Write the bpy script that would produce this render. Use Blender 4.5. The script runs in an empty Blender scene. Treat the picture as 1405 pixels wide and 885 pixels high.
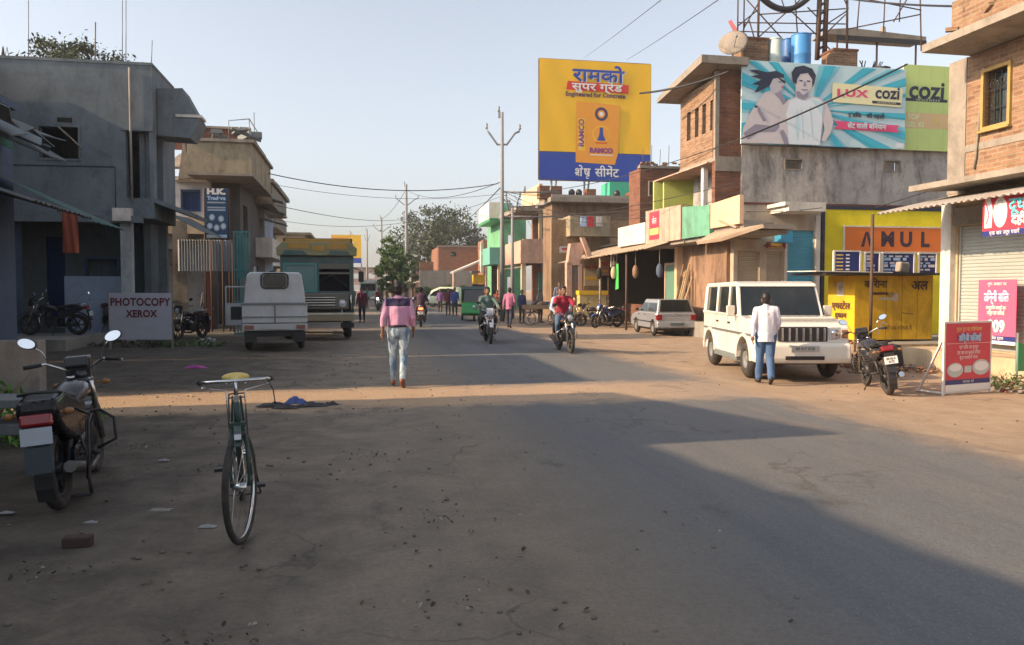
import bpy, bmesh, math, random
from math import sin, cos, pi, radians, sqrt, atan2, atan, hypot, floor
from mathutils import Vector, Matrix, Euler, noise

# ------------------------------------------------------------------ camera, world, sun, exposure
SC = bpy.context.scene
COL = SC.collection
F = 1100.0            # focal length in photo pixels (photo 1405 x 885)
CAMH = 1.65
HORIZON = 396.0
PITCH = atan((442.5 - HORIZON) / F)
cam = bpy.data.objects.new('camera', bpy.data.cameras.new('camera'))
COL.objects.link(cam)
cam.location = (0, 0, CAMH)
cam.rotation_euler = (pi / 2 - PITCH, 0, 0)
cam.data.sensor_width = 36.0
cam.data.lens = 36.0 * F / 1405.0
cam.data.clip_end = 3000
SC.camera = cam

SUN_DIR = radians(15.0)      # heading of the light, from +X towards +Y
SUN_EL = radians(26.5)
w = bpy.data.worlds.new('World'); SC.world = w; w.use_nodes = True
nt = w.node_tree; nt.nodes.clear()
sky = nt.nodes.new('ShaderNodeTexSky'); sky.sky_type = 'NISHITA'; sky.sun_disc = False
sky.sun_elevation = SUN_EL
# sun stands at world azimuth (from +Y, clockwise): direction to sun = -(cos, sin)
sky.sun_rotation = atan2(-cos(SUN_DIR), -sin(SUN_DIR))
sky.air_density = 1.0; sky.dust_density = 3.0; sky.ozone_density = 1.6; sky.altitude = 60
hs = nt.nodes.new('ShaderNodeHueSaturation'); hs.inputs['Saturation'].default_value = 0.46
bg = nt.nodes.new('ShaderNodeBackground'); bg.inputs['Strength'].default_value = 0.15
ow = nt.nodes.new('ShaderNodeOutputWorld')
nt.links.new(sky.outputs[0], hs.inputs['Color']); nt.links.new(hs.outputs[0], bg.inputs[0]); nt.links.new(bg.outputs[0], ow.inputs[0])
sl = bpy.data.lights.new('sun', 'SUN'); sl.energy = 4.7; sl.angle = radians(0.6); sl.color = (1.0, 0.70, 0.43)
sun = bpy.data.objects.new('sun', sl); COL.objects.link(sun)
ld = Vector((cos(SUN_DIR) * cos(SUN_EL), sin(SUN_DIR) * cos(SUN_EL), -sin(SUN_EL)))
sun.rotation_euler = ld.to_track_quat('-Z', 'Y').to_euler()
sun.location = (-20, -5, 20)
SC.view_settings.view_transform = 'Standard'; SC.view_settings.look = 'None'
SC.view_settings.exposure = 0.78; SC.view_settings.gamma = 1.0; SC.view_settings.use_curve_mapping = False
SC.render.engine = 'CYCLES'
SC.cycles.use_denoising = True
SC.cycles.max_bounces = 6; SC.cycles.diffuse_bounces = 3; SC.cycles.glossy_bounces = 3
SC.cycles.transparent_max_bounces = 8; SC.cycles.volume_bounces = 0
SC.cycles.use_adaptive_sampling = True

# ------------------------------------------------------------------ street frame: t across, s along the road
TH = atan(0.193)
CT, ST = cos(TH), sin(TH)
def W(t, s, z=0.0): return Vector((t * CT - s * ST, t * ST + s * CT, z))
def smooth(a, b, x):
    x = max(0.0, min(1.0, (x - a) / (b - a))); return x * x * (3 - 2 * x)
def gz_ts(t, s):
    z = -0.10 * smooth(5.9, 7.8, t) + 0.06 * smooth(-0.5, -3.0, t) * smooth(14, 20, s)
    return z
def gz(x, y): return gz_ts(x * CT + y * ST, -x * ST + y * CT)
def ray(px, py):
    a = (px - 702.5) / F; b = (442.5 - py) / F
    return Vector((a, cos(PITCH) + b * sin(PITCH), -sin(PITCH) + b * cos(PITCH)))
def at(px, py, Y):                      # world point at depth Y
    d = ray(px, py); k = Y / d.y
    return Vector((d.x * k, Y, CAMH + d.z * k))
def onT(px, py, t):                     # (s, z) on the plane t = const
    d = ray(px, py); k = t / (d.x * CT + d.y * ST)
    return (-d.x * ST + d.y * CT) * k, CAMH + d.z * k
def onS(px, py, s):                     # (t, z) on the plane s = const
    d = ray(px, py); k = s / (-d.x * ST + d.y * CT)
    return (d.x * CT + d.y * ST) * k, CAMH + d.z * k
def gp(px, py):                         # ground point under a pixel
    z = 0.0
    for _ in range(6):
        d = ray(px, py); k = (z - CAMH) / d.z
        p = Vector((d.x * k, d.y * k, z)); z = gz(p.x, p.y)
    return p

# ------------------------------------------------------------------ materials
def S(r, g=None, b=None):               # 0-255 sRGB to linear
    if g is None: g = b = r
    f = lambda c: (c / 255 / 12.92) if c / 255 <= 0.04045 else ((c / 255 + 0.055) / 1.055) ** 2.4
    return (f(r), f(g), f(b), 1.0)
def mul(c, k): return (c[0] * k, c[1] * k, c[2] * k, 1.0)
class NT:
    def __init__(s, m): s.t = m.node_tree; s.t.nodes.clear()
    def n(s, ty, **kw):
        nd = s.t.nodes.new(ty)
        for k, v in kw.items():
            if k in nd.inputs.keys(): nd.inputs[k].default_value = v
            else: setattr(nd, k, v)
        return nd
    def l(s, a, b): s.t.links.new(a, b)
    def mix(s, fac, a, b, mode='MIX'):
        m = s.t.nodes.new('ShaderNodeMix'); m.data_type = 'RGBA'; m.blend_type = mode
        for i, v in ((0, fac), (6, a), (7, b)):
            if hasattr(v, 'is_output'): s.l(v, m.inputs[i])
            else: m.inputs[i].default_value = v
        return m.outputs[2]
    def ramp(s, src, p0, p1, c0=(0, 0, 0, 1), c1=(1, 1, 1, 1)):
        r = s.t.nodes.new('ShaderNodeValToRGB'); e = r.color_ramp.elements
        e[0].position = p0; e[0].color = c0; e[1].position = p1; e[1].color = c1
        s.l(src, r.inputs[0]); return r.outputs[0]
    def noise(s, vec, scale, detail=5, rough=0.6, dist=0.0):
        n = s.t.nodes.new('ShaderNodeTexNoise'); n.inputs['Scale'].default_value = scale
        n.inputs['Detail'].default_value = detail; n.inputs['Roughness'].default_value = rough
        n.inputs['Distortion'].default_value = dist
        if vec is not None: s.l(vec, n.inputs['Vector'])
        return n.outputs[0]
    def mapping(s, vec, sc=(1, 1, 1), loc=(0, 0, 0), rot=(0, 0, 0)):
        m = s.t.nodes.new('ShaderNodeMapping'); m.inputs['Scale'].default_value = sc
        m.inputs['Location'].default_value = loc; m.inputs['Rotation'].default_value = rot
        s.l(vec, m.inputs[0]); return m.outputs[0]
    def math(s, op, a, b=0.0):
        m = s.t.nodes.new('ShaderNodeMath'); m.operation = op
        for i, v in ((0, a), (1, b)):
            if hasattr(v, 'is_output'): s.l(v, m.inputs[i])
            else: m.inputs[i].default_value = v
        return m.outputs[0]
_M = {}
def newmat(name):
    m = bpy.data.materials.new(name); m.use_nodes = True
    return m, NT(m)
def finish(nt_, col, rough=0.8, bump=None, bstr=0.3, bdist=0.02, metal=0.0, spec=0.4, coat=0.0, alpha=None):
    p = nt_.n('ShaderNodeBsdfPrincipled'); o = nt_.n('ShaderNodeOutputMaterial')
    if hasattr(col, 'is_output'): nt_.l(col, p.inputs['Base Color'])
    else: p.inputs['Base Color'].default_value = col
    if hasattr(rough, 'is_output'): nt_.l(rough, p.inputs['Roughness'])
    else: p.inputs['Roughness'].default_value = rough
    p.inputs['Metallic'].default_value = metal
    p.inputs['Specular IOR Level'].default_value = spec
    p.inputs['Coat Weight'].default_value = coat
    if bump is not None:
        b = nt_.n('ShaderNodeBump'); b.inputs['Strength'].default_value = bstr; b.inputs['Distance'].default_value = bdist
        nt_.l(bump, b.inputs['Height']); nt_.l(b.outputs[0], p.inputs['Normal'])
    nt_.l(p.outputs[0], o.inputs[0]); return p
def plain(name, col, rough=0.6, metal=0.0, dirt=0.25, scale=3.0, coat=0.0, dirtcol=None, bstr=0.15, spec=0.4):
    """a colour broken up by uneven wear and dust"""
    if name in _M: return _M[name]
    m, t = newmat(name)
    g = t.n('ShaderNodeTexCoord').outputs['Object']
    n1 = t.noise(g, scale, 6, 0.65); n2 = t.noise(g, scale * 7, 4, 0.6)
    f = t.ramp(n1, 0.35, 0.72)
    dc = dirtcol or (col[0] * 0.55 + 0.03, col[1] * 0.5 + 0.025, col[2] * 0.45 + 0.02, 1)
    c = t.mix(t.math('MULTIPLY', f, dirt), col, dc)
    c = t.mix(t.math('MULTIPLY', t.ramp(n2, 0.4, 0.75), dirt * 0.5), c, mul(col, 0.6))
    r = t.math('ADD', t.math('MULTIPLY', n2, 0.2), rough - 0.1)
    finish(t, c, r, n2, bstr, 0.01, metal, spec, coat)
    _M[name] = m; return m
def plaster(name, col, stain=(0.05, 0.05, 0.048, 1), amount=0.6, streak=0.5, scale=0.6, light=None):
    """rendered wall: cloudy trowel marks, damp stains that run down"""
    if name in _M: return _M[name]
    m, t = newmat(name)
    g = t.n('ShaderNodeTexCoord').outputs['Object']
    a = t.noise(g, scale, 8, 0.7, 0.3); b = t.noise(t.mapping(g, (1.3, 1.3, 0.45)), 1.0, 9, 0.74, 0.35)
    c2 = t.noise(g, 9, 5, 0.7)
    lt = light or (min(1, col[0] * 1.35), min(1, col[1] * 1.35), min(1, col[2] * 1.33), 1)
    c = t.mix(t.ramp(a, 0.3, 0.7), col, lt)
    c = t.mix(t.math('MULTIPLY', t.ramp(b, 0.48, 0.68), streak), c, stain)
    c = t.mix(t.math('MULTIPLY', t.ramp(t.noise(g, scale * 2.6, 8, 0.75), 0.5, 0.75), amount * 0.6), c, stain)
    c = t.mix(t.math('MULTIPLY', t.ramp(t.noise(g, 1.7, 10, 0.8, 0.5), 0.56, 0.62), amount * 0.45), c, mul(col, 0.45))
    c = t.mix(t.math('MULTIPLY', c2, 0.35), c, mul(col, 0.6))
    finish(t, c, 0.9, t.noise(g, 22, 6, 0.7), 0.4, 0.02, 0, 0.2)
    _M[name] = m; return m
def brick(name, c1, c2, mortar, scale=1.0, stain=0.3, msize=0.018):
    if name in _M: return _M[name]
    m, t = newmat(name)
    tc = t.n('ShaderNodeTexCoord'); uv = tc.outputs['UV']; g = tc.outputs['Object']
    warp = t.noise(uv, 3.0, 3, 0.5)
    uv2 = t.n('ShaderNodeVectorMath', operation='ADD'); t.l(uv, uv2.inputs[0])
    sc_ = t.n('ShaderNodeVectorMath', operation='SCALE'); sc_.inputs['Scale'].default_value = 0.03
    nn = t.t.nodes.new('ShaderNodeTexNoise'); nn.inputs['Scale'].default_value = 5; t.l(uv, nn.inputs['Vector'])
    t.l(nn.outputs['Color'], sc_.inputs[0]); t.l(sc_.outputs[0], uv2.inputs[1])
    b = t.n('ShaderNodeTexBrick'); t.l(uv2.outputs[0], b.inputs['Vector'])
    b.inputs['Color1'].default_value = c1; b.inputs['Color2'].default_value = c2; b.inputs['Mortar'].default_value = mortar
    b.inputs['Scale'].default_value = 1.0; b.inputs['Mortar Size'].default_value = msize; b.inputs['Mortar Smooth'].default_value = 0.3
    b.inputs['Brick Width'].default_value = 0.25 * scale; b.inputs['Row Height'].default_value = 0.095 * scale; b.inputs['Bias'].default_value = 0.1
    n1 = t.noise(g, 0.9, 8, 0.75); n2 = t.noise(uv, 14, 4, 0.7)
    c = t.mix(t.math('MULTIPLY', t.ramp(n2, 0.35, 0.7), 0.45), b.outputs['Color'], mul(c2, 0.55))
    c = t.mix(t.math('MULTIPLY', t.ramp(n1, 0.42, 0.7), stain), c, mortar)
    c = t.mix(t.math('MULTIPLY', t.ramp(t.noise(g, 2.3, 6, 0.7), 0.5, 0.72), stain), c, (0.05, 0.04, 0.035, 1))
    c = t.mix(t.math('MULTIPLY', t.ramp(t.noise(t.mapping(uv, (0.6, 5.0, 1)), 1.0, 6, 0.75), 0.45, 0.7), stain * 1.2), c, mul(c1, 0.35))
    h = t.math('SUBTRACT', t.math('MULTIPLY', n2, 0.5), b.outputs['Fac'])
    finish(t, c, 0.92, h, 0.7, 0.02, 0, 0.15)
    _M[name] = m; return m
def corrugated(name, col, rust, amount=0.5, pitch=14.0, axis=0, metal=0.3):
    if name in _M: return _M[name]
    m, t = newmat(name)
    g = t.n('ShaderNodeTexCoord').outputs['Object']
    n1 = t.noise(g, 1.3, 8, 0.75)
    c = t.mix(t.math('MULTIPLY', t.ramp(n1, 0.4, 0.65), amount), col, rust)
    c = t.mix(t.math('MULTIPLY', t.noise(g, 20, 3), 0.3), c, mul(col, 0.6))
    finish(t, c, 0.65, t.noise(g, 30, 4), 0.2, 0.01, metal, 0.3)
    _M[name] = m; return m
def shuttermat(name, col, dirt=0.35):
    if name in _M: return _M[name]
    m, t = newmat(name)
    g = t.n('ShaderNodeTexCoord').outputs['Object']
    n1 = t.noise(g, 1.1, 8, 0.75)
    c = t.mix(t.math('MULTIPLY', t.ramp(n1, 0.4, 0.7), dirt), col, (col[0] * .5 + .05, col[1] * .45 + .04, col[2] * .4 + .03, 1))
    finish(t, c, 0.5, t.noise(g, 25, 3), 0.1, 0.01, 0.0, 0.5)
    _M[name] = m; return m
def glassmat(name, col=(0.02, 0.03, 0.03, 1), rough=0.06):
    if name in _M: return _M[name]
    m, t = newmat(name)
    g = t.n('ShaderNodeTexCoord').outputs['Object']
    n = t.noise(g, 2.5, 6, 0.7)
    c = t.mix(t.math('MULTIPLY', t.ramp(n, 0.45, 0.8), 0.4), col, (col[0] + .06, col[1] + .055, col[2] + .05, 1))
    finish(t, c, t.math('ADD', t.math('MULTIPLY', n, 0.12), rough), None, spec=0.8)
    _M[name] = m; return m
def emit(name, col, st):
    if name in _M: return _M[name]
    m, t = newmat(name)
    e = t.n('ShaderNodeEmission'); e.inputs[0].default_value = col; e.inputs[1].default_value = st
    o = t.n('ShaderNodeOutputMaterial'); t.l(e.outputs[0], o.inputs[0]); _M[name] = m; return m

# ------------------------------------------------------------------ objects
def tag(o, label, cat, group=None, kind=None):
    if label: o['label'] = label
    if cat: o['category'] = cat
    if group: o['group'] = group
    if kind: o['kind'] = kind
    return o
def thing(name, label, cat, loc=(0, 0, 0), rz=0.0, group=None, scale=1.0):
    o = bpy.data.objects.new(name, None); COL.objects.link(o)
    o.location = loc; o.rotation_euler = (0, 0, rz); o.scale = (scale,) * 3
    o.empty_display_size = 0.2
    return tag(o, label, cat, group)
def roadthing(name, label, cat, t, s, z=0.0, group=None):       # a thing whose children use street-frame axes
    return thing(name, label, cat, W(t, s, z), TH, group)
def copytree(o, parent=None):
    c = o.copy(); COL.objects.link(c)
    if parent is not None: c.parent = parent
    for ch in [k for k in o.children]: copytree(ch, c)
    return c
def dup(root, loc, rz, label, group=None, scale=None):
    c = copytree(root); c.location = loc; c.rotation_euler = (0, 0, rz)
    if scale: c.scale = (scale,) * 3
    c['label'] = label
    if group: c['group'] = group
    return c

class MB:
    """collects shapes; build() links them as ONE mesh object"""
    def __init__(s): s.v = []; s.f = []; s.mi = []; s.sm = []; s.cur = 0; s.X = None
    def _add(s, vs, fs, smooth=False):
        b = len(s.v)
        if s.X is not None: vs = [s.X @ Vector(v) for v in vs]
        s.v += [tuple(v) for v in vs]
        for f in fs: s.f.append(tuple(i + b for i in f)); s.mi.append(s.cur); s.sm.append(smooth)
        return s
    def mat(s, i): s.cur = i; return s
    def box(s, c, d, r=None):
        hx, hy, hz = d[0] / 2, d[1] / 2, d[2] / 2
        vs = [Vector((x * hx, y * hy, z * hz)) for z in (-1, 1) for y in (-1, 1) for x in (-1, 1)]
        if r is not None:
            R = Euler(r).to_matrix(); vs = [R @ v for v in vs]
        c = Vector(c); vs = [v + c for v in vs]
        return s._add(vs, [(0, 2, 3, 1), (4, 5, 7, 6), (0, 1, 5, 4), (2, 6, 7, 3), (0, 4, 6, 2), (1, 3, 7, 5)])
    def bb(s, x0, x1, y0, y1, z0, z1):
        return s.box(((x0 + x1) / 2, (y0 + y1) / 2, (z0 + z1) / 2), (abs(x1 - x0), abs(y1 - y0), abs(z1 - z0)))
    def quad(s, a, b, c, d): return s._add([a, b, c, d], [(0, 1, 2, 3)])
    def slab(s, pts, th):
        """four or more top points (any plane), thickness downwards"""
        n = len(pts); top = [Vector(p) for p in pts]
        nr = (top[1] - top[0]).cross(top[2] - top[0]).normalized()
        if nr.z < 0: nr = -nr
        bot = [p - nr * th for p in top]
        fs = [tuple(range(n)), tuple(range(2 * n - 1, n - 1, -1))] + [(i, i + n, (i + 1) % n + n, (i + 1) % n) for i in range(n)]
        return s._add(top + bot, fs)
    def prism(s, pts, x0, x1, axis='x', smooth=False):
        """2-D outline extruded along an axis: x -> (y,z), y -> (x,z), z -> (x,y)"""
        f = {'x': lambda a, b, e: (e, a, b), 'y': lambda a, b, e: (a, e, b), 'z': lambda a, b, e: (a, b, e)}[axis]
        n = len(pts)
        vs = [f(p[0], p[1], x0) for p in pts] + [f(p[0], p[1], x1) for p in pts]
        fs = [tuple(range(n - 1, -1, -1)), tuple(range(n, 2 * n))] + [(i, (i + 1) % n, (i + 1) % n + n, i + n) for i in range(n)]
        return s._add(vs, fs, smooth)
    def tube(s, pts, r, seg=8, cap=True):
        pts = [Vector(p) for p in pts]; n = len(pts)
        rs = r if isinstance(r, (list, tuple)) else [r] * n
        vs = []; up = None
        for i, p in enumerate(pts):
            d = (pts[min(i + 1, n - 1)] - pts[max(i - 1, 0)])
            if d.length < 1e-9: d = Vector((0, 0, 1))
            d.normalize()
            if up is None: up = Vector((0, 0, 1)) if abs(d.z) < 0.9 else Vector((1, 0, 0))
            a = d.cross(up)
            if a.length < 1e-4: a = d.cross(Vector((1, 0.3, 0)))
            a.normalize(); b = a.cross(d).normalized(); up = b
            for k in range(seg):
                q = 2 * pi * k / seg
                vs.append(p + (a * cos(q) + b * sin(q)) * rs[i])
        fs = []
        for i in range(n - 1):
            for k in range(seg):
                fs.append((i * seg + k, i * seg + (k + 1) % seg, (i + 1) * seg + (k + 1) % seg, (i + 1) * seg + k))
        b0 = len(s.f)
        s._add(vs, fs, seg > 4)
        if cap:
            b = len(s.v) - n * seg
            s.f.append(tuple(b + k for k in range(seg - 1, -1, -1))); s.mi.append(s.cur); s.sm.append(False)
            s.f.append(tuple(b + (n - 1) * seg + k for k in range(seg))); s.mi.append(s.cur); s.sm.append(False)
        return s
    def cyl(s, p0, p1, r0, r1=None, seg=12): return s.tube([p0, p1], [r0, r0 if r1 is None else r1], seg)
    def lathe(s, prof, c=(0, 0, 0), axis='z', seg=20):
        c = Vector(c)
        f = {'z': lambda r, h, q: (r * cos(q), r * sin(q), h), 'x': lambda r, h, q: (h, r * cos(q), r * sin(q)), 'y': lambda r, h, q: (r * sin(q), h, r * cos(q))}[axis]
        n = len(prof); vs = [c + Vector(f(r, h, 2 * pi * k / seg)) for r, h in prof for k in range(seg)]
        fs = [(i * seg + k, i * seg + (k + 1) % seg, (i + 1) * seg + (k + 1) % seg, (i + 1) * seg + k) for i in range(n - 1) for k in range(seg)]
        return s._add(vs, fs, True)
    def torus(s, c, R, r, axis='x', seg=28, rs=8, sq=1.0):
        c = Vector(c); vs = []; fs = []
        for i in range(seg):
            a = 2 * pi * i / seg
            for j in range(rs):
                b = 2 * pi * j / rs; rr = R + r * cos(b); h = r * sin(b) * sq
                p = {'x': (h, rr * cos(a), rr * sin(a)), 'y': (rr * cos(a), h, rr * sin(a)), 'z': (rr * cos(a), rr * sin(a), h)}[axis]
                vs.append(c + Vector(p))
        for i in range(seg):
            for j in range(rs):
                fs.append((i * rs + j, ((i + 1) % seg) * rs + j, ((i + 1) % seg) * rs + (j + 1) % rs, i * rs + (j + 1) % rs))
        return s._add(vs, fs, True)
    def ell(s, c, r, rot=None, seg=14, rings=9):
        c = Vector(c); R = Euler(rot).to_matrix() if rot is not None else None
        vs = []
        for i in range(rings + 1):
            th = pi * i / rings
            for k in range(seg):
                q = 2 * pi * k / seg
                v = Vector((r[0] * sin(th) * cos(q), r[1] * sin(th) * sin(q), r[2] * cos(th)))
                if R is not None: v = R @ v
                vs.append(c + v)
        fs = [(i * seg + k, (i + 1) * seg + k, (i + 1) * seg + (k + 1) % seg, i * seg + (k + 1) % seg) for i in range(rings) for k in range(seg)]
        return s._add(vs, fs, True)
    def cap(s, p0, p1, r0, r1, seg=12):
        """tapered capsule: for bodies"""
        p0 = Vector(p0); p1 = Vector(p1); d = p1 - p0; L = max(d.length, 1e-6); d /= L
        pts = []; rs = []
        for k in (0, 1, 2, 3): a = pi / 2 * (1 - k / 3.0); pts.append(p0 - d * r0 * sin(a)); rs.append(max(r0 * cos(a), 1e-4))
        for k in (0, 1, 2, 3): a = pi / 2 * k / 3.0; pts.append(p1 + d * r1 * sin(a)); rs.append(max(r1 * cos(a), 1e-4))
        return s.tube(pts, rs, seg)
    def wall(s, axis, c, th, u0, u1, z0, z1, holes=()):
        """wall with openings. axis 'x': plane x=c, u=y. axis 'y': plane y=c, u=x. th goes to + side"""
        us = sorted({u0, u1} | {max(u0, min(u1, h[k])) for h in holes for k in (0, 1)})
        zs = sorted({z0, z1} | {max(z0, min(z1, h[k])) for h in holes for k in (2, 3)})
        def solid(i, j):
            if i < 0 or j < 0 or i >= len(us) - 1 or j >= len(zs) - 1: return False
            um = (us[i] + us[i + 1]) / 2; zm = (zs[j] + zs[j + 1]) / 2
            return not any(h[0] < um < h[1] and h[2] < zm < h[3] for h in holes)
        P = (lambda u, z, k: (c + k * th, u, z)) if axis == 'x' else (lambda u, z, k: (u, c + k * th, z))
        for i in range(len(us) - 1):
            for j in range(len(zs) - 1):
                if not solid(i, j): continue
                a, b, e, f = us[i], us[i + 1], zs[j], zs[j + 1]
                s.quad(P(a, e, 0), P(b, e, 0), P(b, f, 0), P(a, f, 0)); s.quad(P(a, e, 1), P(a, f, 1), P(b, f, 1), P(b, e, 1))
                if not solid(i - 1, j): s.quad(P(a, e, 0), P(a, f, 0), P(a, f, 1), P(a, e, 1))
                if not solid(i + 1, j): s.quad(P(b, e, 0), P(b, e, 1), P(b, f, 1), P(b, f, 0))
                if not solid(i, j - 1): s.quad(P(a, e, 0), P(a, e, 1), P(b, e, 1), P(b, e, 0))
                if not solid(i, j + 1): s.quad(P(a, f, 0), P(b, f, 0), P(b, f, 1), P(a, f, 1))
        return s
    def build(s, name, mats, parent=None, bevel=0.0, off=None, sub=0, rough=0.0, seg=2):
        if not isinstance(mats, (list, tuple)): mats = [mats]
        vs = s.v
        if off is not None: vs = [(v[0] - off[0], v[1] - off[1], v[2] - off[2]) for v in vs]
        me = bpy.data.meshes.new(name); me.from_pydata(vs, [], s.f)
        for m in mats: me.materials.append(m)
        me.polygons.foreach_set('material_index', s.mi); me.polygons.foreach_set('use_smooth', s.sm)
        me.update()
        bm = bmesh.new(); bm.from_mesh(me)
        if rough:
            bmesh.ops.subdivide_edges(bm, edges=[e for e in bm.edges if e.calc_length() > 0.5], cuts=3, use_grid_fill=True)
            for v in bm.verts:
                n = noise.noise_vector(v.co * 3.1); v.co += Vector(n) * rough
        bmesh.ops.recalc_face_normals(bm, faces=bm.faces)
        uv = bm.loops.layers.uv.new('uv')
        for f in bm.faces:
            n = f.normal; ax = max(range(3), key=lambda i: abs(n[i]))
            for lp in f.loops:
                c = lp.vert.co
                lp[uv].uv = (c.y, c.z) if ax == 0 else ((c.x, c.z) if ax == 1 else (c.x, c.y))
        bm.to_mesh(me); bm.free()
        o = bpy.data.objects.new(name, me); COL.objects.link(o)
        if parent is not None: o.parent = parent
        if bevel:
            b = o.modifiers.new('bevel', 'BEVEL'); b.width = bevel; b.segments = seg; b.limit_method = 'ANGLE'; b.angle_limit = radians(35)
            b.harden_normals = False
        if sub:
            b = o.modifiers.new('sub', 'SUBSURF'); b.levels = sub; b.render_levels = sub
        return o

TMP = bpy.data.scenes.new('workbench')     # an empty side scene keeps modifier and text evaluation quick; removed at the end
def evalmesh(o):
    c = o.copy(); c.parent = None; TMP.collection.objects.link(c)
    with bpy.context.temp_override(scene=TMP, view_layer=TMP.view_layers[0]): dg = bpy.context.evaluated_depsgraph_get()
    dg.update()
    me = bpy.data.meshes.new_from_object(c.evaluated_get(dg))
    bpy.data.objects.remove(c); return me
def bake(o):
    """apply an object's modifiers"""
    me = evalmesh(o)
    o.modifiers.clear(); o.data = me
    return o
def remesh(o, vox, smooth_it=4, displace=0.0, dscale=8.0):
    m = o.modifiers.new('r', 'REMESH'); m.mode = 'VOXEL'; m.voxel_size = vox; m.use_smooth_shade = True
    m2 = o.modifiers.new('s', 'SMOOTH'); m2.iterations = smooth_it; m2.factor = 0.5
    mats = [k for k in o.data.materials]
    bake(o)
    if not o.data.materials:
        for k in mats: o.data.materials.append(k)
    if displace:
        n_ = len(o.data.vertices); co = [0.0] * (n_ * 3); no = [0.0] * (n_ * 3)
        o.data.vertices.foreach_get('co', co); o.data.vertex_normals.foreach_get('vector', no)
        for i in range(0, n_ * 3, 3):
            d = noise.noise(Vector((co[i] * dscale, co[i + 1] * dscale, co[i + 2] * dscale * 0.55))) * displace
            co[i] += no[i] * d; co[i + 1] += no[i + 1] * d; co[i + 2] += no[i + 2] * d
        o.data.vertices.foreach_set('co', co); o.data.update()
    o.data.polygons.foreach_set('use_smooth', [True] * len(o.data.polygons))
    return o

def text_mesh(body, size, sx=1.0, bold=0.0, shear=0.0, spacing=1.0, align='CENTER'):
    c = bpy.data.curves.new('t', 'FONT'); c.body = body; c.size = size; c.align_x = align; c.align_y = 'CENTER'
    c.offset = bold; c.shear = shear; c.space_character = spacing; c.resolution_u = 3
    o = bpy.data.objects.new('t', c)
    me = evalmesh(o)
    bpy.data.objects.remove(o); bpy.data.curves.remove(c)
    vs = [Vector((v.co.x * sx, v.co.y, 0)) for v in me.vertices]; fs = [tuple(p.vertices) for p in me.polygons]
    # give neighbouring glyph islands slightly different heights, so overlaps never share a plane
    par = list(range(len(vs)))
    def fd(i):
        while par[i] != i: par[i] = par[par[i]]; i = par[i]
        return i
    for f in fs:
        for k in f[1:]: par[fd(k)] = fd(f[0])
    ids = {}
    for i in range(len(vs)):
        r = fd(i); ids.setdefault(r, len(ids)); vs[i].z = 0.0012 * (ids[r] % 4)
    bpy.data.meshes.remove(me)
    return vs, fs
class Board(MB):
    """flat artwork laid on a sign: u to the right, v up, layers 3 mm apart, facing local -Y (plane y = c)"""
    def __init__(s, c=0.0): super().__init__(); s.c = c
    def P(s, u, v, k=0.0): return (u, s.c - k, v)
    def poly(s, pts, m=0, k=0.003): s.cur = m; return s._add([s.P(a, b, k) for a, b in pts], [tuple(range(len(pts)))])
    def rect(s, u0, u1, v0, v1, m=0, k=0.003): return s.poly([(u0, v0), (u1, v0), (u1, v1), (u0, v1)], m, k)
    def disc(s, u, v, r, m=0, k=0.003, seg=20, ry=None):
        ry = ry or r
        return s.poly([(u + r * cos(2 * pi * i / seg), v + ry * sin(2 * pi * i / seg)) for i in range(seg)], m, k)
    def stroke(s, pts, w, m=0, k=0.003):
        for (a, b), (c, d) in zip(pts, pts[1:]):
            L = hypot(c - a, d - b) or 1; nx, ny = -(d - b) / L * w / 2, (c - a) / L * w / 2
            s.poly([(a + nx, b + ny), (c + nx, d + ny), (c - nx, d - ny), (a - nx, b - ny)], m, k)
        return s
    def text(s, body, u, v, size, m=0, k=0.006, sx=1.0, bold=0.0, shear=0.0, spacing=1.0, align='CENTER', rot=0.0):
        if bold and any(ord(ch) > 0x900 for ch in body):      # thicken Hindi letters with shifted copies
            for i, (du, dv) in enumerate(((bold, 0), (-bold, 0), (0, bold * .8), (0, -bold * .8))): s.text(body, u + du, v + dv, size, m, k + .005 * (i + 1), sx, 0.0, shear, spacing, align, rot)
            bold = 0.0
        vs, fs = text_mesh(body, size, sx, bold, shear, spacing, align)
        s.cur = m; cr, sr = cos(rot), sin(rot)
        return s._add([s.P(u + p.x * cr - p.y * sr, v + p.x * sr + p.y * cr, k + p.z) for p in vs], fs)
def orient(mb, M): mb.X = M; return mb
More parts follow.
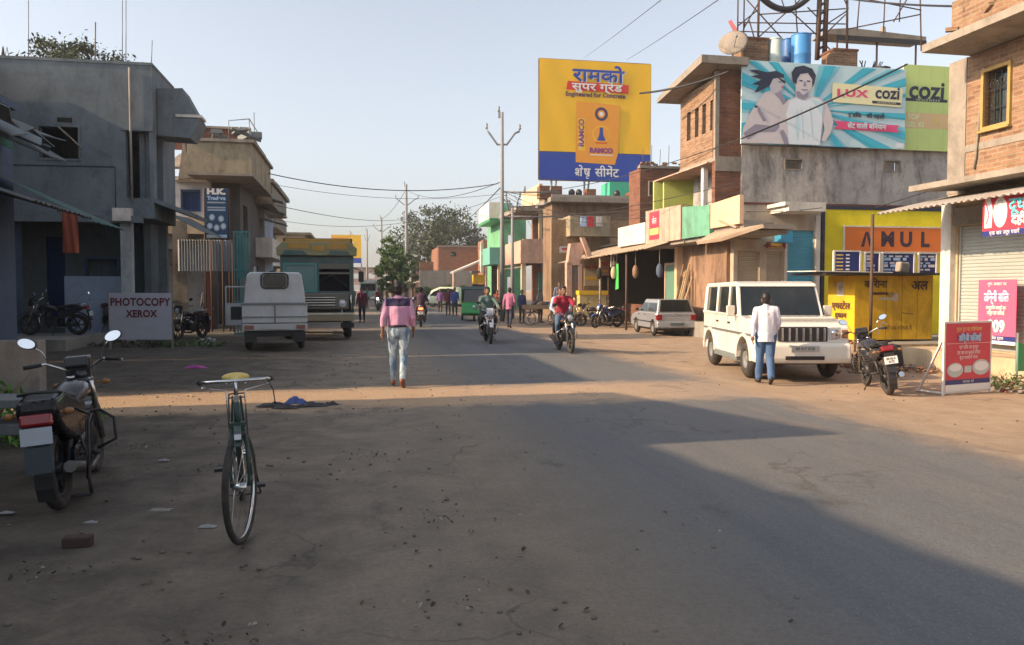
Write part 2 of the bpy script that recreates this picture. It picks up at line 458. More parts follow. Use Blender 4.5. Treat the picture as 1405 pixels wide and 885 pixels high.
# ------------------------------------------------------------------ materials of the place
def streetmat():
    m, t = newmat('street_surface')
    tc = t.n('ShaderNodeTexCoord'); g = tc.outputs['Object']
    sep = t.n('ShaderNodeSeparateXYZ'); t.l(g, sep.inputs[0]); X = sep.outputs[0]; Y = sep.outputs[1]
    big = t.noise(g, 0.35, 8, 0.65); mid = t.noise(g, 1.7, 9, 0.7, 0.4); fine = t.noise(g, 26, 6, 0.75); grit = t.noise(g, 120, 3, 0.8)
    lng = t.noise(t.mapping(g, (2.2, 0.12, 1)), 1.0, 7, 0.65)
    def wob(a, amp): return t.math('ADD', a, t.math('MULTIPLY', t.math('SUBTRACT', mid, 0.5), amp))
    # asphalt with tyre-polished streaks and dust
    asp = t.mix(t.ramp(lng, 0.35, 0.7), (0.092, 0.104, 0.118, 1), (0.135, 0.143, 0.150, 1))
    asp = t.mix(t.math('MULTIPLY', t.ramp(big, 0.4, 0.7), 0.35), asp, (0.185, 0.165, 0.145, 1))
    asp = t.mix(t.math('MULTIPLY', t.ramp(t.noise(g, 60, 2, 0.9), 0.56, 0.68), 0.5), asp, (0.26, 0.25, 0.235, 1))
    asp = t.mix(t.math('MULTIPLY', t.ramp(grit, 0.45, 0.75), 0.45), asp, (0.22, 0.21, 0.195, 1))
    asp = t.mix(t.math('MULTIPLY', t.ramp(fine, 0.46, 0.72), 0.5), asp, (0.07, 0.073, 0.078, 1))
    # packed dusty shoulder on the left
    sh = t.mix(t.ramp(mid, 0.3, 0.72), (0.170, 0.147, 0.120, 1), (0.30, 0.25, 0.195, 1))
    sh = t.mix(t.math('MULTIPLY', t.ramp(lng, 0.5, 0.75), 0.35), sh, (0.125, 0.120, 0.114, 1))
    sh = t.mix(t.math('MULTIPLY', t.ramp(t.noise(g, 48, 3, 0.9), 0.55, 0.68), 0.45), sh, (0.36, 0.32, 0.27, 1))
    sh = t.mix(t.math('MULTIPLY', t.ramp(fine, 0.45, 0.75), 0.4), sh, (0.10, 0.088, 0.076, 1))
    # dark trodden earth further left
    er = t.mix(t.ramp(mid, 0.35, 0.7), (0.075, 0.064, 0.050, 1), (0.165, 0.138, 0.108, 1))
    er = t.mix(t.math('MULTIPLY', t.ramp(fine, 0.42, 0.7), 0.5), er, (0.045, 0.038, 0.032, 1))
    er = t.mix(t.math('MULTIPLY', t.ramp(grit, 0.6, 0.8), 0.5), er, (0.24, 0.22, 0.19, 1))
    # sand on the right
    sd = t.mix(t.ramp(mid, 0.3, 0.7), (0.27, 0.195, 0.135, 1), (0.41, 0.315, 0.225, 1))
    sd = t.mix(t.math('MULTIPLY', t.ramp(fine, 0.42, 0.75), 0.45), sd, (0.19, 0.13, 0.09, 1))
    sd = t.mix(t.math('MULTIPLY', t.ramp(big, 0.5, 0.75), 0.4), sd, (0.24, 0.19, 0.15, 1))
    L = wob(X, 1.1); R_ = wob(X, 0.9); E = wob(X, 2.4)
    c = t.mix(t.ramp(t.math('MULTIPLY', t.math('ADD', E, 6.0), 0.1), 0.34, 0.62), er, sh)
    c = t.mix(t.ramp(t.math('MULTIPLY', t.math('ADD', L, 0.0), 0.25), 0.30, 0.62), c, asp)
    c = t.mix(t.ramp(t.math('MULTIPLY', R_, 0.1), 0.575, 0.66), c, sd)
    # drifts of pale sand thrown over the lane edge
    dr = t.math('MULTIPLY', t.ramp(t.noise(t.mapping(g, (1.1, 0.25, 1)), 1.0, 8, 0.7), 0.52, 0.68), t.ramp(t.math('MULTIPLY', X, 0.1), 0.44, 0.62))
    c = t.mix(t.math('MULTIPLY', dr, 0.5), c, (0.33, 0.24, 0.165, 1))
    # sandy strip across the street, painted paler to strengthen the sunlit band
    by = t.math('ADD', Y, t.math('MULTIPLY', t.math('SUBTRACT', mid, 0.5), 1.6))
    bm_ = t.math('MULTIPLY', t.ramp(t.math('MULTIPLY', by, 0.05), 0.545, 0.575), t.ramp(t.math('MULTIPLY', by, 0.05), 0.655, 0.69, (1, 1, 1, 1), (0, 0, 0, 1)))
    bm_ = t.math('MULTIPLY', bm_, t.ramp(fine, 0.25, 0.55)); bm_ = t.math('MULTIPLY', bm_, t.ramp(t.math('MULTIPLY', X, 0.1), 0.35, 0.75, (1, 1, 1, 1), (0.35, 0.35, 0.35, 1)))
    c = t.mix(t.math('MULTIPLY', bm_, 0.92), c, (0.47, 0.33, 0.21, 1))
    # hairline cracks, oil blotches and patches
    vo = t.n('ShaderNodeTexVoronoi', feature='DISTANCE_TO_EDGE'); vo.inputs['Scale'].default_value = 0.42
    wp = t.n('ShaderNodeVectorMath', operation='ADD'); t.l(g, wp.inputs[0]); wn_ = t.t.nodes.new('ShaderNodeTexNoise'); wn_.inputs['Scale'].default_value = 1.1; wn_.inputs['Detail'].default_value = 8; t.l(g, wn_.inputs['Vector'])
    ws = t.n('ShaderNodeVectorMath', operation='SCALE'); ws.inputs['Scale'].default_value = 1.6; t.l(wn_.outputs['Color'], ws.inputs[0]); t.l(ws.outputs[0], wp.inputs[1]); t.l(wp.outputs[0], vo.inputs['Vector'])
    cr = t.math('MULTIPLY', t.ramp(vo.outputs[0], 0.0, 0.012, (1, 1, 1, 1), (0, 0, 0, 1)), t.ramp(big, 0.47, 0.58))
    c = t.mix(t.math('MULTIPLY', cr, 0.55), c, (0.045, 0.042, 0.04, 1))
    ob = t.ramp(t.noise(t.mapping(g, (1.3, 0.6, 1), (7, 3, 0)), 1.0, 7, 0.7), 0.60, 0.70)
    c = t.mix(t.math('MULTIPLY', ob, 0.5), c, (0.06, 0.056, 0.053, 1))
    c = t.mix(t.math('MULTIPLY', t.ramp(t.noise(g, 4.5, 6, 0.75), 0.60, 0.72), 0.35), c, (0.055, 0.048, 0.042, 1))
    h = t.math('ADD', t.math('MULTIPLY', fine, 0.7), t.math('MULTIPLY', grit, 0.35))
    bst = t.ramp(t.math('MULTIPLY', X, 0.1), 0.1, 0.3, (1, 1, 1, 1), (0.35, 0.35, 0.35, 1))
    h = t.math('MULTIPLY', t.math('ADD', h, t.math('MULTIPLY', mid, 1.4)), bst)
    finish(t, c, 0.88, h, 0.9, 0.03, 0, 0.25)
    return m
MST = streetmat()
TSL = sorted(set([-600, -200, -90, -45, -25, -18] + [round(-14 + 0.25 * i, 3) for i in range(0, 137)] + [22, 26, 34, 50, 90, 200, 600]))
SSL = sorted(set([-300, -100, -40, -15, -8] + [round(-4 + 0.25 * i, 3) for i in range(0, 120)] + [round(26 + i, 2) for i in range(0, 60)] + [90, 100, 115, 135, 165, 220, 320, 500, 900]))
def gh(t, s):
    z = gz_ts(t, s)
    if -15 < t < 21 and -5 < s < 90:
        k = 1.0 if t < 0.5 else (0.25 if t < 6.2 else 1.0)
        z += (noise.noise(Vector((t * 0.9, s * 0.9, 0.3))) * 0.022 + noise.noise(Vector((t * 3.1, s * 3.1, 1.3))) * 0.010) * k
    return z
def sheet(name, ts, ss, dz):
    vs = [(a, b, gh(a, b) + dz) for b in ss for a in ts]; n = len(ts)
    fs = [(j * n + i, j * n + i + 1, (j + 1) * n + i + 1, (j + 1) * n + i) for j in range(len(ss) - 1) for i in range(n - 1)]
    if name == 'road':                     # tuck the long edges under the earth
        vs = [(a, b, z - (0.012 if a in (ts[0], ts[-1]) else 0.0)) for a, b, z in vs]
    me = bpy.data.meshes.new(name); me.from_pydata(vs, [], fs); me.materials.append(MST)
    for p in me.polygons: p.use_smooth = True
    o = bpy.data.objects.new(name, me); COL.objects.link(o); o.rotation_euler = (0, 0, TH); return o
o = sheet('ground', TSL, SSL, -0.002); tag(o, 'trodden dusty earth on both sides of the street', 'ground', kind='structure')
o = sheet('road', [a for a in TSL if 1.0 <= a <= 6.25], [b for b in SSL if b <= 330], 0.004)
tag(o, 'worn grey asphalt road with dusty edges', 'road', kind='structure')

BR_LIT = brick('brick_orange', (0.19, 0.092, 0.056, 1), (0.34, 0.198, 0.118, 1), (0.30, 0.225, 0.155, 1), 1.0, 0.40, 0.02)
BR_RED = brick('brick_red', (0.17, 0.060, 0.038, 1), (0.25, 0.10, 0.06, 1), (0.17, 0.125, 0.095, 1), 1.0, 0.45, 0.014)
BR_FAR = brick('brick_far', (0.24, 0.095, 0.06, 1), (0.33, 0.15, 0.09, 1), (0.24, 0.17, 0.13, 1), 1.0, 0.25, 0.014)
P_GREY = plaster('plaster_grey', (0.135, 0.165, 0.186, 1), (0.045, 0.052, 0.058, 1), 0.9, 0.5, 0.5, (0.20, 0.232, 0.252, 1))
P_LUX = plaster('plaster_stained', (0.30, 0.285, 0.27, 1), (0.055, 0.055, 0.058, 1), 0.9, 0.95, 0.9, (0.52, 0.49, 0.46, 1))
P_TAN = plaster('plaster_tan', (0.30, 0.255, 0.175, 1), (0.07, 0.055, 0.04, 1), 0.9, 0.8, 0.8)
P_WHITE = plaster('plaster_white', (0.58, 0.55, 0.50, 1), (0.17, 0.15, 0.13, 1), 0.6, 0.5, 0.8)
P_CREAM = plaster('plaster_cream', (0.46, 0.36, 0.24, 1), (0.17, 0.12, 0.08, 1), 0.7, 0.6, 0.8)
P_PINK = plaster('plaster_pink', (0.45, 0.30, 0.24, 1), (0.16, 0.10, 0.08, 1), 0.7, 0.6, 0.9)
P_PEACH = plaster('plaster_peach', (0.62, 0.42, 0.27, 1), (0.3, 0.20, 0.14, 1), 0.4, 0.3, 0.9)
P_GREEN = plaster('plaster_green', (0.12, 0.30, 0.21, 1), (0.07, 0.08, 0.06, 1), 0.7, 0.6, 0.8)
P_MINT = plaster('plaster_mint', (0.13, 0.34, 0.29, 1), (0.08, 0.2, 0.16, 1), 0.4, 0.3, 0.8)
P_LIME = plaster('plaster_lime', (0.50, 0.55, 0.16, 1), (0.35, 0.36, 0.12, 1), 0.2, 0.15, 0.8)
P_BLUE = plaster('plaster_blue', (0.075, 0.10, 0.15, 1), (0.04, 0.05, 0.07, 1), 0.4, 0.3, 0.8)
P_PALEBLUE = plaster('plaster_pale_blue', (0.26, 0.32, 0.42, 1), (0.2, 0.22, 0.26, 1), 0.3, 0.3, 0.8)
P_BROWN = plaster('plaster_brown', (0.235, 0.15, 0.10, 1), (0.045, 0.032, 0.026, 1), 0.8, 0.9, 0.7, (0.33, 0.21, 0.14, 1))
P_CEM = plaster('cement', (0.25, 0.235, 0.21, 1), (0.10, 0.09, 0.08, 1), 0.6, 0.5, 1.2)
P_SLAB = plaster('slab_cement', (0.25, 0.22, 0.185, 1), (0.08, 0.07, 0.06, 1), 0.8, 0.6, 1.4)
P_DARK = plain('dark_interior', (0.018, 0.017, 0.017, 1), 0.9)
P_AMUL = plaster('paint_olive_yellow', (0.66, 0.56, 0.02, 1), (0.36, 0.30, 0.03, 1), 0.3, 0.25, 0.9)
SHEET = corrugated('tin_sheet', (0.48, 0.46, 0.42, 1), (0.26, 0.17, 0.11, 1), 0.45)
SHEET_D = corrugated('tin_sheet_dark', (0.16, 0.19, 0.20, 1), (0.10, 0.08, 0.07, 1), 0.5)
SHEET_T = corrugated('tin_sheet_teal', (0.09, 0.17, 0.17, 1), (0.09, 0.09, 0.08, 1), 0.5)
SHEET_B = corrugated('tin_sheet_brown', (0.42, 0.33, 0.24, 1), (0.22, 0.15, 0.10, 1), 0.5, metal=0.0)
SH_TAN = shuttermat('shutter_tan', (0.42, 0.37, 0.28, 1)); SH_BLUE = shuttermat('shutter_blue', (0.07, 0.36, 0.52, 1), 0.2)
SH_GREY = shuttermat('shutter_grey', (0.36, 0.39, 0.37, 1)); SH_MINT = shuttermat('shutter_mint', (0.2, 0.4, 0.37, 1))
WHITE = plain('white_paint', (0.70, 0.69, 0.66, 1), 0.5, dirt=0.3)
BLACK = plain('black_paint', (0.022, 0.022, 0.024, 1), 0.45, dirt=0.2)
RUSTY = plain('rusty_steel', (0.10, 0.06, 0.045, 1), 0.8, 0.2, 0.5)
STEEL = plain('grey_steel', (0.22, 0.24, 0.26, 1), 0.6, 0.3, 0.4)
WOOD = plain('old_wood', (0.24, 0.16, 0.10, 1), 0.85, 0, 0.6, 5)
BAMBOO = plain('bamboo', (0.42, 0.31, 0.17, 1), 0.7, 0, 0.5, 6)
YEL = plain('yellow_paint', (0.76, 0.47, 0.02, 1), 0.55, dirt=0.25, dirtcol=(0.40, 0.22, 0.03, 1))
TEALP = plain('teal_paint', (0.10, 0.30, 0.30, 1), 0.6, dirt=0.5)
GREENP = plain('green_paint', (0.04, 0.26, 0.11, 1), 0.5, dirt=0.3)
BLUEP = plain('blue_plastic', (0.045, 0.22, 0.50, 1), 0.45, dirt=0.2)
WINGLASS = glassmat('window_glass')

class Bld:
    """a building: Empty at its street corner, children are its parts. All coordinates are street-frame (t, s, z)."""
    def __init__(s, name, label, cat, t, s0, z=0.0, group=None):
        s.o = (t, s0, z); s.root = roadthing(name, label, cat, t, s0, z, group)
    def part(s, name, mb, mat, parent=None, **kw):
        return mb.build(name, mat, parent or s.root, off=s.o, **kw)
def shutter_mb(axis, c, u0, u1, z0, z1, out=-1, pitch=0.075):
    """rolling shutter: a folded curtain of rounded slats"""
    m = MB(); n = max(4, int((z1 - z0) / pitch)); d = (z1 - z0) / n; pts = []
    for i in range(n):
        z = z0 + i * d; pts += [(0.0, z), (out * 0.018, z + d * .3), (out * 0.018, z + d * .75)]
    pts.append((0.0, z1)); P = (lambda u, k, z: (c + k, u, z)) if axis == 'x' else (lambda u, k, z: (u, c + k, z))
    vs = [P(u0, k, z) for k, z in pts] + [P(u1, k, z) for k, z in pts]; k = len(pts)
    m._add(vs, [(i, i + 1, k + i + 1, k + i) for i in range(k - 1)])
    for u in (u0, u1):
        a = P(u, out * 0.02, (z0 + z1) / 2); m.box(a, (0.07, 0.07, z1 - z0))
    return m
def frame_mb(axis, c, u0, u1, z0, z1, w=0.07, d=0.10, bars=0, hbars=0, bw=0.03):
    m = MB()
    def b(a0, a1, e0, e1, dd=d):
        if axis == 'x': m.bb(c - dd / 2, c + dd / 2, a0, a1, e0, e1)
        else: m.bb(a0, a1, c - dd / 2, c + dd / 2, e0, e1)
    b(u0 - w, u0, z0 - w, z1 + w); b(u1, u1 + w, z0 - w, z1 + w); b(u0, u1, z1, z1 + w); b(u0, u1, z0 - w, z0)
    for i in range(bars):
        x = u0 + (u1 - u0) * (i + 1) / (bars + 1); b(x - bw / 2, x + bw / 2, z0, z1, 0.03)
    for i in range(hbars):
        x = z0 + (z1 - z0) * (i + 1) / (hbars + 1); b(u0, u1, x - bw / 2, x + bw / 2, 0.024)
    return m
def corr_mb(p00, p10, p11, p01, n=24, amp=0.03, th=0.012, rag=0.0, seed=1):
    """corrugated sheet spanning four corners (p00-p10 is the edge across the waves); ragged far edge"""
    rnd = random.Random(seed)
    m = MB(); p00, p10, p11, p01 = map(Vector, (p00, p10, p11, p01)); nr = (p10 - p00).cross(p01 - p00).normalized()
    if nr.z < 0: nr = -nr
    k = n * 2; top = []; bot = []
    for i in range(k + 1):
        f = i / k; o = nr * (amp if i % 2 else -amp) * 0.5; e = (p01 - p00).normalized() * (rnd.uniform(-rag, rag) if i % 4 == 0 else 0)
        a = p00.lerp(p10, f) + o; b = p01.lerp(p11, f) + o + e
        top += [a, b]; bot += [a - nr * th, b - nr * th]
    N = len(top); fs = []
    for i in range(k):
        a = 2 * i; fs += [(a, a + 2, a + 3, a + 1), (N + a, N + a + 1, N + a + 3, N + a + 2), (a + 1, a + 3, N + a + 3, N + a + 1), (a, N + a, N + a + 2, a + 2)]
    fs += [(0, 1, N + 1, N), (2 * k, N + 2 * k, N + 2 * k + 1, 2 * k + 1)]
    return m._add(top + bot, fs)
# ================================================================== LEFT SIDE
# --- unseen buildings beside and behind the camera, outlines shaped to the shadows they cast
b = Bld('shop_building', 'unseen single storey shop block, outline shaped to its shadow, beside the near left shoulder', 'building', -7.1, -14)
b.part('wall', MB().prism([(-14, 0), (7.249, 0), (7.249, 5.06), (6.6, 5.12), (6.1, 5.13), (5.7, 5.2), (5.2, 5.22), (4.9, 5.30), (4.5, 5.25), (3.6, 5.30), (3.0, 5.38), (1.5, 5.45), (-2, 5.6), (-14, 5.7)], -13, -7.1, 'x'), P_BLUE)
b.part('door', MB().bb(-7.09, -7.05, 1, 3.5, 0, 2.5), SH_BLUE)
b = Bld('shade_blocker_house', 'unseen house added to shade the road between the awning shop and the cement building', 'house', -10.3, 18.9)  # added out of view to keep sun streaks off the road
b.part('wall', MB().bb(-16, -10.3, 18.9, 25.4, 0, 8.0), P_GREY); b.part('roof', MB().bb(-16.1, -10.2, 18.8, 25.45, 8.001, 8.1), P_CEM)
b = Bld('unseen_corner_house', 'unseen house with a sloping roof, outline shaped to its shadow, beside the near left shoulder', 'house', -7.1, 7.2)
b.part('wall', MB().prism([(7.25, 0), (11.35, 0), (11.35, 5.55), (10.2, 5.75), (7.25, 6.25)], -12.0, -7.1, 'x'), P_GREY)
# --- near shop at the left edge of the frame
s1 = 18.7
b = Bld('awning_shop', 'dark bluish shop with a patched tin awning at the left edge', 'shop', -7.1, 13.05)
b.part('wall', MB().wall('x', -7.35, 0.25, 13.05, s1, 0, 5.4, [(14.2, 16.8, 0.3, 2.7)]).bb(-12, -7.35, 13.05, 13.2, 0, 5.4).bb(-12, -7.35, s1 - .25, s1, 0, 5.4).bb(-12, -11.8, 13.2, s1 - .25, 0, 5.4).bb(-12, -7.0, 12.9, s1 + .05, 5.4, 5.55), P_BLUE)
t0 = -7.1
b.part('awning', corr_mb((t0, 15.0, 3.75), (t0, s1 - .6, 3.6), (t0 + 1.75, s1 - .6, 3.1), (t0 + 1.75, 15.0, 3.15), 26, 0.04, rag=0.08), SHEET_D)
b.part('awning_flap', corr_mb((t0 + .1, s1 - 1.9, 4.0), (t0 + .1, s1 + .2, 3.85), (t0 + 1.9, s1 + .8, 3.0), (t0 + 1.7, s1 - .5, 3.05), 12, 0.03, rag=0.1, seed=4), SHEET_T)
m = MB()
rnd = random.Random(5)
for i in range(9):
    a = rnd.uniform(-.5, .5); m.slab([(t0 - .2 + rnd.uniform(-.3, .3), 14.6 + i * .33, 5.3 - i * .05), (t0 + 1.3 + rnd.uniform(-.4, .3), 14.8 + i * .33, 4.45 + rnd.uniform(-.25, .25)), (t0 + 1.3, 15.3 + i * .33, 4.4 + rnd.uniform(-.2, .25)), (t0 - .2, 15.2 + i * .33, 5.2)], 0.025)
b.part('torn_roof_sheets', m, SHEET_D)
b.part('green_tarpaulin', MB().slab([(t0 + .02, 15.0, 5.3), (t0 + .15, s1 - .6, 5.1), (t0 + .2, s1 - .5, 4.5), (t0 + .1, 15.0, 4.6)], 0.02), plain('dull_green', (.03,.14,.08,1), .8))

# hanging cloth banner under the awning
tt, zz = onS(85, 305, 20.4); tb, zb = onS(108, 347, 20.4)
bn = roadthing('cloth_banner', 'faded orange cloth banner hanging under the awning', 'banner', (tt + tb) / 2, 20.4, zb)
m = MB(); n = 8; vs = []
for j in range(7):
    for i in range(n + 1):
        vs.append(((i / n - .5) * (tb - tt), 0.03 * sin(i * 1.7 + j * .6), (zz - zb + .25) * j / 6))
m._add(vs, [(j * (n + 1) + i, j * (n + 1) + i + 1, (j + 1) * (n + 1) + i + 1, (j + 1) * (n + 1) + i) for j in range(6) for i in range(n)], True)
m.build('cloth', plain('orange_cloth', (0.36, 0.10, 0.06, 1), 0.9, dirt=0.4), bn)
MB().cyl(((tt - tb) / 2 - .1, 0, zz - zb + .25), ((tb - tt) / 2 + .1, 0, zz - zb + .25), 0.012).build('rod', RUSTY, bn)

# --- grey cement building
tc_, zc_ = onS(208, 90, 25.6)
TG = tc_; SG = 25.6; DG = 2.9
b = Bld('cement_building', 'two storey unfinished grey cement building with open porch', 'building', TG, SG)
zt = zc_; zf = onS(172, 283, SG)[1]
w1 = onS(53, 173, SG); w2 = onS(108, 218, SG); o1 = onS(172, 179, SG); o2 = onS(206, 272, SG)
tl = TG - 13
m = MB().wall('y', SG, 0.25, tl, TG, zf, zt, [(w1[0], w2[0], w2[1], w1[1]), (o1[0], o2[0], o2[1], o1[1])])
m.wall('x', TG - 0.25, 0.25, SG + 0.25, SG + DG, zf, zt, [(SG + .4, SG + 1.2, o2[1], o1[1])])
m.bb(tl, tl + .25, SG + .25, SG + DG, 0, zt).bb(tl + .25, TG - .25, SG + DG - .25, SG + DG, 0, zt)
b.part('wall', m, P_GREY)
b.part('roof', MB().bb(tl, TG + .02, SG - .02, SG + DG + .02, zt, zt + .08).bb(tl + .25, TG - .25, SG + .25, SG + DG - .26, zt - .35, zt - .2), P_GREY)
# floor slab with flared eave towards the street
b.part('floor_slab', MB().bb(tl, TG, SG - .0, SG + DG, zf - .35, zf - .002).bb(tl, TG - .3, SG - .25, SG + .0, zf - .5, zf - .3), P_GREY)
ez = onS(240, 300, SG + 1)
b.part('eave', MB().slab([(TG + .01, SG, zf + .25), (TG + .01, SG + DG, zf + .25), (TG + 1.0, SG + DG, zf - .12), (TG + 1.0, SG, zf - .12)], 0.12), P_GREY)
b.part('roof_overhang', MB().prism([(TG + .02, zt - .55), (TG + .75, zt - .50), (TG + 1.25, zt - 1.45), (TG + .95, zt - 2.0), (TG + .02, zt - 1.95)], SG + .5, SG + 1.6, 'y'), P_GREY)
b.part('overhang_lip', MB().bb(TG + .55, TG + 1.3, SG + .45, SG + 1.2, zt - 1.38, zt - 1.3), P_WHITE)
b.part('window', frame_mb('y', SG + .04, w1[0], w2[0], w2[1], w1[1], .06, .14), P_GREY)
b.part('window', MB().bb(o1[0] - .1, o2[0] + .1, SG - .06, SG - .005, o1[1], o1[1] + .1).bb(o2[0] - .35, o2[0] - .2, SG + .3, SG + .5, o2[1], o1[1]), P_GREY)
m = MB()
a1 = Vector((*[onS(78, 172, SG - .1)[0]], SG - .1, onS(78, 172, SG - .1)[1])); a2 = onS(112, 203, SG - .1)
m.cyl(a1, (a2[0], SG - .1, a2[1]), 0.025); b.part('leaning_rod', m, P_SLAB)
b.part('drain_pipe', MB().tube([(TG - .6, SG - .06, zt - .1), (TG - .6, SG - .06, zf + .1)], .035, 8), P_CEM)
b.part('wire_conduit', MB().tube([(tl + 5, SG - .02, zf + 1.1), (o1[0] - .3, SG - .02, zf + 1.15), (o1[0] - .3, SG - .02, zf - .1)], .012, 5), BLACK)
b.part('vent', MB().bb(TG - 2.6, TG - 2.2, SG - .01, SG - .002, zt - 1.75, zt - 1.62), P_DARK)
# porch column, beam, inner walls
cx = onS(172, 300, SG)[0]
b.part('column', MB().bb(cx - .15, cx + .15, SG + .0, SG + .3, 0, zf - .35), plaster('column_cement', (0.33, 0.36, 0.37, 1)))
b.part('column_head', MB().bb(cx - .28, cx + .22, SG - .3, SG + .0, zf - .45, zf - .08), P_WHITE)
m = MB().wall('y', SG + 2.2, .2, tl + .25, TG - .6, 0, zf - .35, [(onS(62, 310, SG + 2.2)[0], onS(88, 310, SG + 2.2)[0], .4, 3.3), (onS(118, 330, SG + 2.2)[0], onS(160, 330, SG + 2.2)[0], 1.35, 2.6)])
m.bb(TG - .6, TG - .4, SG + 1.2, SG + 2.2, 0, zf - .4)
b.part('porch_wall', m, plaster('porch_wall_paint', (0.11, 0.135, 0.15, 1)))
b.part('door', frame_mb('y', SG + 2.3, onS(62, 310, SG + 2.2)[0], onS(88, 310, SG + 2.2)[0], .4, 3.3, .06, .1).bb(onS(63, 310, SG + 2.2)[0], onS(87, 310, SG + 2.2)[0], SG + 2.3, SG + 2.35, .4, 3.3), plain('navy_door', (0.015, 0.04, 0.13, 1), 0.4))
b.part('window', frame_mb('y', SG + 2.2, onS(118, 330, SG + 2.2)[0], onS(160, 330, SG + 2.2)[0], 1.35, 2.6, .06, .1, 1), plain('blue_frame', (0.05, 0.10, 0.22, 1), 0.5))
q0 = onS(88, 380, SG + .8)[0]; q1 = onS(163, 380, SG + .8)[0]
b.part('porch_counter', MB().bb(q0, q1, SG + .8, SG + 1.0, 0.3, onS(120, 379, SG + .8)[1]), P_PALEBLUE)
b.part('wall_patch', MB().bb(onS(0, 380, SG + .1)[0] - 2, onS(24, 380, SG + .1)[0], SG + .3, SG + .5, 0.3, zf - .4), P_BLUE)
for px, yt, yb in ((37, 0, 78), (129, 30, 84), (166, 0, 88), (171, 0, 88), (207, 55, 92)):
    tq, z1 = onS(px, yt, SG + .1); z0 = onS(px, yb, SG + .1)[1]
    z1 = min(z1, zt + 2.3)
    b.part('rebar', MB().cyl((tq, SG + .1, zt + .02), (tq + .03, SG + .12, z1), 0.022 if px == 129 else 0.013, seg=5), STEEL)
# raised cement apron in front of the porch
o = roadthing('cement_apron', 'raised cement apron in front of the grey building', 'apron', TG - 3, 22.2)
m = MB().bb(-9, 1.6, 0, 3.4, -0.1, 0.34); m.build('slab', P_CEM, o, rough=0.01)
# side lean-to at the right of the grey building
m = Bld('side_lean_to', 'low lean-to with a sagging dark tin roof beside the cement building', 'shed', TG, SG + 5)
s0 = SG + 3.0
z = onS(215, 300, s0)[1]
m.part('roof', corr_mb((TG - .2, s0, z + .15), (TG - .2, s0 + 3.5, z + .3), (onS(285, 320, s0)[0], s0 + 3.5, onS(285, 318, s0)[1]), (onS(280, 322, s0)[0], s0, onS(280, 318, s0)[1]), 10, .03, rag=.05), SHEET_D)
m.part('back_wall', MB().wall('y', s0 + 3.6, .15, TG - .4, onS(237, 350, s0 + 3.6)[0], 0, 4.2, [(onS(195, 1, s0 + 3.6)[0], onS(215, 1, s0 + 3.6)[0], 0.4, 3.0)]), P_SLAB)
m.part('window', frame_mb('y', s0 + 3.5, onS(197, 1, s0 + 3.5)[0], onS(221, 1, s0 + 3.5)[0], onS(280, 365, s0 + 3.5)[1], onS(280, 345, s0 + 3.5)[1], .06, .06), P_WHITE)
m.part('post', MB().cyl((onS(223, 1, s0 + .2)[0], s0 + .2, 0), (onS(223, 1, s0 + .2)[0], s0 + .2, 2.2), .05), plain('pale_post', (0.4, 0.27, 0.2, 1), 0.8))

# --- small house behind: white upper room with a little blue window
sH = 36.0
b = Bld('white_house', 'small whitewashed house with a little dark window above the lean-to', 'house', onS(283, 1, sH)[0], sH)
tA = onS(215, 1, sH)[0]; tB = onS(283, 1, sH)[0]
wz = [onS(250, 262, sH), onS(273, 288, sH)]
b.part('wall', MB().wall('y', sH, .2, tA - 3, tB, 0, onS(280, 248, sH)[1], [(wz[0][0], wz[1][0], wz[1][1], wz[0][1])]).bb(tB - .2, tB, sH + .2, sH + 5, 0, onS(280, 248, sH)[1]), plaster('white_house_wall', (0.42, 0.44, 0.46, 1)))
b.part('window', frame_mb('y', sH + .03, wz[0][0], wz[1][0], wz[1][1], wz[0][1], .07, .1, 1).bb(wz[0][0], wz[1][0], sH + .12, sH + .14, wz[1][1], wz[0][1]), plain('blue_window', (0.03, 0.06, 0.16, 1), 0.3))
b.part('roof', MB().slab([(onS(222, 1, sH - .5)[0], sH - .5, onS(280, 232, sH)[1]), (onS(222, 1, sH)[0], sH + 3, onS(280, 196, sH)[1]), (onS(250, 1, sH)[0], sH + 3, onS(280, 196, sH)[1]), (onS(262, 1, sH)[0], sH - .5, onS(280, 232, sH)[1])], .1), P_SLAB)
b.part('gable', MB().prism([(onS(248, 1, sH - .6)[0], onS(280, 196, sH)[1]), (onS(262, 1, sH - .6)[0], onS(280, 246, sH)[1]), (onS(240, 1, sH - .6)[0], onS(280, 250, sH)[1])], sH - .6, sH + 3, 'y'), P_SLAB)
b.part('balcony', MB().bb(tA - 1, tB, sH - 1.2, sH - 1.08, onS(280, 318, sH - 1.2)[1], onS(280, 298, sH - 1.2)[1]).bb(tA - 1, tB, sH - 1.2, sH, onS(280, 321, sH - 1.2)[1], onS(280, 318, sH - 1.2)[1]), P_CREAM)
b.part('sunshade', MB().prism([(onS(236, 1, sH)[0], onS(280, 250, sH)[1])] + [(onS(236 + 45 * i / 6, 1, sH)[0], onS(280, 248 - 5 * sin(pi * i / 6), sH)[1]) for i in range(7)] + [(onS(281, 1, sH)[0], onS(280, 250, sH)[1])], sH - .5, sH, 'y'), P_WHITE)
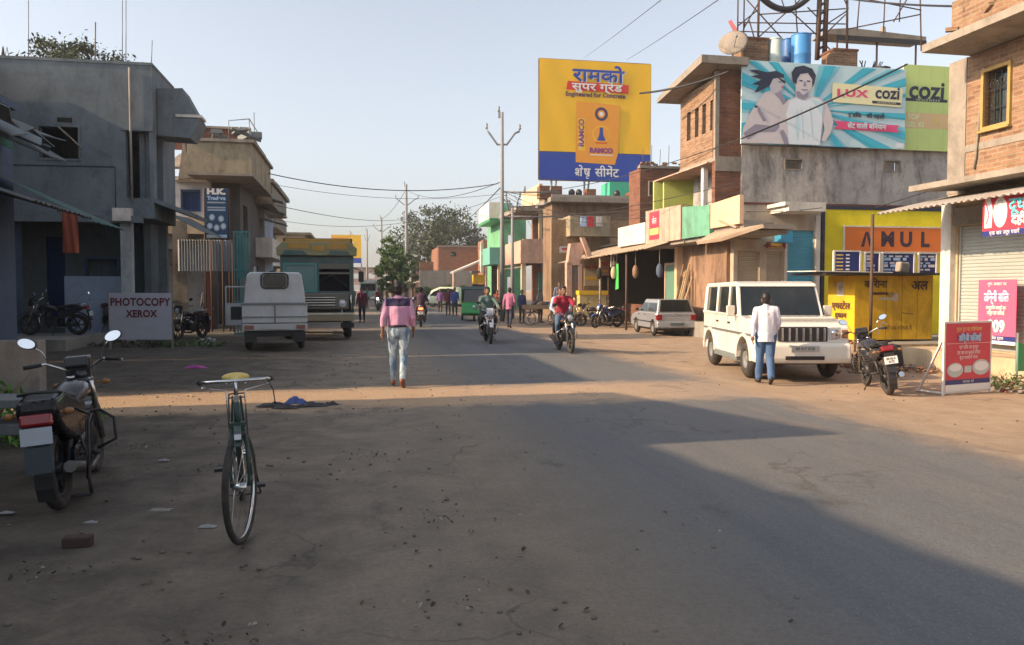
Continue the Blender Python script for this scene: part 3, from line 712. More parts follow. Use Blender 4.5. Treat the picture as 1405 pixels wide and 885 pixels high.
# metal fence panel + grey sheet below
o = roadthing('sheet_fence', 'pale grey sheet panels on thin posts below the trader sign', 'fence', onS(240, 1, 31)[0], 31.0)
tA = onS(238, 1, 31)[0]; tB = onS(314, 1, 31)[0]; zA = onS(280, 372, 31)[1]; zB = onS(280, 329, 31)[1]
corr_mb((tA, 31, zA), (tB, 31, zA), (tB, 31, zB), (tA, 31, zB), 20, .03).build('panel', plain('panel_grey', (0.27, 0.30, 0.34, 1), 0.6, dirt=.5, dirtcol=(0.42, 0.36, 0.28, 1)), o, off=(tA, 31, 0))
o.location = W(tA, 31, 0)
for px in (284, 300, 314):
    q = onS(px, 1, 30.95)[0]; MB().cyl((q - tA, -.05, 0), (q - tA, -.05, zB), .03, seg=6).build('post', RUSTY, o)

# --- brown concrete building with the big overhanging box
tK = onS(345, 195, 34.2)[0]
b = Bld('overhang_building', 'brown concrete building with a heavy overhanging upper storey and brick parapet', 'building', tK, 34.2)
zt2 = onS(345, 196, 34.2)[1]; zb2 = onS(345, 238, 34.2)[1]; tL2 = onS(253, 1, 34.2)[0]
b.part('overhang', MB().bb(tL2, tK, 34.2, 41.5, zb2, zt2), P_TAN)
b.part('overhang_edge', MB().bb(tL2 - .1, tK + .12, 34.1, 41.6, zt2, zt2 + .12).bb(tL2, tK + .05, 34.12, 41.5, zb2 - .12, zb2), P_SLAB)
tP = onS(222, 1, 37.0)[0]; tQ = onS(338, 1, 37.0)[0]
b.part('brick_parapet', MB().bb(tP, tQ, 37.0, 37.25, zt2 + .12, onS(280, 176, 37)[1]).bb(tQ - .25, tQ, 37.25, 44, zt2 + .12, onS(280, 176, 37)[1]), BR_RED)
b.part('parapet_cap', MB().bb(tP, tQ + .1, 36.9, 37.3, onS(280, 176, 37)[1], onS(280, 173, 37)[1]).bb(onS(258, 1, 36.9)[0], onS(263, 1, 36.9)[0], 36.88, 36.99, zt2 + .12, onS(280, 176, 37)[1]), P_SLAB)
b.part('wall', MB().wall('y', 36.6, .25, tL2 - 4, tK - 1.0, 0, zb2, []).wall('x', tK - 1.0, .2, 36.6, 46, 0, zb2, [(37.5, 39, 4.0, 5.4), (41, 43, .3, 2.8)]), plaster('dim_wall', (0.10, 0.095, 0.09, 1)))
b.part('railing', MB().tube([(tK - .1, 34.4, zt2 + .12), (tK - .1, 34.4, zt2 + 1.0), (tK - .1, 38, zt2 + 1.0)], .02, 5).tube([(tK - .1, 36, zt2 + .1), (tK - .1, 36, zt2 + 1.6)], .02, 5).tube([(tK - .9, 34.4, zt2 + .1), (tK - .9, 34.4, zt2 + .9), (tK - .1, 34.4, zt2 + 1.0)], .02, 5), STEEL)
m = MB(); rnd = random.Random(8)
for i in range(14): m.box((tK - rnd.uniform(-.1, 1.4), 34.3 + rnd.uniform(0, 1.4), zt2 + .15 + rnd.uniform(0, .5)), (rnd.uniform(.2, .7), .25, rnd.uniform(.05, .3)), (rnd.uniform(-.6, .6),) * 3)
b.part('roof_junk', m, SHEET_D)
# further left-side houses seen past the overhang
for i, (sq, px0, px1, yt, yb, mt, nm, lb) in enumerate([
        (42.5, 330, 371, 252, 470, P_PALEBLUE, 'balcony_house', 'pale house with stacked balconies right behind the overhanging building'),
        (58.0, 340, 376, 255, 470, P_GREY, 'grey_house', 'narrow grey house end behind the stacked balconies')]):
    t1 = onS(px1, 1, sq)[0]; t0_ = onS(px0, 1, sq)[0] - 5; zt_ = onS(355, yt, sq)[1]
    b = Bld(nm, lb, 'house', t1, sq)
    b.part('wall', MB().wall('y', sq, .25, t0_, t1 - .9, 0, zt_, [(t1 - 2.1, t1 - 1.2, 3.9, 5.2)]).wall('x', t1 - 1.1, .2, sq + .25, sq + 9, 0, zt_, [(sq + 1, sq + 2.4, 3.6, 5.2), (sq + 4, sq + 5.4, 3.6, 5.2)]), mt)
    for k, zz in enumerate((3.35, 6.0)):
        if zz > zt_: continue
        b.part('balcony', MB().bb(t1 - 1.7, t1, sq - .6, sq + 8, zz - .12, zz).bb(t1 - .1, t1, sq - .5, sq + 8, zz, zz + .85).bb(t1 - 1.7, t1 - .1, sq - .6, sq - .5, zz, zz + .85), P_WHITE if k == 0 else P_SLAB)
    b.part('roof', MB().bb(t0_, t1 + .1, sq - .7, sq + 9.2, zt_, zt_ + .18), P_SLAB)
    m = MB()
    for k in range(3): m.slab([(t1 - 1, sq - .4 + k, zt_ - .5 - k * .5), (t1 + .5, sq - .3 + k, zt_ - .9 - k * .5), (t1 + .5, sq + .8 + k, zt_ - .9 - k * .5), (t1 - 1, sq + .8 + k, zt_ - .5 - k * .5)], .05)
    b.part('sunshade', m, SHEET_D)
# teal grille shop front
o = roadthing('teal_gate', 'tall teal iron gate with vertical bars beside the pickup', 'gate', onS(316, 1, 29)[0], 29.0)
tA = onS(316, 1, 29)[0]; tB = onS(337, 1, 29)[0]; z1 = onS(326, 318, 29)[1]
m = MB()
for i in range(6): x = (tB - tA) * i / 5; m.bb(x - .02, x + .02, -.02, .02, 0, z1)
for zz in (0.1, 1.2, 2.3, z1): m.bb(-.03, tB - tA + .03, -.025, .025, zz - .03, zz + .03)
m.bb(.1, .35, .03, .05, z1 - 1.6, z1 - .1)
m.build('gate_bars', TEALP, o)
# dark shop interior things behind pickup (front of small shops)
b = Bld('shadowed_shopfront', 'dark open shopfront behind the parked motorbike and pickup', 'shop', -6.5, 32.5)
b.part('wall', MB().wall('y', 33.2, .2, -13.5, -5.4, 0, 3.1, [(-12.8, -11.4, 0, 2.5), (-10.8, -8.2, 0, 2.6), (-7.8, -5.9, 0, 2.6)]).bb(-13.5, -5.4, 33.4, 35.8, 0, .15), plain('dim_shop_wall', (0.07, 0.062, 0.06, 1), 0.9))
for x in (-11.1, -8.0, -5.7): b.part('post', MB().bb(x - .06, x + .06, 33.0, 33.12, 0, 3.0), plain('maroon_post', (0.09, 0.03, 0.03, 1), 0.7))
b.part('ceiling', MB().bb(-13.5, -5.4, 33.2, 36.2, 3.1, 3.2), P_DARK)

# --- far left row
rnd = random.Random(11)
cols = [P_CREAM, P_GREY, P_PINK, P_PALEBLUE, P_WHITE, P_TAN]
adj = ['cream', 'grey', 'pink', 'pale blue', 'white', 'tan']
sq = 70
for i in range(6):
    ln = rnd.uniform(8, 14); h = rnd.uniform(4.5, 7.5) * (0.85 if i > 2 else 1); t1 = -4.8 + rnd.uniform(-.6, .6)
    b = Bld('street_house', '%s street house, number %s along the far left row behind the truck' % (adj[i], ['first', 'second', 'third', 'fourth', 'fifth', 'last'][i]), 'house', t1, sq, group='far houses on the left')
    b.part('wall', MB().wall('x', t1 - .25, .25, sq, sq + ln, 0, h, [(sq + 1, sq + 3, 0, 2.5), (sq + 4, sq + 6, 0, 2.5), (sq + 1.5, sq + 2.5, 3.6, 4.4 if h > 4.6 else 3.9)]).wall('y', sq, .25, t1 - 7, t1 - .25, 0, h, []), cols[i])
    b.part('roof', MB().bb(t1 - 7, t1 + .5, sq - .2, sq + ln, h, h + .2), P_SLAB)
    b.part('awning', corr_mb((t1, sq, 3.0), (t1, sq + ln, 3.0), (t1 + 1.8, sq + ln, 2.5), (t1 + 1.8, sq, 2.5), 12, .05), SHEET_D)
    sq += ln + rnd.uniform(.3, 2)
# ================================================================== RIGHT SIDE
TR = 13.0
# --- brick house at the right edge
sC = onT(1300, 300, TR)[0]
b = Bld('brick_house', 'orange brick house with a yellow framed window at the right edge', 'house', TR, 6.0)
zr = onT(1268, 66, TR - 1.15)[1] - .1; zl = onT(1255, 262, TR - 1.25)[1]
y0, y1 = onT(1353, 92, TR), onT(1384, 172, TR)
wn = [min(y0[0], y1[0]), max(y0[0], y1[0]), onT(1370, 170, TR)[1], onT(1370, 94, TR)[1]]
gd = [onT(1395, 1, TR)[0], onT(1322, 1, TR)[0]]
sh0 = 0.35; shz = onT(1322, 310, TR)[1]
m = MB().wall('x', TR, .25, 6, sC, zl, zr, [wn]).bb(TR + .25, 24, sC - .25, sC, zl, zr).bb(TR + .25, 24, 6, 6.25, zl, zr)
b.part('upper_wall', m, BR_LIT)
b.part('corner_plaster', MB().bb(TR - .02, TR + .42, sC - .5, sC + .02, zl, zr).bb(TR - .015, TR - .002, 6, sC - .5, zr - 2.05, zr - 1.9), P_SLAB)
m = MB().wall('x', TR, .25, 6, sC, 0, zl, [(gd[0] - .6, gd[1], sh0, shz), (8, 11.5, sh0, shz)]).bb(TR + .25, 24, sC - .25, sC, 0, zl).bb(TR + .25, TR + .4, 6, sC - .25, 0, .05)
b.part('lower_wall', m, P_CREAM)
b.part('column', MB().bb(TR - .14, TR - .003, sC - .28, sC + .02, 0, zl - .1), P_WHITE)
b.part('shutter', shutter_mb('x', TR + .1, gd[0] - .6, gd[1], sh0, shz), SH_GREY)
b.part('lintel', MB().bb(TR - .10, TR - .004, 6.0, sC - .3, shz + .02, shz + .4), P_CEM)
b.part('window', frame_mb('x', TR + .0, wn[0], wn[1], wn[2], wn[3], .07, .12).bb(TR - .12, TR - .03, wn[0] - .1, wn[1] + .1, wn[2] - .12, wn[2] - .08), plain('window_ochre', (.40, .26, .08, 1), .7, dirt=.7))
m = frame_mb('x', TR + .1, wn[0], wn[1], wn[2], wn[3], .02, .05, 3, 2, .018)
for k in range(3): m.torus((TR + .1, wn[0] + (wn[1] - wn[0]) * (k + .5) / 3, wn[3] - .25), .09, .01, 'x', 14, 5)
b.part('window_grille', m, BLACK)
b.part('window_dark', MB().bb(TR + .18, TR + .2, wn[0], wn[1], wn[2], wn[3]), WINGLASS)
# ledge (concrete sunshade at the first floor)
b.part('ledge', MB().prism([(TR - 1.25, zl + .0), (TR - 1.25, zl + .12), (TR - .003, zl + .34), (TR - .003, zl + .05)], 6, onT(1252, 1, TR - 1.25)[0], 'y'), P_SLAB)
# roof slab and rubble parapet
e0 = onT(1268, 66, TR - 1.0)
b.part('roof_slab', MB().prism([(TR - 1.15, zr + .02), (TR - 1.15, zr + .18), (24, zr + .28), (24, zr + .02)], 6, onT(1266, 1, TR - 1.15)[0], 'y'), P_SLAB)
m = MB(); rnd = random.Random(3)
m.bb(TR - .5, TR - .2, 6, sC - .6, zr + .2, zr + 1.1)
for i in range(120): m.box((TR - .35 + rnd.uniform(-.45, .5), 6 + rnd.uniform(0, 1) * (sC - 6.4), zr + .3 + rnd.uniform(0, .85)), (.23, .11, .075), (rnd.uniform(-.5, .5), rnd.uniform(-.4, .4), rnd.uniform(0, 3)))
b.part('brick_parapet', m, BR_LIT)
m = MB()
for i in range(5): m.cyl((TR + .2 + .4 * i, sC - .2 - i * .3, zr + .2), (TR + .25 + .4 * i, sC - .15 - i * .3, zr + 1.7 + .2 * (i % 3)), .012, seg=5)
b.part('rebar', m, RUSTY)
b.part('stair_head', MB().wall('y', sC - 1.2, .2, TR + .9, TR + 4, zr + .28, zr + 3.2, [(TR + 1.4, TR + 2.0, zr + 1.2, zr + 2.2)]).bb(TR + .9, TR + 1.1, sC - 5, sC - 1.2, zr + .28, zr + 3.2), BR_LIT)
m = MB().tube([(onT(1352, 95, TR - .05)[0] + .1, 0, 0)] * 2, .001)
m = MB(); pts = []
for i, (px, py) in enumerate([(1350, 92), (1346, 130), (1343, 170), (1339, 215), (1336, 232)]):
    q = onT(px, py, TR - .04); pts.append((TR - .04, q[0], q[1]))
b.part('drain_pipe', MB().tube(pts, .022, 6), P_SLAB)
# tin awning over the shop
za = onT(1300, 268, TR)[1]
pA = onT(1205, 287, TR - 2.2)
b.part('awning', corr_mb((TR - .02, 6.0, zl - .05), (TR - .02, onT(1207, 1, TR - 1.75)[0] - .2, zl - .05), (TR - 1.75, onT(1207, 1, TR - 1.75)[0], pA[1] - .02), (TR - 1.75, 6.0, pA[1] + .02), 60, .045, .015, rag=.04), SHEET)
b.part('awning_post', MB().cyl((TR - 1.6, onT(1203, 1, TR - 1.6)[0], -.1), (TR - 1.6, onT(1203, 1, TR - 1.6)[0], pA[1]), .035), RUSTY)
b.part('plinth', MB().bb(TR - .9, TR + .0, 6.0, sC + .3, -.3, .33), P_CREAM)
# posters
def devlines(bd, rows):
    for (tx, u, v, sz, mt, bo) in rows: bd.text(tx, u, v, sz, mt, bold=bo)
POST_R = plain('poster_red', (0.60, 0.04, 0.07, 1), 0.5, dirt=.15); POST_P = plain('poster_pink', (0.75, 0.10, 0.20, 1), 0.5, dirt=.15)
POST_W = plain('poster_white', (0.80, 0.78, 0.76, 1), 0.5, dirt=.1); NAVY = plain('poster_navy', (0.02, 0.03, 0.16, 1), 0.5, dirt=.1)
POST_C = plain('poster_cyan', (0.12, 0.55, 0.62, 1), 0.5, dirt=.1); POST_LB = plain('poster_light_blue', (0.45, 0.62, 0.85, 1), 0.5, dirt=.1)
POST_G = plain('poster_plate_grey', (0.50, 0.54, 0.52, 1), 0.5, dirt=.1); POST_Y = plain('poster_yellow', (0.85, 0.6, 0.15, 1), 0.5, dirt=.1)
BPM = [WHITE, POST_R, POST_W, NAVY, POST_C, POST_LB, POST_G, POST_P, POST_Y, BLACK, GREENP]
def roadboard(name, label, px0, py0, px1, py1, t, group=None):
    """flat board on plane t, facing the street; returns root, board builder, width, height"""
    s1, zT = onT(px0, py0, t); s0, _ = onT(px1, py1, t); zB = onT(px0, py1, t)[1]; zT = onT(px0, py0, t)[1]
    r = thing(name, label, 'sign', W(t, s1, 0), TH - pi / 2, group)   # local x runs towards the camera
    return r, s1 - s0, zB, zT
r, w_, zb, zt_ = roadboard('shop_sign', 'red shop signboard with a pale vessel, hanging under the tin awning', 1349, 268, 1440, 325, TR - 1.5)
MB().bb(0, w_, 0, .04, zb, zt_).build('board', POST_R, r)
bd = Board(0.0); h = zt_ - zb
bd.rect(0, w_, zb, zb + h * .13, 3); bd.text('एक बार जरूर पधारें', w_ * .35, zb + h * .065, h * .13, 2, k=.006)
bd.disc(.42, zb + h * .55, .16, 2, ry=h * .36); bd.disc(.42, zb + h * .58, .11, 6, k=.006, ry=h * .26)
bd.poly([(.05, zb + h * .2), (.22, zb + h * .2), (.24, zb + h * .6), (.18, zb + h * .95), (.06, zb + h * .9)], 2)
bd.stroke([(.08, zb + h * .8), (.16, zb + h * .5), (.1, zb + h * .3)], .03, 7, .006)
bd.text('दूध', .82, zb + h * .68, h * .42, 4, bold=.01); bd.text('दही', .85, zb + h * .33, h * .3, 2, bold=.01)
bd.build('lettering', BPM, r)
r, w_, zb, zt_ = roadboard('wall_poster', 'tall pink and white poster pasted beside the grey shutter', 1343, 384, 1393, 470, TR - .16)
MB().bb(0, w_, 0, .012, zb, zt_).build('sheet', POST_P, r)
bd = Board(0.0); h = zt_ - zb
bd.rect(0, w_, zb, zb + h * .05, 2); bd.rect(0, w_, zb + h * .05, zb + h * .13, 3)
bd.text('तिन्नी सिल', w_ * .5, zb + h * .72, h * .19, 5, bold=.008, sx=.62); bd.text('आधुनिक कपड़ों का', w_ * .5, zb + h * .56, h * .075, 2, sx=.75, bold=.003); bd.text('शोरूम एवं सिलाई', w_ * .5, zb + h * .48, h * .075, 2, sx=.75, bold=.003)
bd.text('909', w_ * .5, zb + h * .27, h * .25, 2, bold=.014, sx=.9); bd.text('प्रवेश द्वार', w_ * .5, zb + h * .09, h * .07, 2)
bd.text('शुभ अवसर पर', w_ * .5, zb + h * .93, h * .07, 2)
bd.build('lettering', BPM, r)
# standing sign on the sand
g0 = gp(1295, 543); g1 = gp(1358, 538)
zz = 1.18
ang = atan2(g1.y - g0.y, g1.x - g0.x)
r = thing('standing_sign', 'tall red and white menu sign standing on the sand', 'sign', g0, ang)
wS = (g1 - g0).length
m = MB()
for x in (0.0, wS): m.bb(x - .02, x + .02, .0, .03, -.03, zz + .02)
m.bb(0, wS, 0, .03, zz, zz + .03).bb(0, wS, 0, .03, .03, .06); m.bb(.02, .05, .02, .55, 0.02, .05)
m.slab([(.05, .03, zz * .9), (.09, .03, zz * .9), (.09, .55, 0), (.05, .55, 0)], .02).slab([(wS - .09, .03, zz * .9), (wS - .05, .03, zz * .9), (wS - .05, .55, 0), (wS - .09, .55, 0)], .02)
m.build('frame', WHITE, r)
MB().bb(.02, wS - .02, -.005, .012, .06, zz).build('board', POST_R, r)
bd = Board(-.005); c = wS / 2
bd.rect(.02, wS - .02, .06, .17, 2); bd.rect(.02, wS - .02, .17, .25, 3); bd.text('सम्पर्क करें', c, .21, .06, 2)
bd.text('शुद्ध दूध का मिलनेवाला', c, 1.08, .085, 8, sx=.85); bd.text('तिन्नी सिलाई', c, .93, .14, 5, bold=.006, sx=.8)
bd.rect(.04, wS - .04, .845, .85, 2)
bd.text('एवं पनीर का सुन्दर', c, .78, .085, 2, sx=.8); bd.text('एक बार का सुन्दर मिलना', c, .69, .085, 2, sx=.72); bd.text('शुद्ध शाकाहारी भोजन', c, .61, .075, 2, sx=.75)
bd.disc(wS * .22, .41, wS * .17, 6, ry=.12); bd.disc(wS * .22, .45, wS * .13, 2, .006, ry=.06); bd.disc(wS * .78, .44, wS * .19, 6, ry=.13); bd.disc(wS * .78, .46, wS * .15, 2, .006, ry=.08); bd.rect(wS * .42, wS * .57, .36, .47, 6)
bd.build('lettering', BPM, r)
# green stand at right edge
g = gp(1396, 528)
r = thing('green_sign_stand', 'low green board on a metal stand at the right edge', 'sign', g, TH)
MB().bb(.0, 1.0, -.02, .02, .25, .75).bb(-.03, .0, -.03, .03, .25, .78).build('board', GREENP, r)
MB().cyl((-.02, 0, -.02), (-.02, 0, .95), .02).cyl((1.0, 0, -.02), (1.0, 0, .95), .02).cyl((-.02, 0, .12), (1, 0, .12), .012).build('stand', STEEL, r)
Board(-.021).text('फल', .5, .5, .3, 2, bold=.01).build('lettering', BPM, r)
g = gp(1392, 505)
r = thing('bamboo_post', 'bamboo pole leaning against the shop at the right edge', 'pole', g, 0)
MB().tube([(0, 0, 0), (.03, .05, 1.6), (-.02, .1, 3.4)], [.05, .045, .04]).build('shaft', BAMBOO, r)
for k in range(3): MB().cyl((-.12, 0, 1.7 + k * .3), (.35, .06, 1.75 + k * .3), .018, seg=6).build('rung', BAMBOO, r)

# --- building with the big advert (stained grey wall)
SL = onT(1017, 250, TR)[0]
zL1 = onS(1100, 281, SL)[1]; zL2 = onS(1017, 84, SL)[1] - .1
b = Bld('advert_building', 'stained grey two storey building carrying the wide blue and green advert', 'building', TR, SL)
def oS(px, py, s=SL): return onS(px, py, s)
h1 = [oS(1078, 219), oS(1100, 232)]; h2 = [oS(1214, 221), oS(1234, 235)]
tE = oS(1420, 1)[0]
b.part('upper_wall', MB().wall('y', SL, .25, TR, tE, zL1, zL2, [(h1[0][0], h1[1][0], h1[1][1], h1[0][1]), (h2[0][0], h2[1][0], h2[1][1], h2[0][1])]).bb(TR, TR + .25, SL + .25, SL + 4, zL1, zL2).bb(15, tE, SL + 7.7, SL + 8, zL1, zL2).bb(TR + .25, 15, SL + 3.7, SL + 4, zL1, zL2), P_LUX)
b.part('roof', MB().bb(TR + .25, 15, SL + .25, SL + 3.7, zL2 - .9, zL2 - .7).bb(15, tE, SL + .25, SL + 7.7, zL2 - .9, zL2 - .7), P_SLAB)
for hh in (h1, h2):
    f = frame_mb('y', SL + .02, hh[0][0], hh[1][0], hh[1][1], hh[0][1], .05, .08); b.part('window', f, P_SLAB)
b.part('floor_line', MB().bb(TR, tE, SL - .03, SL - .001, zL1 - .02, zL1 + .05), plain('dark_red_line', (0.13, 0.04, 0.03, 1), 0.8))
# lower front: openings for tan shutters and blue shutter
k1 = [oS(1012, 346)[0], oS(1047, 1)[0]]; k2 = [oS(1052, 346)[0], oS(1079, 1)[0]]; k3 = [oS(1086, 1)[0], oS(1122, 1)[0]]
zk = oS(1030, 345)[1]; zk3 = oS(1100, 316)[1]
zl1 = zL1 - .02
m = MB().wall('y', SL, .25, TR - .25, oS(1131, 1)[0], 0, zl1, [(k1[0], k1[1], .35, zk), (k2[0], k2[1], .35, zk), (k3[0], k3[1], .35, zk3)])
b.part('lower_wall', m, plaster('lower_front', (0.40, 0.34, 0.27, 1), (0.1, 0.08, 0.07, 1)))
b.part('shutter', shutter_mb('y', SL + .1, k1[0], k1[1], .35, zk), SH_TAN)
b.part('shutter', shutter_mb('y', SL + .1, k2[0], k2[1], .35, zk), SH_TAN)
b.part('shutter', shutter_mb('y', SL + .1, k3[0], k3[1], .35, zk3), SH_BLUE)
b.part('door_post', MB().bb(oS(1123, 1)[0], oS(1129, 1)[0], SL - .08, SL - .003, 0, zl1 - .35).bb(oS(1081, 1)[0], oS(1084, 1)[0], SL - .06, SL - .003, 0, zk3 + .1), P_WHITE)
b.part('shop_box', MB().bb(oS(1066, 1)[0], oS(1082, 1)[0], SL - .5, SL - .05, oS(1075, 334)[1], oS(1075, 318)[1]), plain('blue_box', (0.04, 0.28, 0.5, 1), .5))
# concrete sunshade over the blue shutter
b.part('sunshade', MB().bb(oS(1080, 1, SL - .9)[0], oS(1131, 1, SL - .9)[0], SL - 1.2, SL - .003, zl1 - .32, zl1 - .02).bb(oS(1045, 1)[0] + .3, oS(1080, 1, SL - .9)[0], SL - 1.2, SL - .003, zl1 - .14, zl1 - .02), P_WHITE)
# olive yellow shop wall with the sign
tA = oS(1131, 1)[0]; tB = oS(1300, 1)[0]
b.part('painted_wall', MB().bb(tA + .12, tB + 2, SL - .06, SL - .001, 0, zl1 - .12), P_AMUL)
b.part('wall_border', MB().bb(tA, tA + .12, SL - .09, SL - .001, 0, zl1).bb(tA + .12, tB + 2, SL - .09, SL - .001, zl1 - .12, zl1), plain('navy_border', (0.012, 0.02, 0.045, 1), .5))
r = roadthing('dairy_sign', 'long orange sign with dark letters on the olive yellow wall', 'sign', oS(1162, 1)[0], SL - .12)
wA = oS(1297, 1, SL - .12)[0] - oS(1162, 1, SL - .12)[0]; hA0 = oS(1200, 345, SL - .12)[1]; hA1 = oS(1200, 312, SL - .12)[1]
MB().bb(0, wA, 0, .05, hA0, hA1).build('board', plain('sign_orange', (0.70, 0.17, 0.015, 1), .5, dirt=.15), r)
MB().bb(-.05, wA + .05, -.02, .04, hA1, hA1 + .05).bb(-.05, wA + .05, -.02, .04, hA0 - .05, hA0).bb(-.05, 0, -.02, .04, hA0, hA1).bb(wA, wA + .05, -.02, .04, hA0, hA1).build('frame', P_WHITE, r)
bd = Board(0.0); hh = hA1 - hA0; cz = (hA0 + hA1) / 2; lt = plain('sign_letter', (0.03, 0.012, 0.03, 1), .4, dirt=.1)
sz = hh * .62; u = wA * .22
bd.poly([(u - .22, cz - sz / 2), (u - .09, cz - sz / 2), (u, cz + sz * .3), (u + .12, cz - sz / 2), (u + .25, cz - sz / 2), (u + .07, cz + sz / 2), (u - .05, cz + sz / 2)], 0)
for ch, k in (('M', .435), ('U', .625), ('L', .82)): bd.text(ch, wA * k, cz - .01, sz * 1.35, 0, bold=.03)
bd.build('lettering', [lt], r)
# kiosk: yellow painted stall
tK0, _ = onS(1180, 1, 19.9); sK = 19.9
zK0 = onS(1230, 466, sK)[1]; zK1 = onS(1230, 378, sK)[1]; tK1 = onS(1289, 1, sK)[0]; sK1 = onT(1136, 400, tK0)[0]
KM = plaster('kiosk_paint', (0.72, 0.42, 0.02, 1), (0.16, 0.09, 0.03, 1), 0.7, 0.55, 1.3, (0.80, 0.50, 0.03, 1))
b = Bld('yellow_kiosk', 'yellow painted wooden kiosk covered in worn Hindi lettering', 'kiosk', tK0, sK)
b.part('body', MB().bb(tK0, tK1, sK, sK1, zK0, zK1), KM, bevel=.01)
b.part('roof', MB().bb(onS(1120, 1, sK)[0] + .2, tK1 + .1, sK - .35, sK1 + .2, zK1 + .01, zK1 + .07), BLACK)
b.part('roof_edge', MB().slab([(onS(1120, 1, sK)[0], sK - .2, zK1 + .12), (tK0 + .9, sK - .36, zK1 + .09), (tK0 + .9, sK1, zK1 + .10), (onS(1120, 1, sK)[0], sK1, zK1 + .14)], .025), P_WHITE)
for a, c in ((tK0 + .05, sK + .05), (tK1 - .05, sK + .05), (tK0 + .05, sK1 - .05), (tK1 - .05, sK1 - .05)): b.part('leg', MB().bb(a - .04, a + .04, c - .04, c + .04, -.15, zK0), WOOD)
KB = [plain('kiosk_ink', (0.10, 0.045, 0.02, 1), .8, dirt=.5), plain('kiosk_paper', (0.55, 0.48, 0.38, 1), .8, dirt=.5), KM]
bd = Board(-.002); wK = tK1 - tK0; hK = zK1 - zK0
bd.text('अल', wK * .82, zK0 + hK * .84, .36, 0, bold=.015); bd.text('किराना', wK * .26, zK0 + hK * .86, .28, 0, bold=.01); bd.rect(wK * .2, wK * .42, zK0 + hK * .70, zK0 + hK * .74, 0)
bd.text('स्टोर', wK * .45, zK0 + hK * .70, .16, 0); bd.rect(wK * .3, wK * .5, zK0 + hK * .62, zK0 + hK * .66, 1); bd.rect(wK * .48, wK * .55, zK0 + hK * .60, zK0 + hK * .72, 1)
bd.text('यहाँ सब मिलता है', wK * .55, zK0 + hK * .18, .14, 0); bd.stroke([(wK * .3, zK0 + .15), (wK * .35, zK0 + .5), (wK * .42, zK0 + .42)], .04, 1); bd.stroke([(wK * .6, zK0 + .75), (wK * .75, zK0 + .70)], .02, 0)
for i in range(4): bd.rect(wK * (i + 1) / 5 - .008, wK * (i + 1) / 5 + .004, zK0, zK1, 0, .0015)
bd.build('lettering', KB, b.root)
bd = Board(-.002); wk = sK1 - sK
bd.rect(wk * .35, wk * .62, zK0 + hK * .68, zK0 + hK * .9, 1); bd.text('श्री', wk * .49, zK0 + hK * .79, .2, 0, .006, sx=.7)
bd.text('एयरटेल', wk * .52, zK0 + hK * .52, .26, 0, bold=.01, sx=1.2); bd.text('दुकान', wk * .52, zK0 + hK * .37, .2, 0, bold=.01, sx=1.3); bd.disc(wk * .7, zK0 + hK * .15, .12, 1, ry=.07)
q = bd.build('lettering', KB, b.root); q.rotation_euler = (0, 0, -pi / 2); q.location = (0, wk, 0)
# row of blue and white packet display boards above the kiosk
def display(px0, px1, k):
    s_ = sK + 1.2; a, c = onS(px0, 1, s_)[0], onS(px1, 1, s_)[0]; z0 = zK1 + .09; z1 = onS(1220, 346 + (2 if k else 0), s_)[1]
    r = roadthing('display_board', ['tilted dark blue display board with yellow stripes at the left end above the kiosk', 'second blue and white display board above the kiosk', 'third blue and white display board above the kiosk, behind the grey box', 'last blue and white display board above the kiosk, at its right end'][k], 'board', a, s_, z0, 'display boards above the kiosk')
    w_ = c - a; h_ = z1 - z0
    MB().bb(0, w_, 0, .04, 0, h_).build('panel', NAVY, r)
    m = MB()
    for x in (0, w_): m.bb(x - .03, x + .03, -.03, .02, 0, h_ + .02)
    m.bb(0, w_, -.02, .02, h_, h_ + .04); m.build('frame', P_WHITE, r)
    bd = Board(-.002); rn = random.Random(k)
    for i in range(5):
        z = h_ * (.14 + .17 * i)
        if k == 0: bd.rect(.08, .3, z, z + .035, 1); bd.rect(w_ * .45, w_ * .45 + .12, z, z + .04, 0)
        else:
            x = .06
            while x < w_ - .2: l = rn.uniform(.05, .25); bd.rect(x, x + l, z, z + .05 + .03 * (i % 2), 0 if rn.random() < .7 else 2); x += l + rn.uniform(.03, .1)
    bd.build('lettering', [POST_W, POST_Y, POST_LB], r)
for k, (a, c) in enumerate(((1150, 1187), (1193, 1214), (1217, 1262), (1268, 1293))): display(a, c, k)
r = roadthing('stone_block', 'pale squarish bundle resting on the kiosk roof', 'bundle', onS(1238, 1, sK + .6)[0], sK + .6, zK1 + .07)
m = MB().box((.18, 0, .17), (.36, .22, .30), (0, .15, .1)); m.build('block', P_SLAB, r, bevel=.05)
# cement step in front of kiosk
b = Bld('cement_plinth', 'low cement plinth in front of the yellow kiosk', 'step', tK0 + .4, sK - .9)
b.part('slab', MB().bb(tK0 + .25, 19, sK - 1.1, sK + 2.5, -.2, zK0 - .05), P_CEM, rough=.01)
b.part('edge', MB().bb(tK0 + .25, 19, sK - 1.14, sK - 1.101, zK0 - .22, zK0 - .04), P_CREAM)

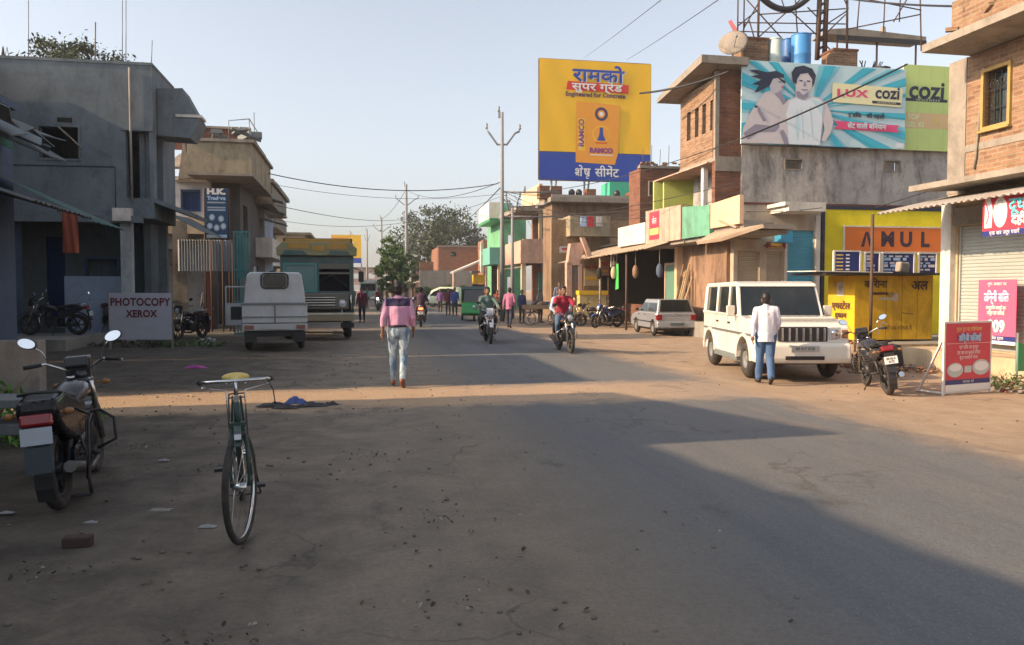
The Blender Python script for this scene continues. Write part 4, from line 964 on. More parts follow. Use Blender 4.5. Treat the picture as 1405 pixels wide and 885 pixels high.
# --- porch, parapets and awnings along the first floor (t about 11.6)
TP = 11.7
def parapet(px0, px1, y0, y0b, yb, mt, name, label, t=TP, mb_extra=None):
    s1, zt_ = onT(px0, y0, t); s0, zt2_ = onT(px1, y0b, t); zb_ = onT((px0 + px1) / 2, yb, t)[1]
    r = roadthing(name, label, 'parapet', t, s0)
    m = MB().prism([(0, zb_), (s1 - s0, zb_), (s1 - s0, zt_), (0, zt2_)], 0, .14, 'x'); m.build('panel', mt, r)
    MB().bb(.14, TR - t + .6, 0, s1 - s0, zb_ - .14, zb_ - .002).build('floor', P_SLAB, r)
    return r, s1 - s0, zb_, zt_
parapet(975, 1015, 280, 267, 310, P_PEACH, 'balcony_parapet', 'plain peach balcony wall next to the stained grey wall')
parapet(936, 974, 284, 281, 325, P_GREEN, 'balcony_parapet', 'mould stained green balcony wall under the lime recess')
r, L, zb, zt_ = parapet(886, 934, 290, 281, 332, P_PINK, 'balcony_parapet', 'pinkish white balcony wall with a red poster')
bd = Board(0.0); bd.rect(L * .12, L * .42, zb + .15, zt_ - .1, 0, .004); bd.text('सेल', L * .27, (zb + zt_) / 2 + .2, .35, 1, .008); bd.rect(L * .14, L * .4, zb + .35, zb + .6, 2, .008)
for x in (.55, .7, .85): bd.rect(L * x, L * x + .04, zb, zt_ - .1, 3, .004)
q = bd.build('poster', [POST_R, POST_W, POST_Y, P_CEM], r); q.rotation_euler = (0, 0, -pi / 2); q.location = (0, L, 0)
parapet(848, 885, 313, 305, 336, P_WHITE, 'balcony_parapet', 'bright white balcony wall above the dark garage', t=11.9)
for q in COL.objects:
    if q.name.startswith('balcony_parapet') and q.type == 'EMPTY': q['group'] = 'first floor balcony walls on the right side'
# sloped sunshade below the peach parapet
b = Bld('porch_sunshade', 'sloping brown sunshade over the tan shutters', 'awning', TP, 22)
s0, zs = onT(1045, 305, TP); s1, _ = onT(961, 329, TP - .6)
m = MB().slab([(TP + .1, onT(1016, 1, TP)[0] - 1.4, onT(1015, 312, TP)[1]), (TP + .1, s1 + .5, onT(1015, 312, TP)[1]), (TP - .75, s1, onT(961, 331, TP - .7)[1]), (TP - .75, onT(1016, 1, TP)[0] - .3, onT(961, 331, TP - .7)[1])], .1)
b.part('slab', m, SHEET_B)
b.part('ceiling', MB().bb(TP, TR + .5, 23.5, SL - .01, onT(1015, 314, TP)[1] - .12, onT(1015, 314, TP)[1]), P_SLAB)
b.part('broken_lip', MB().slab([(TP, 23.5, onT(1015, 312, TP)[1] + .05), (TP - .1, 24.6, onT(1015, 312, TP)[1] + .35), (TR, 24.8, onT(1015, 312, TP)[1] + .4), (TR, 23.5, onT(1015, 312, TP)[1] + .2)], .05), SHEET_B)
# brown wall (ground floor, receding)
sBa = SL; sBb = onT(930, 400, TR - .3)[0]
b = Bld('brown_walled_shop', 'stained brown wall running back from the tan shutters', 'building', TR - .3, SL)
b.part('wall', MB().bb(TR - .3, TR + .2, SL + .26, sBb, 0, 4.3).bb(TR - .38, TR - .302, SL + .26, SL + .4, 0, 3.6), P_BROWN)
b.part('base_ledge', MB().bb(TR - .9, TR - .301, SL - .5, sBb, -.2, .45), P_CEM)
s_a = onT(930, 1, TR - .5)[0]
b.part('door', MB().bb(TR - .45, TR - .38, s_a + .1, s_a + 1.1, .2, 2.6), plain('green_door', (0.10, 0.22, 0.17, 1), .6)); b.part('door_frame', frame_mb('x', TR - .42, s_a + .1, s_a + 1.1, .2, 2.6, .1, .14), P_PINK)
b.part('pier', MB().bb(TR - .55, TR - .3, s_a - .25, s_a + 0, 0, 3.3), P_PEACH)

# --- brick upper house with loophole windows
T3 = 12.05; S3 = SL + .03
zb3 = onT(985, 268, T3)[1]; zt3 = onT(985, 92, T3)[1]
s3b = onT(935, 1, T3)[0]
b = Bld('loophole_brick_house', 'tall bare brick upper house with slit windows and a slanting roof slab', 'house', T3, S3)
zf3 = onT(985, 219, T3)[1]
sl = []
for a, c in ((944, 949), (955, 960), (965, 970), (976, 982)):
    e, f = onT(a, 1, T3)[0], onT(c, 1, T3)[0]; sl.append((min(e, f), max(e, f), onT(960, 186, T3)[1], onT(960, 146, T3)[1]))
m = MB().wall('x', T3, .25, S3 + .25, s3b, zf3, zt3 - .35, sl).wall('y', S3, .25, T3, TR - .003, zb3 - .4, zt3 + .05)
b.part('side_wall', MB().wall('y', S3, .25, T3, TR - .003, zb3 - .6, zt3 + .05), BR_RED)  # same brick as the street wall, coloured darker for its shaded face
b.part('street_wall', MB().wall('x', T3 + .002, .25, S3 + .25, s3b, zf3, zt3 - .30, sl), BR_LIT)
b.part('corner_strip', MB().bb(T3 - .02, T3 + .12, S3 - .02, S3 + .12, zf3, zt3 - .1), P_SLAB)
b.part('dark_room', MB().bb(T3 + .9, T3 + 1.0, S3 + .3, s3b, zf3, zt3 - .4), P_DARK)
b.part('roof_slab', MB().prism([(S3 - .5, zt3 + .28), (S3 - .5, zt3 + .02), (s3b + .5, zt3 - .42), (s3b + .5, zt3 - .22)], T3 - .75, TR - .01, 'x'), P_SLAB)
b.part('band', MB().bb(T3 - .015, TR - .01, S3 - .03, S3 - .001, zf3 - .35, zf3 + .15).bb(T3 - .03, T3 - .001, S3 + .12, s3b, zf3 - .02, zf3 + .12), P_SLAB)
sg = onT(925, 1, T3)[0]
b.part('lime_recess', MB().bb(T3 + 1.6, T3 + 1.7, S3 + 1.2, sg + 1.5, zb3 - 1.2, zf3 - .05).bb(T3 + .0, T3 + 1.6, sg + .9, sg + 1.0, zb3 - 1.2, zf3 - .05).wall('y', sg + 1.2, .1, T3 - .3, T3 + 3, zb3 - 1.2, zf3 - .1), P_LIME)
b.part('recess_ceiling', MB().bb(T3 - .2, T3 + 1.7, S3 + .25, sg + 1.6, zf3 - .05, zf3 - .004), P_PINK)
b.part('recess_post', MB().bb(T3 - .02, T3 + .15, S3 + .9, S3 + 1.1, zb3 - 1, zf3 - .05), P_WHITE)
m = MB().bb(T3 - .3, T3 - .1, s3b + .1, s3b + .35, zt3 - .2, zt3 - .0); b.part('roof_bricks', m, BR_LIT)

# --- open garage under tin roof
sGa = onT(928, 1, TR - .4)[0]; sGb = onT(812, 1, TR - .2)[0]
b = Bld('tin_garage', 'dark open garage under a long tin awning behind the silver car', 'shed', TR, sGa)
zA = onT(925, 338, TR - 1.9)[1]
b.part('roof', corr_mb((TR + .6, sGa - 2.6, 4.05), (TR + .6, sGb, 3.9), (TR - 2.1, sGb, 3.05), (TR - 2.1, sGa - 1.0, 3.2), 50, .05, rag=.08), SHEET_B)
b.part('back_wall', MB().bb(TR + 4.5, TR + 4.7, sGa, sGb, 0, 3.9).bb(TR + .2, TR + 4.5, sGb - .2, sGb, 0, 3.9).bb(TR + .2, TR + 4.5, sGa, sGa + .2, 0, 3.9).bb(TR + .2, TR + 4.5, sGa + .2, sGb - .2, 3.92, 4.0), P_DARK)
for k in (1.5, 5.2, 9.0): b.part('post', MB().cyl((TR - 1.9, sGa + k, -.1), (TR - 1.9, sGa + k, 3.1), .05, seg=8), P_SLAB if k == 5.2 else RUSTY)
b.part('low_wall', MB().bb(TR + .2, TR + .35, sGa + 3.5, sGa + 8, 0, .9), BR_RED)
r = roadthing('green_cloth', 'bright green cloth hanging from the garage roof', 'cloth', TR - 1.7, onT(851, 1, TR - 1.7)[0], 0)
m = MB(); m.quad((0, 0, 1.65), (0, .45, 1.6), (0, .35, 2.75), (0, .05, 2.75)); m.quad((0, 0, 1.65), (.06, .2, 1.62), (.05, .2, 2.75), (0, .05, 2.75)); m.build('cloth', plain('bright_green', (0.05, .40, .08, 1), .8, dirt=.1), r)

# --- dark brick block above the garage and long house with roofline parapet
b = Bld('dark_brick_house', 'dark red brick house rising behind the balcony walls', 'house', TR + .3, 36)
sD = 37.0
b.part('wall', MB().wall('y', sD, .25, onS(880, 1, sD)[0], 20, 3.8, onS(900, 231, sD)[1]).bb(onS(880, 1, sD)[0], onS(880, 1, sD)[0] + .25, sD + .25, sD + 1.6, 3.8, onS(900, 231, sD)[1]), BR_RED)
b.part('parapet_cap', MB().bb(onS(879, 1, sD)[0], 20, sD - .06, sD + .3, onS(900, 231, sD)[1], onS(900, 229, sD)[1] + .05), P_SLAB)
s5 = 49.0
def o5(px, py, s=s5): return onS(px, py, s)
b = Bld('long_brick_house', 'long brown house whose flat roof carries the yellow hoarding', 'house', o5(760, 1)[0], s5)
b.part('wall', MB().wall('y', s5, .25, o5(758, 1)[0], o5(905, 1)[0], 0, o5(800, 279)[1], [(o5(800, 1)[0], o5(812, 1)[0], 4.5, 5.8)]).bb(o5(758, 1)[0], o5(758, 1)[0] + .25, s5 + .25, s5 + 2.5, 0, o5(800, 279)[1]), plaster('brown_brick_plaster', (0.20, 0.135, 0.09, 1), (0.06, 0.045, 0.035, 1), .9, .8))
b.part('roof', MB().bb(o5(752, 1)[0], o5(905, 1)[0], s5 - .8, s5 + 3.5, o5(800, 279)[1], o5(800, 273)[1]), P_SLAB)
b.part('parapet', MB().bb(o5(757, 1)[0], o5(905, 1)[0], s5 - .2, s5, o5(800, 273)[1], o5(800, 268)[1]), P_CEM)
for k, (a, c, y) in enumerate(((741, 772, 256), (806, 819, 259), (865, 884, 262))): b.part('roof_stub', MB().bb(o5(a, 1)[0], o5(c, 1)[0], s5, s5 + .8, o5(800, 273)[1], o5(800, y)[1]), BR_RED)
for k, px in enumerate((787, 797, 850)): b.part('roof_pot', MB().lathe([(0.01, 0), (.2, 0), (.22, .25), (.1, .4), (.01, .42)], (o5(px, 1)[0], s5 + .3, o5(800, 268)[1]), seg=10), BLACK)
tg = o5(848, 1)[0]
b.part('green_room', MB().bb(tg, tg + 1.5, s5 + 1.5, s5 + 3.4, o5(800, 274)[1], o5(850, 251, s5 + 2)[1]), plain('green_room_paint', (.05, .42, .27, 1), .7, dirt=.3))
# tan balcony house in front
s6 = 43.0
b = Bld('tan_balcony_house', 'tan house with two boxy balconies below the yellow hoarding', 'house', onS(785, 1, s6)[0], s6)
t6 = onS(785, 1, s6)[0]
b.part('wall', MB().wall('y', s6 + .8, .25, onS(762, 1, s6)[0], 21, 0, onS(800, 300, s6)[1], [(onS(845, 1, s6)[0], onS(858, 1, s6)[0], 3.6, 4.6)]), plaster('tan_house', (.26, .18, .11, 1), (.06,.04,.03,1), .8, .7))
b.part('balcony', MB().bb(t6, onS(838, 1, s6)[0], s6 - .1, s6 + 0.0, onS(800, 321, s6)[1], onS(800, 296, s6)[1]).bb(t6 - .1, t6, s6 - .1, s6 + 3, onS(800, 321, s6)[1], onS(800, 296, s6)[1]).bb(t6 - .1, onS(838, 1, s6)[0], s6 - .1, s6 + 3, onS(800, 324, s6)[1], onS(800, 321, s6)[1]), P_TAN)
b.part('balcony', MB().bb(onS(768, 1, s6 + 2)[0], onS(783, 1, s6 + 2)[0], s6 + 2, s6 + 2.15, onS(775, 325, s6 + 2)[1], onS(775, 300, s6 + 2)[1]), P_CREAM)
# --- gate of two pinkish pillars with gable
b = Bld('pink_gateway', 'pinkish gateway of two tall pillars with a gabled top', 'gate', 10.4, 33)
sA = 38.0
def oA(px, py): return onS(px, py, sA)
b.part('pillar', MB().bb(oA(779, 1)[0], oA(786, 1)[0], sA, sA + .4, 0, oA(790, 360)[1]), P_PINK)
b.part('pillar', MB().bb(oA(795, 1)[0], oA(800, 1)[0], sA, sA + .4, 0, oA(790, 362)[1]), P_PINK)
b.part('gable', MB().prism([(oA(780, 1)[0], oA(790, 364)[1]), (oA(784, 1)[0], oA(790, 334)[1]), (oA(800, 1)[0], oA(790, 332)[1]), (oA(802, 1)[0], oA(790, 345)[1]), (oA(796, 1)[0], oA(790, 364)[1])], sA, sA + .5, 'y'), P_PINK)
b.part('brace', MB().slab([(oA(797, 1)[0], sA + .1, oA(790, 326)[1]), (oA(802, 1)[0], sA + .1, oA(790, 326)[1]), (oA(813, 1)[0], sA + .1, oA(790, 352)[1]), (oA(808, 1)[0], sA + .1, oA(790, 357)[1])], .3), P_PINK)
b.part('signboard', MB().bb(oA(786, 1)[0] + .02, oA(795, 1)[0] - .02, sA + .1, sA + .2, 1.2, oA(790, 365)[1]), plain('dim_sign', (.2, .17, .15, 1), .8, dirt=.5))
# small stalls with yellow boxes left of the garage
for k, (a, c, y0, y1, sq, mt) in enumerate(((803, 826, 350, 392, 40.5, P_CREAM), (826, 838, 352, 378, 39.5, P_PINK))):
    r = roadthing('stall_sign', ['cream painted stall board with red lines beside the gateway', 'small pinkish stall board at the garage corner'][k], 'sign', onS(a, 1, sq)[0], sq)
    ww = onS(c, 1, sq)[0] - onS(a, 1, sq)[0]; z0, z1 = onS(820, y1, sq)[1], onS(820, y0, sq)[1]
    MB().bb(0, ww, 0, .05, z0, z1).build('board', mt, r); MB().bb(0, .06, .05, .1, 0, z0 + .1).bb(ww - .06, ww, .05, .1, 0, z0 + .1).build('post', WOOD, r)
    bd = Board(-.002); bd.text('पान भंडार' if k == 0 else 'चाय', ww / 2, z0 + (z1 - z0) * .6, .22 if k == 0 else .25, 0, bold=.01); bd.rect(.08, ww - .08, z0 + (z1 - z0) * .2, z0 + (z1 - z0) * .3, 1); bd.build('lettering', [POST_R, YEL], r)
r = roadthing('yellow_stall', 'yellow and white wooden stall beside the dark garage', 'stall', onS(797, 1, 37.5)[0], 37.5)
ww = onS(834, 1, 37.5)[0] - onS(797, 1, 37.5)[0]
MB().bb(0, ww, 0, 1.2, .35, 1.35).build('body', plain('cream_yellow', (.66, .50, .22, 1), .6, dirt=.5), r); MB().bb(-.05, ww + .05, -.05, 1.25, 1.352, 1.55).build('counter', YEL, r); MB().bb(.05, .15, .05, .15, -.1, .35).bb(ww - .15, ww - .05, .05, .15, -.1, .35).bb(.05, .15, 1.05, 1.15, -.1, .35).build('legs', WOOD, r)
# --- pink and white balcony house
s7 = onT(740, 1, 12.4)[0]
b = Bld('pink_balcony_house', 'house with a pinkish projecting balcony and barred veranda', 'house', 12.4, s7)
def o7(px, py): return onS(px, py, s7)
t7 = 12.4; z7 = lambda y: o7(742, y)[1]
L7 = onT(716, 1, t7)[0]
b.part('wall', MB().wall('y', s7 + 2, .25, t7, o7(775, 1)[0], 0, z7(272), []).wall('x', t7 + 1.2, .25, s7 + .5, L7 + 2, 0, z7(272), []), BR_FAR)
b.part('top_block', MB().bb(t7, t7 + .25, s7, L7, z7(291), z7(252)).bb(t7 + .25, o7(772, 1)[0], s7, s7 + .25, z7(285), z7(256)), P_PEACH)
b.part('top_slab', MB().bb(t7 - 1.6, o7(772, 1)[0], s7 - .3, L7 + 1, z7(290), z7(284)), P_SLAB)
b.part('balcony', MB().bb(t7 - 1.3, t7 - 1.15, s7, L7, z7(358), z7(330)).bb(t7 - 1.15, o7(765, 1)[0], s7, s7 + .15, z7(358), z7(328)).bb(t7 - 1.3, o7(765, 1)[0], s7, L7, z7(361), z7(358)), P_PINK)
m = MB()
for i in range(5): x = t7 + .2 + i * .35; m.bb(x - .05, x + .05, s7 + .05, s7 + .12, z7(328), z7(291))
m.bb(t7 + .0, t7 + .2, s7, s7 + .2, z7(328), z7(291)); b.part('bars', m, P_CREAM)
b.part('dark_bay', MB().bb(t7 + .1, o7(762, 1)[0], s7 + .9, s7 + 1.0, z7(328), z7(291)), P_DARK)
b.part('shopfront', MB().bb(t7 + 1.1, t7 + 1.19, s7 + .6, s7 + 2.8, 0, 2.8), plain('dark_red_shop', (.12, .02, .02, 1), .6)); b.part('shopfront_door', MB().bb(t7 + .4, t7 + 1.4, s7 + 1.85, s7 + 1.99, 0, 2.8), plain('teal_door', (.05, .25, .25, 1), .6))
b.part('shopfront_pillar', MB().bb(t7 - 1.2, t7 - .9, s7 + .1, s7 + .4, 0, z7(361)), P_CREAM)
b.part('lower_awning', corr_mb((t7 + 1.1, s7 + 1, 3.6), (t7 + 1.1, L7 + 1, 3.6), (t7 - 1.5, L7 + 1, 3.1), (t7 - 1.5, s7 + 1, 3.1), 14, .05), SHEET_B)
# --- mint green houses
s8 = onT(706, 1, 12.2)[0] + 2
def o8(px, py): return onS(px, py, s8)
b = Bld('mint_green_house', 'mint green and white house behind the tall utility pole', 'house', 12.2, s8)
z8 = lambda y: o8(700, y)[1]; ta = o8(690, 1)[0]
b.part('wall', MB().wall('y', s8, .25, ta, o8(722, 1)[0], 0, z8(285), [(o8(697, 1)[0], o8(702, 1)[0], 4.2, 6), (o8(696, 1)[0], o8(702, 1)[0], .2, 2.6)]).bb(ta, ta + .2, s8 + .25, s8 + 8, 0, z8(285)), plaster('bright_green_wall', (.13, .33, .19, 1), (.05,.10,.06,1), .6, .5))
b.part('upper_box', MB().bb(o8(672, 1)[0], o8(688, 1)[0], s8 + .5, s8 + 6, z8(300), z8(277)), P_WHITE); b.part('upper_box_face', MB().bb(o8(688, 1)[0], o8(704, 1)[0], s8 + .3, s8 + 6, z8(300), z8(278)), P_MINT)
b.part('eave', MB().bb(o8(671, 1)[0], o8(706, 1)[0], s8 - .2, s8 + 6, z8(304), z8(300)), GREENP)
b.part('balcony', MB().bb(o8(670, 1)[0], o8(690, 1)[0], s8 - .5, s8 + 5, z8(363), z8(340)), P_MINT)
b.part('column', MB().bb(o8(682, 1)[0], o8(685, 1)[0], s8 - .3, s8 + 0, 0, z8(363)), P_PEACH); b.part('column', MB().bb(o8(712, 1)[0], o8(718, 1)[0], s8 - .9, s8 - .6, 0, 3.2), P_MINT)
b.part('white_post', MB().bb(o8(667, 1)[0], o8(671, 1)[0], s8 + 3, s8 + 3.3, 3, z8(330)), P_WHITE)
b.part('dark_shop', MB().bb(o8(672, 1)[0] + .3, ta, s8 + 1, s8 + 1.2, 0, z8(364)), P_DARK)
# far brick house
s9 = 92.0
def o9(px, py): return onS(px, py, s9)
b = Bld('far_brick_house', 'low red brick house beyond the hedge', 'house', o9(600, 1)[0], s9)
b.part('wall', MB().wall('y', s9, .3, o9(600, 1)[0], o9(664, 1)[0], 0, o9(630, 339)[1], [(o9(617, 1)[0], o9(625, 1)[0], o9(630, 352)[1], o9(630, 346)[1])]).bb(o9(600, 1)[0], o9(600, 1)[0] + .3, s9 + .3, s9 + 9, 0, o9(630, 339)[1]), BR_FAR)
b.part('wing', MB().bb(o9(655, 1)[0], o9(672, 1)[0], s9 - 4, s9 - .1, 0, o9(630, 332)[1]), BR_FAR)
b.part('parapet_cap', MB().bb(o9(599, 1)[0], o9(664, 1)[0], s9 - .1, s9 + .35, o9(630, 339)[1], o9(630, 337)[1]), P_SLAB)
s10 = 84.0
r = roadthing('compound_wall', 'grey plastered compound wall behind the hedge', 'wall', onS(574, 1, s10)[0], s10)
ww = onS(650, 1, s10)[0] - onS(574, 1, s10)[0]; zz = onS(610, 371, s10)[1]
MB().bb(0, ww, 0, .25, 0, zz).build('panel', P_CEM, r); MB().bb(0, ww * .25, -.02, .27, zz + .003, zz + .9).build('brick_course', BR_FAR, r)
r = roadthing('tin_canopy', 'sloping pale tin canopy on two thin posts near the hedge', 'canopy', onS(620, 1, 76)[0], 76.0)
z0 = onS(650, 373, 76)[1]; z1 = onS(650, 353, 76)[1]; ww = onS(668, 1, 76)[0] - onS(620, 1, 76)[0]
MB().slab([(0, 0, z0), (ww, 0, z1), (ww, 3, z1), (0, 3, z0)], .16).build('sheet', P_WHITE, r)
for x in (0.1, ww - .1): MB().cyl((x, .2, 0), (x, .2, z0 + (z1 - z0) * x / ww - .1), .1).build('post', P_PINK, r)
r = roadthing('yellow_stall', 'yellow painted stall front under the tin canopy', 'stall', onS(649, 1, 79)[0], 79.0)
ww = onS(672, 1, 79)[0] - onS(649, 1, 79)[0]; MB().bb(0, ww, 0, 1, onS(650, 389, 79)[1], onS(650, 377, 79)[1]).build('counter', YEL, r); MB().bb(0, ww, .1, 1, 0, onS(650, 390, 79)[1]).build('base', P_DARK, r); MB().bb(-.2, ww + .2, -.3, 1.2, onS(650, 374, 79)[1], onS(650, 372, 79)[1]).bb(0, .1, .8, .9, 0, onS(650, 374, 79)[1]).bb(ww - .1, ww, .8, .9, 0, onS(650, 374, 79)[1]).build('roof', SHEET_D, r)
# far street end
rnd = random.Random(21)
sq = 104; side = 6.8
names = ['first', 'second', 'third', 'fourth', 'fifth', 'sixth', 'last']
for i in range(7):
    ln = rnd.uniform(7, 14); h = rnd.uniform(3.2, 5.5); t1 = side + rnd.uniform(-.4, .4) + (2 if i == 0 else 0)
    mt, ad = [(P_SLAB, 'dusty grey'), (P_PINK, 'pinkish'), (P_WHITE, 'whitish'), (BR_FAR, 'brick'), (P_CREAM, 'cream'), (P_TAN, 'tan'), (P_PALEBLUE, 'pale blue')][i]
    b = Bld('street_house', '%s low street house, %s of the far row behind the trees' % (ad, names[i]), 'house', t1, sq, group='far houses at the street end')
    b.part('wall', MB().wall('x', t1, .25, sq, sq + ln, 0, h, [(sq + 1, sq + 3, 0, 2.4), (sq + 4, sq + 6, 0, 2.4)]).wall('y', sq, .25, t1 + .25, t1 + 8, 0, h, [(t1 + 2, t1 + 3.2, 1, 2.3)]), mt)
    b.part('roof', MB().bb(t1 - .6, t1 + 8, sq - .2, sq + ln, h, h + .2), P_SLAB)
    b.part('awning', corr_mb((t1, sq, 2.9), (t1, sq + ln, 2.9), (t1 - 1.6, sq + ln, 2.4), (t1 - 1.6, sq, 2.4), 10, .05), SHEET)
    sq += ln + rnd.uniform(.3, 4)
b = Bld('end_house', 'pinkish white house closing the view at the far end of the street', 'house', -3, 215)
b.part('wall', MB().wall('y', 215, .3, -12, 12, 0, 7.0, [(-9 + 4 * k, -7.4 + 4 * k, 1, 2.6) for k in range(5)] + [(-9 + 4 * k, -7.4 + 4 * k, 4.3, 5.6) for k in range(5)]), P_PINK)
b.part('roof', MB().bb(-12.3, 12.3, 214.5, 224, 7.0, 7.3), P_SLAB)

# --- small things that fill the middle of the right row
rn = random.Random(77)
def smallsign(px, py, s, wpx, hpx, board, ink, txt, label, sz=.6):
    t0_, z1 = onS(px, py, s); t1_, z0 = onS(px + wpx, py + hpx, s)
    r = roadthing('shop_board', label, 'sign', t0_, s)
    w_ = t1_ - t0_; h_ = z1 - z0
    MB().bb(0, w_, 0, .05, z0, z1).build('board', board, r, bevel=.008)
    bd = Board(-.002); bd.text(txt, w_ / 2, z0 + h_ * .55, h_ * sz, 0, bold=.012, sx=min(1.0, 1.4 * w_ / (h_ * max(1, len(txt)) * sz))); bd.rect(.06, w_ - .06, z0 + h_ * .08, z0 + h_ * .14, 0); bd.build('lettering', [ink], r)
    MB().bb(.05, .09, .05, 1.0, z1 - .12, z1 - .08).bb(w_ - .09, w_ - .05, .05, 1.0, z1 - .12, z1 - .08).build('bracket', RUSTY, r)
smallsign(768, 338, 42.6, 13, 9, P_WHITE, POST_R, 'चाय', 'small white board with red letters below the tan balconies')
smallsign(838, 345, 35.5, 9, 22, P_WHITE, NAVY, 'दवा', 'narrow white board hanging at the near end of the garage roof')
smallsign(828, 318, 44, 14, 8, SHEET_D, POST_Y, 'भोजन', 'dull dark board beside the tan balcony')
smallsign(742, 362, 55.2, 20, 7, plain('board_blue', (.05, .12, .30, 1), .6), POST_W, 'वस्त्र', 'blue board under the pink balcony', .7)
smallsign(1052, 332, SL - .3, 26, 9, plain('board_dim_red', (.20, .03, .03, 1), .6), POST_Y, 'मोबाइल', 'dim red board above the second tan shutter', .7)
for k, (px, s_) in enumerate(((822, 35.6), (842, 34.2), (872, 31.8), (905, 29.6))):
    t_, z_ = onS(px, 352, s_)
    r = roadthing('hanging_goods', ['dark bundle hanging at the far end of the garage roof', 'pale bag hanging under the garage roof', 'brown sack hanging inside the garage', 'dim coil of hose hanging at the near end of the garage'][k], 'bundle', t_, s_)
    MB().ell((0, 0, z_ - .45), (.13, .13, .28)).build('bag', [DKM, P_CREAM, P_BROWN, BLACK][k], r) if False else MB().ell((0, 0, 2.35), (.13, .13, .28)).build('bag', [P_DARK, P_CREAM, P_BROWN, P_BLUE][k], r)
    MB().cyl((0, 0, 2.6), (0, 0, 3.3), .008, seg=4).build('string', BAMBOO, r)
r = roadthing('timber_stack', 'leaning stack of planks and poles against the brown stained wall', 'timber stack', TR - .9, SL + 3.0)
for k in range(7): MB().tube([(-.2 + .02 * k, k * .16, -.0), (.45, k * .15 + .1 * (k % 2), 2.1 + .25 * (k % 3))], .03 + .008 * (k % 2), 6).build('plank', WOOD if k % 2 else BAMBOO, r)
r = roadthing('oil_drum', 'rusty drum standing at the garage entrance', 'drum', TR - 1.4, sGa + 6.5, -.1)
MB().lathe([(.01, 0), (.28, 0), (.28, .28), (.295, .30), (.28, .32), (.28, .58), (.295, .60), (.28, .62), (.28, .88), (.26, .88), (.26, .85), (.01, .85)], seg=18).build('drum', RUSTY, r)
# pieces on the long house roof and brick toothing
m = MB()
for i in range(40): m.box((onS(882, 1, sD)[0] + rn.uniform(0, 4.5), sD + .1, onS(900, 229, sD)[1] + .1 + rn.uniform(0, .12)), (.22, .11, .08), (rn.uniform(-.1, .1), rn.uniform(-.1, .1), rn.uniform(-.3, .3)))
q = [o_ for o_ in COL.objects if o_.name.startswith('dark_brick_house')][0]
m.build('loose_bricks', BR_LIT, q, off=(TR + .3, 36, 0))
for k in range(4): MB().cyl((onS(884 + k * 12, 1, sD)[0], sD + .1, onS(900, 230, sD)[1]), (onS(884 + k * 12, 1, sD)[0] + .03, sD + .1, onS(900, 230, sD)[1] + .9 + .2 * (k % 2)), .014, seg=5).build('rebar', RUSTY, q, off=(TR + .3, 36, 0))
m = frame_mb('y', sD - .02, onS(893, 1, sD)[0], onS(905, 1, sD)[0], onS(900, 268, sD)[1], onS(900, 250, sD)[1], .06, .08, 2); m.build('window', P_SLAB, q, off=(TR + .3, 36, 0))
MB().bb(onS(893, 1, sD)[0], onS(905, 1, sD)[0], sD - .015, sD - .003, onS(900, 268, sD)[1], onS(900, 250, sD)[1]).build('window_dark', WINGLASS, q, off=(TR + .3, 36, 0))
# clothes on the tan balcony
for k, (px, mt) in enumerate(((796, POST_LB), (806, POST_R), (818, P_WHITE))):
    t_, z_ = onS(px, 297, s6 - .15); r = roadthing('hanging_cloth', ['light blue cloth hung over the tan balcony', 'red cloth hung over the tan balcony', 'white cloth hung over the tan balcony'][k], 'cloth', t_, s6 - .14)
    m = MB(); n_ = 6; vs = [(.06 * i, -.02 + .02 * sin(i * 2.1 + j), z_ - .55 * j / 4) for j in range(5) for i in range(n_ + 1)]
    m._add(vs, [(j * (n_ + 1) + i, j * (n_ + 1) + i + 1, (j + 1) * (n_ + 1) + i + 1, (j + 1) * (n_ + 1) + i) for j in range(4) for i in range(n_)], True); m.build('cloth', mt, r)
# ================================================================== HOARDINGS
BY = plain('hoarding_yellow', (0.86, 0.50, 0.02, 1), 0.6, dirt=.12, scale=.7, dirtcol=(0.62, 0.36, 0.03, 1)); BB = plain('hoarding_blue', (0.015, 0.06, 0.36, 1), 0.5, dirt=.1)
BO = plain('hoarding_orange', (0.80, 0.33, 0.03, 1), .5, dirt=.15); BR_ = plain('hoarding_red', (0.65, 0.04, 0.02, 1), .5, dirt=.1)
BI = plain('hoarding_ink', (0.06, 0.04, 0.10, 1), .5, dirt=.1); BP = plain('hoarding_purple', (0.25, 0.05, 0.20, 1), .5, dirt=.1)
sB = 51.0
tA, zT = onS(740, 80, sB); tB, _ = onS(893, 86, sB); _, zB = onS(738, 246, sB)
r = roadthing('hoarding', 'big square yellow and blue Hindi cement hoarding on steel legs on a roof', 'hoarding', tA, sB)
Wd = tB - tA; U = lambda px: (px - 740) / 153 * Wd; V = lambda py: zB + (246 - py) / 166 * (zT - zB)
m = MB(); n = 14; vs = []
for j in range(n + 1):
    for i in range(n + 1): vs.append((Wd * i / n, -.02 + .02 * sin(i * 1.9 + j * .7) * (1 if 0 < i < n else 0), zB + (zT - zB) * j / n))
m._add(vs, [(j * (n + 1) + i, j * (n + 1) + i + 1, (j + 1) * (n + 1) + i + 1, (j + 1) * (n + 1) + i) for j in range(n) for i in range(n)], True)
m.build('banner_sheet', BY, r)
bd = Board(-.06); M_ = [BB, BO, BR_, POST_W, BI, BY, BP]
bd.rect(0, Wd, zB, V(208), 0)
bd.rect(0, Wd, V(208), V(207), 4, .004)
bd.poly([(U(789), V(221)), (U(843), V(223)), (U(847), V(208)), (U(850), V(140)), (U(790), V(136))], 1, .006)
bd.rect(U(792), U(802), V(205), V(160), 5, .009); bd.text('RAMCO', U(797), V(180), (V(160) - V(205)) * .24, 6, .014, rot=pi / 2, bold=.02); bd.stroke([(U(795), V(202)), (U(795), V(175))], .06, 3, .012)
k = (zT - zB) / 166
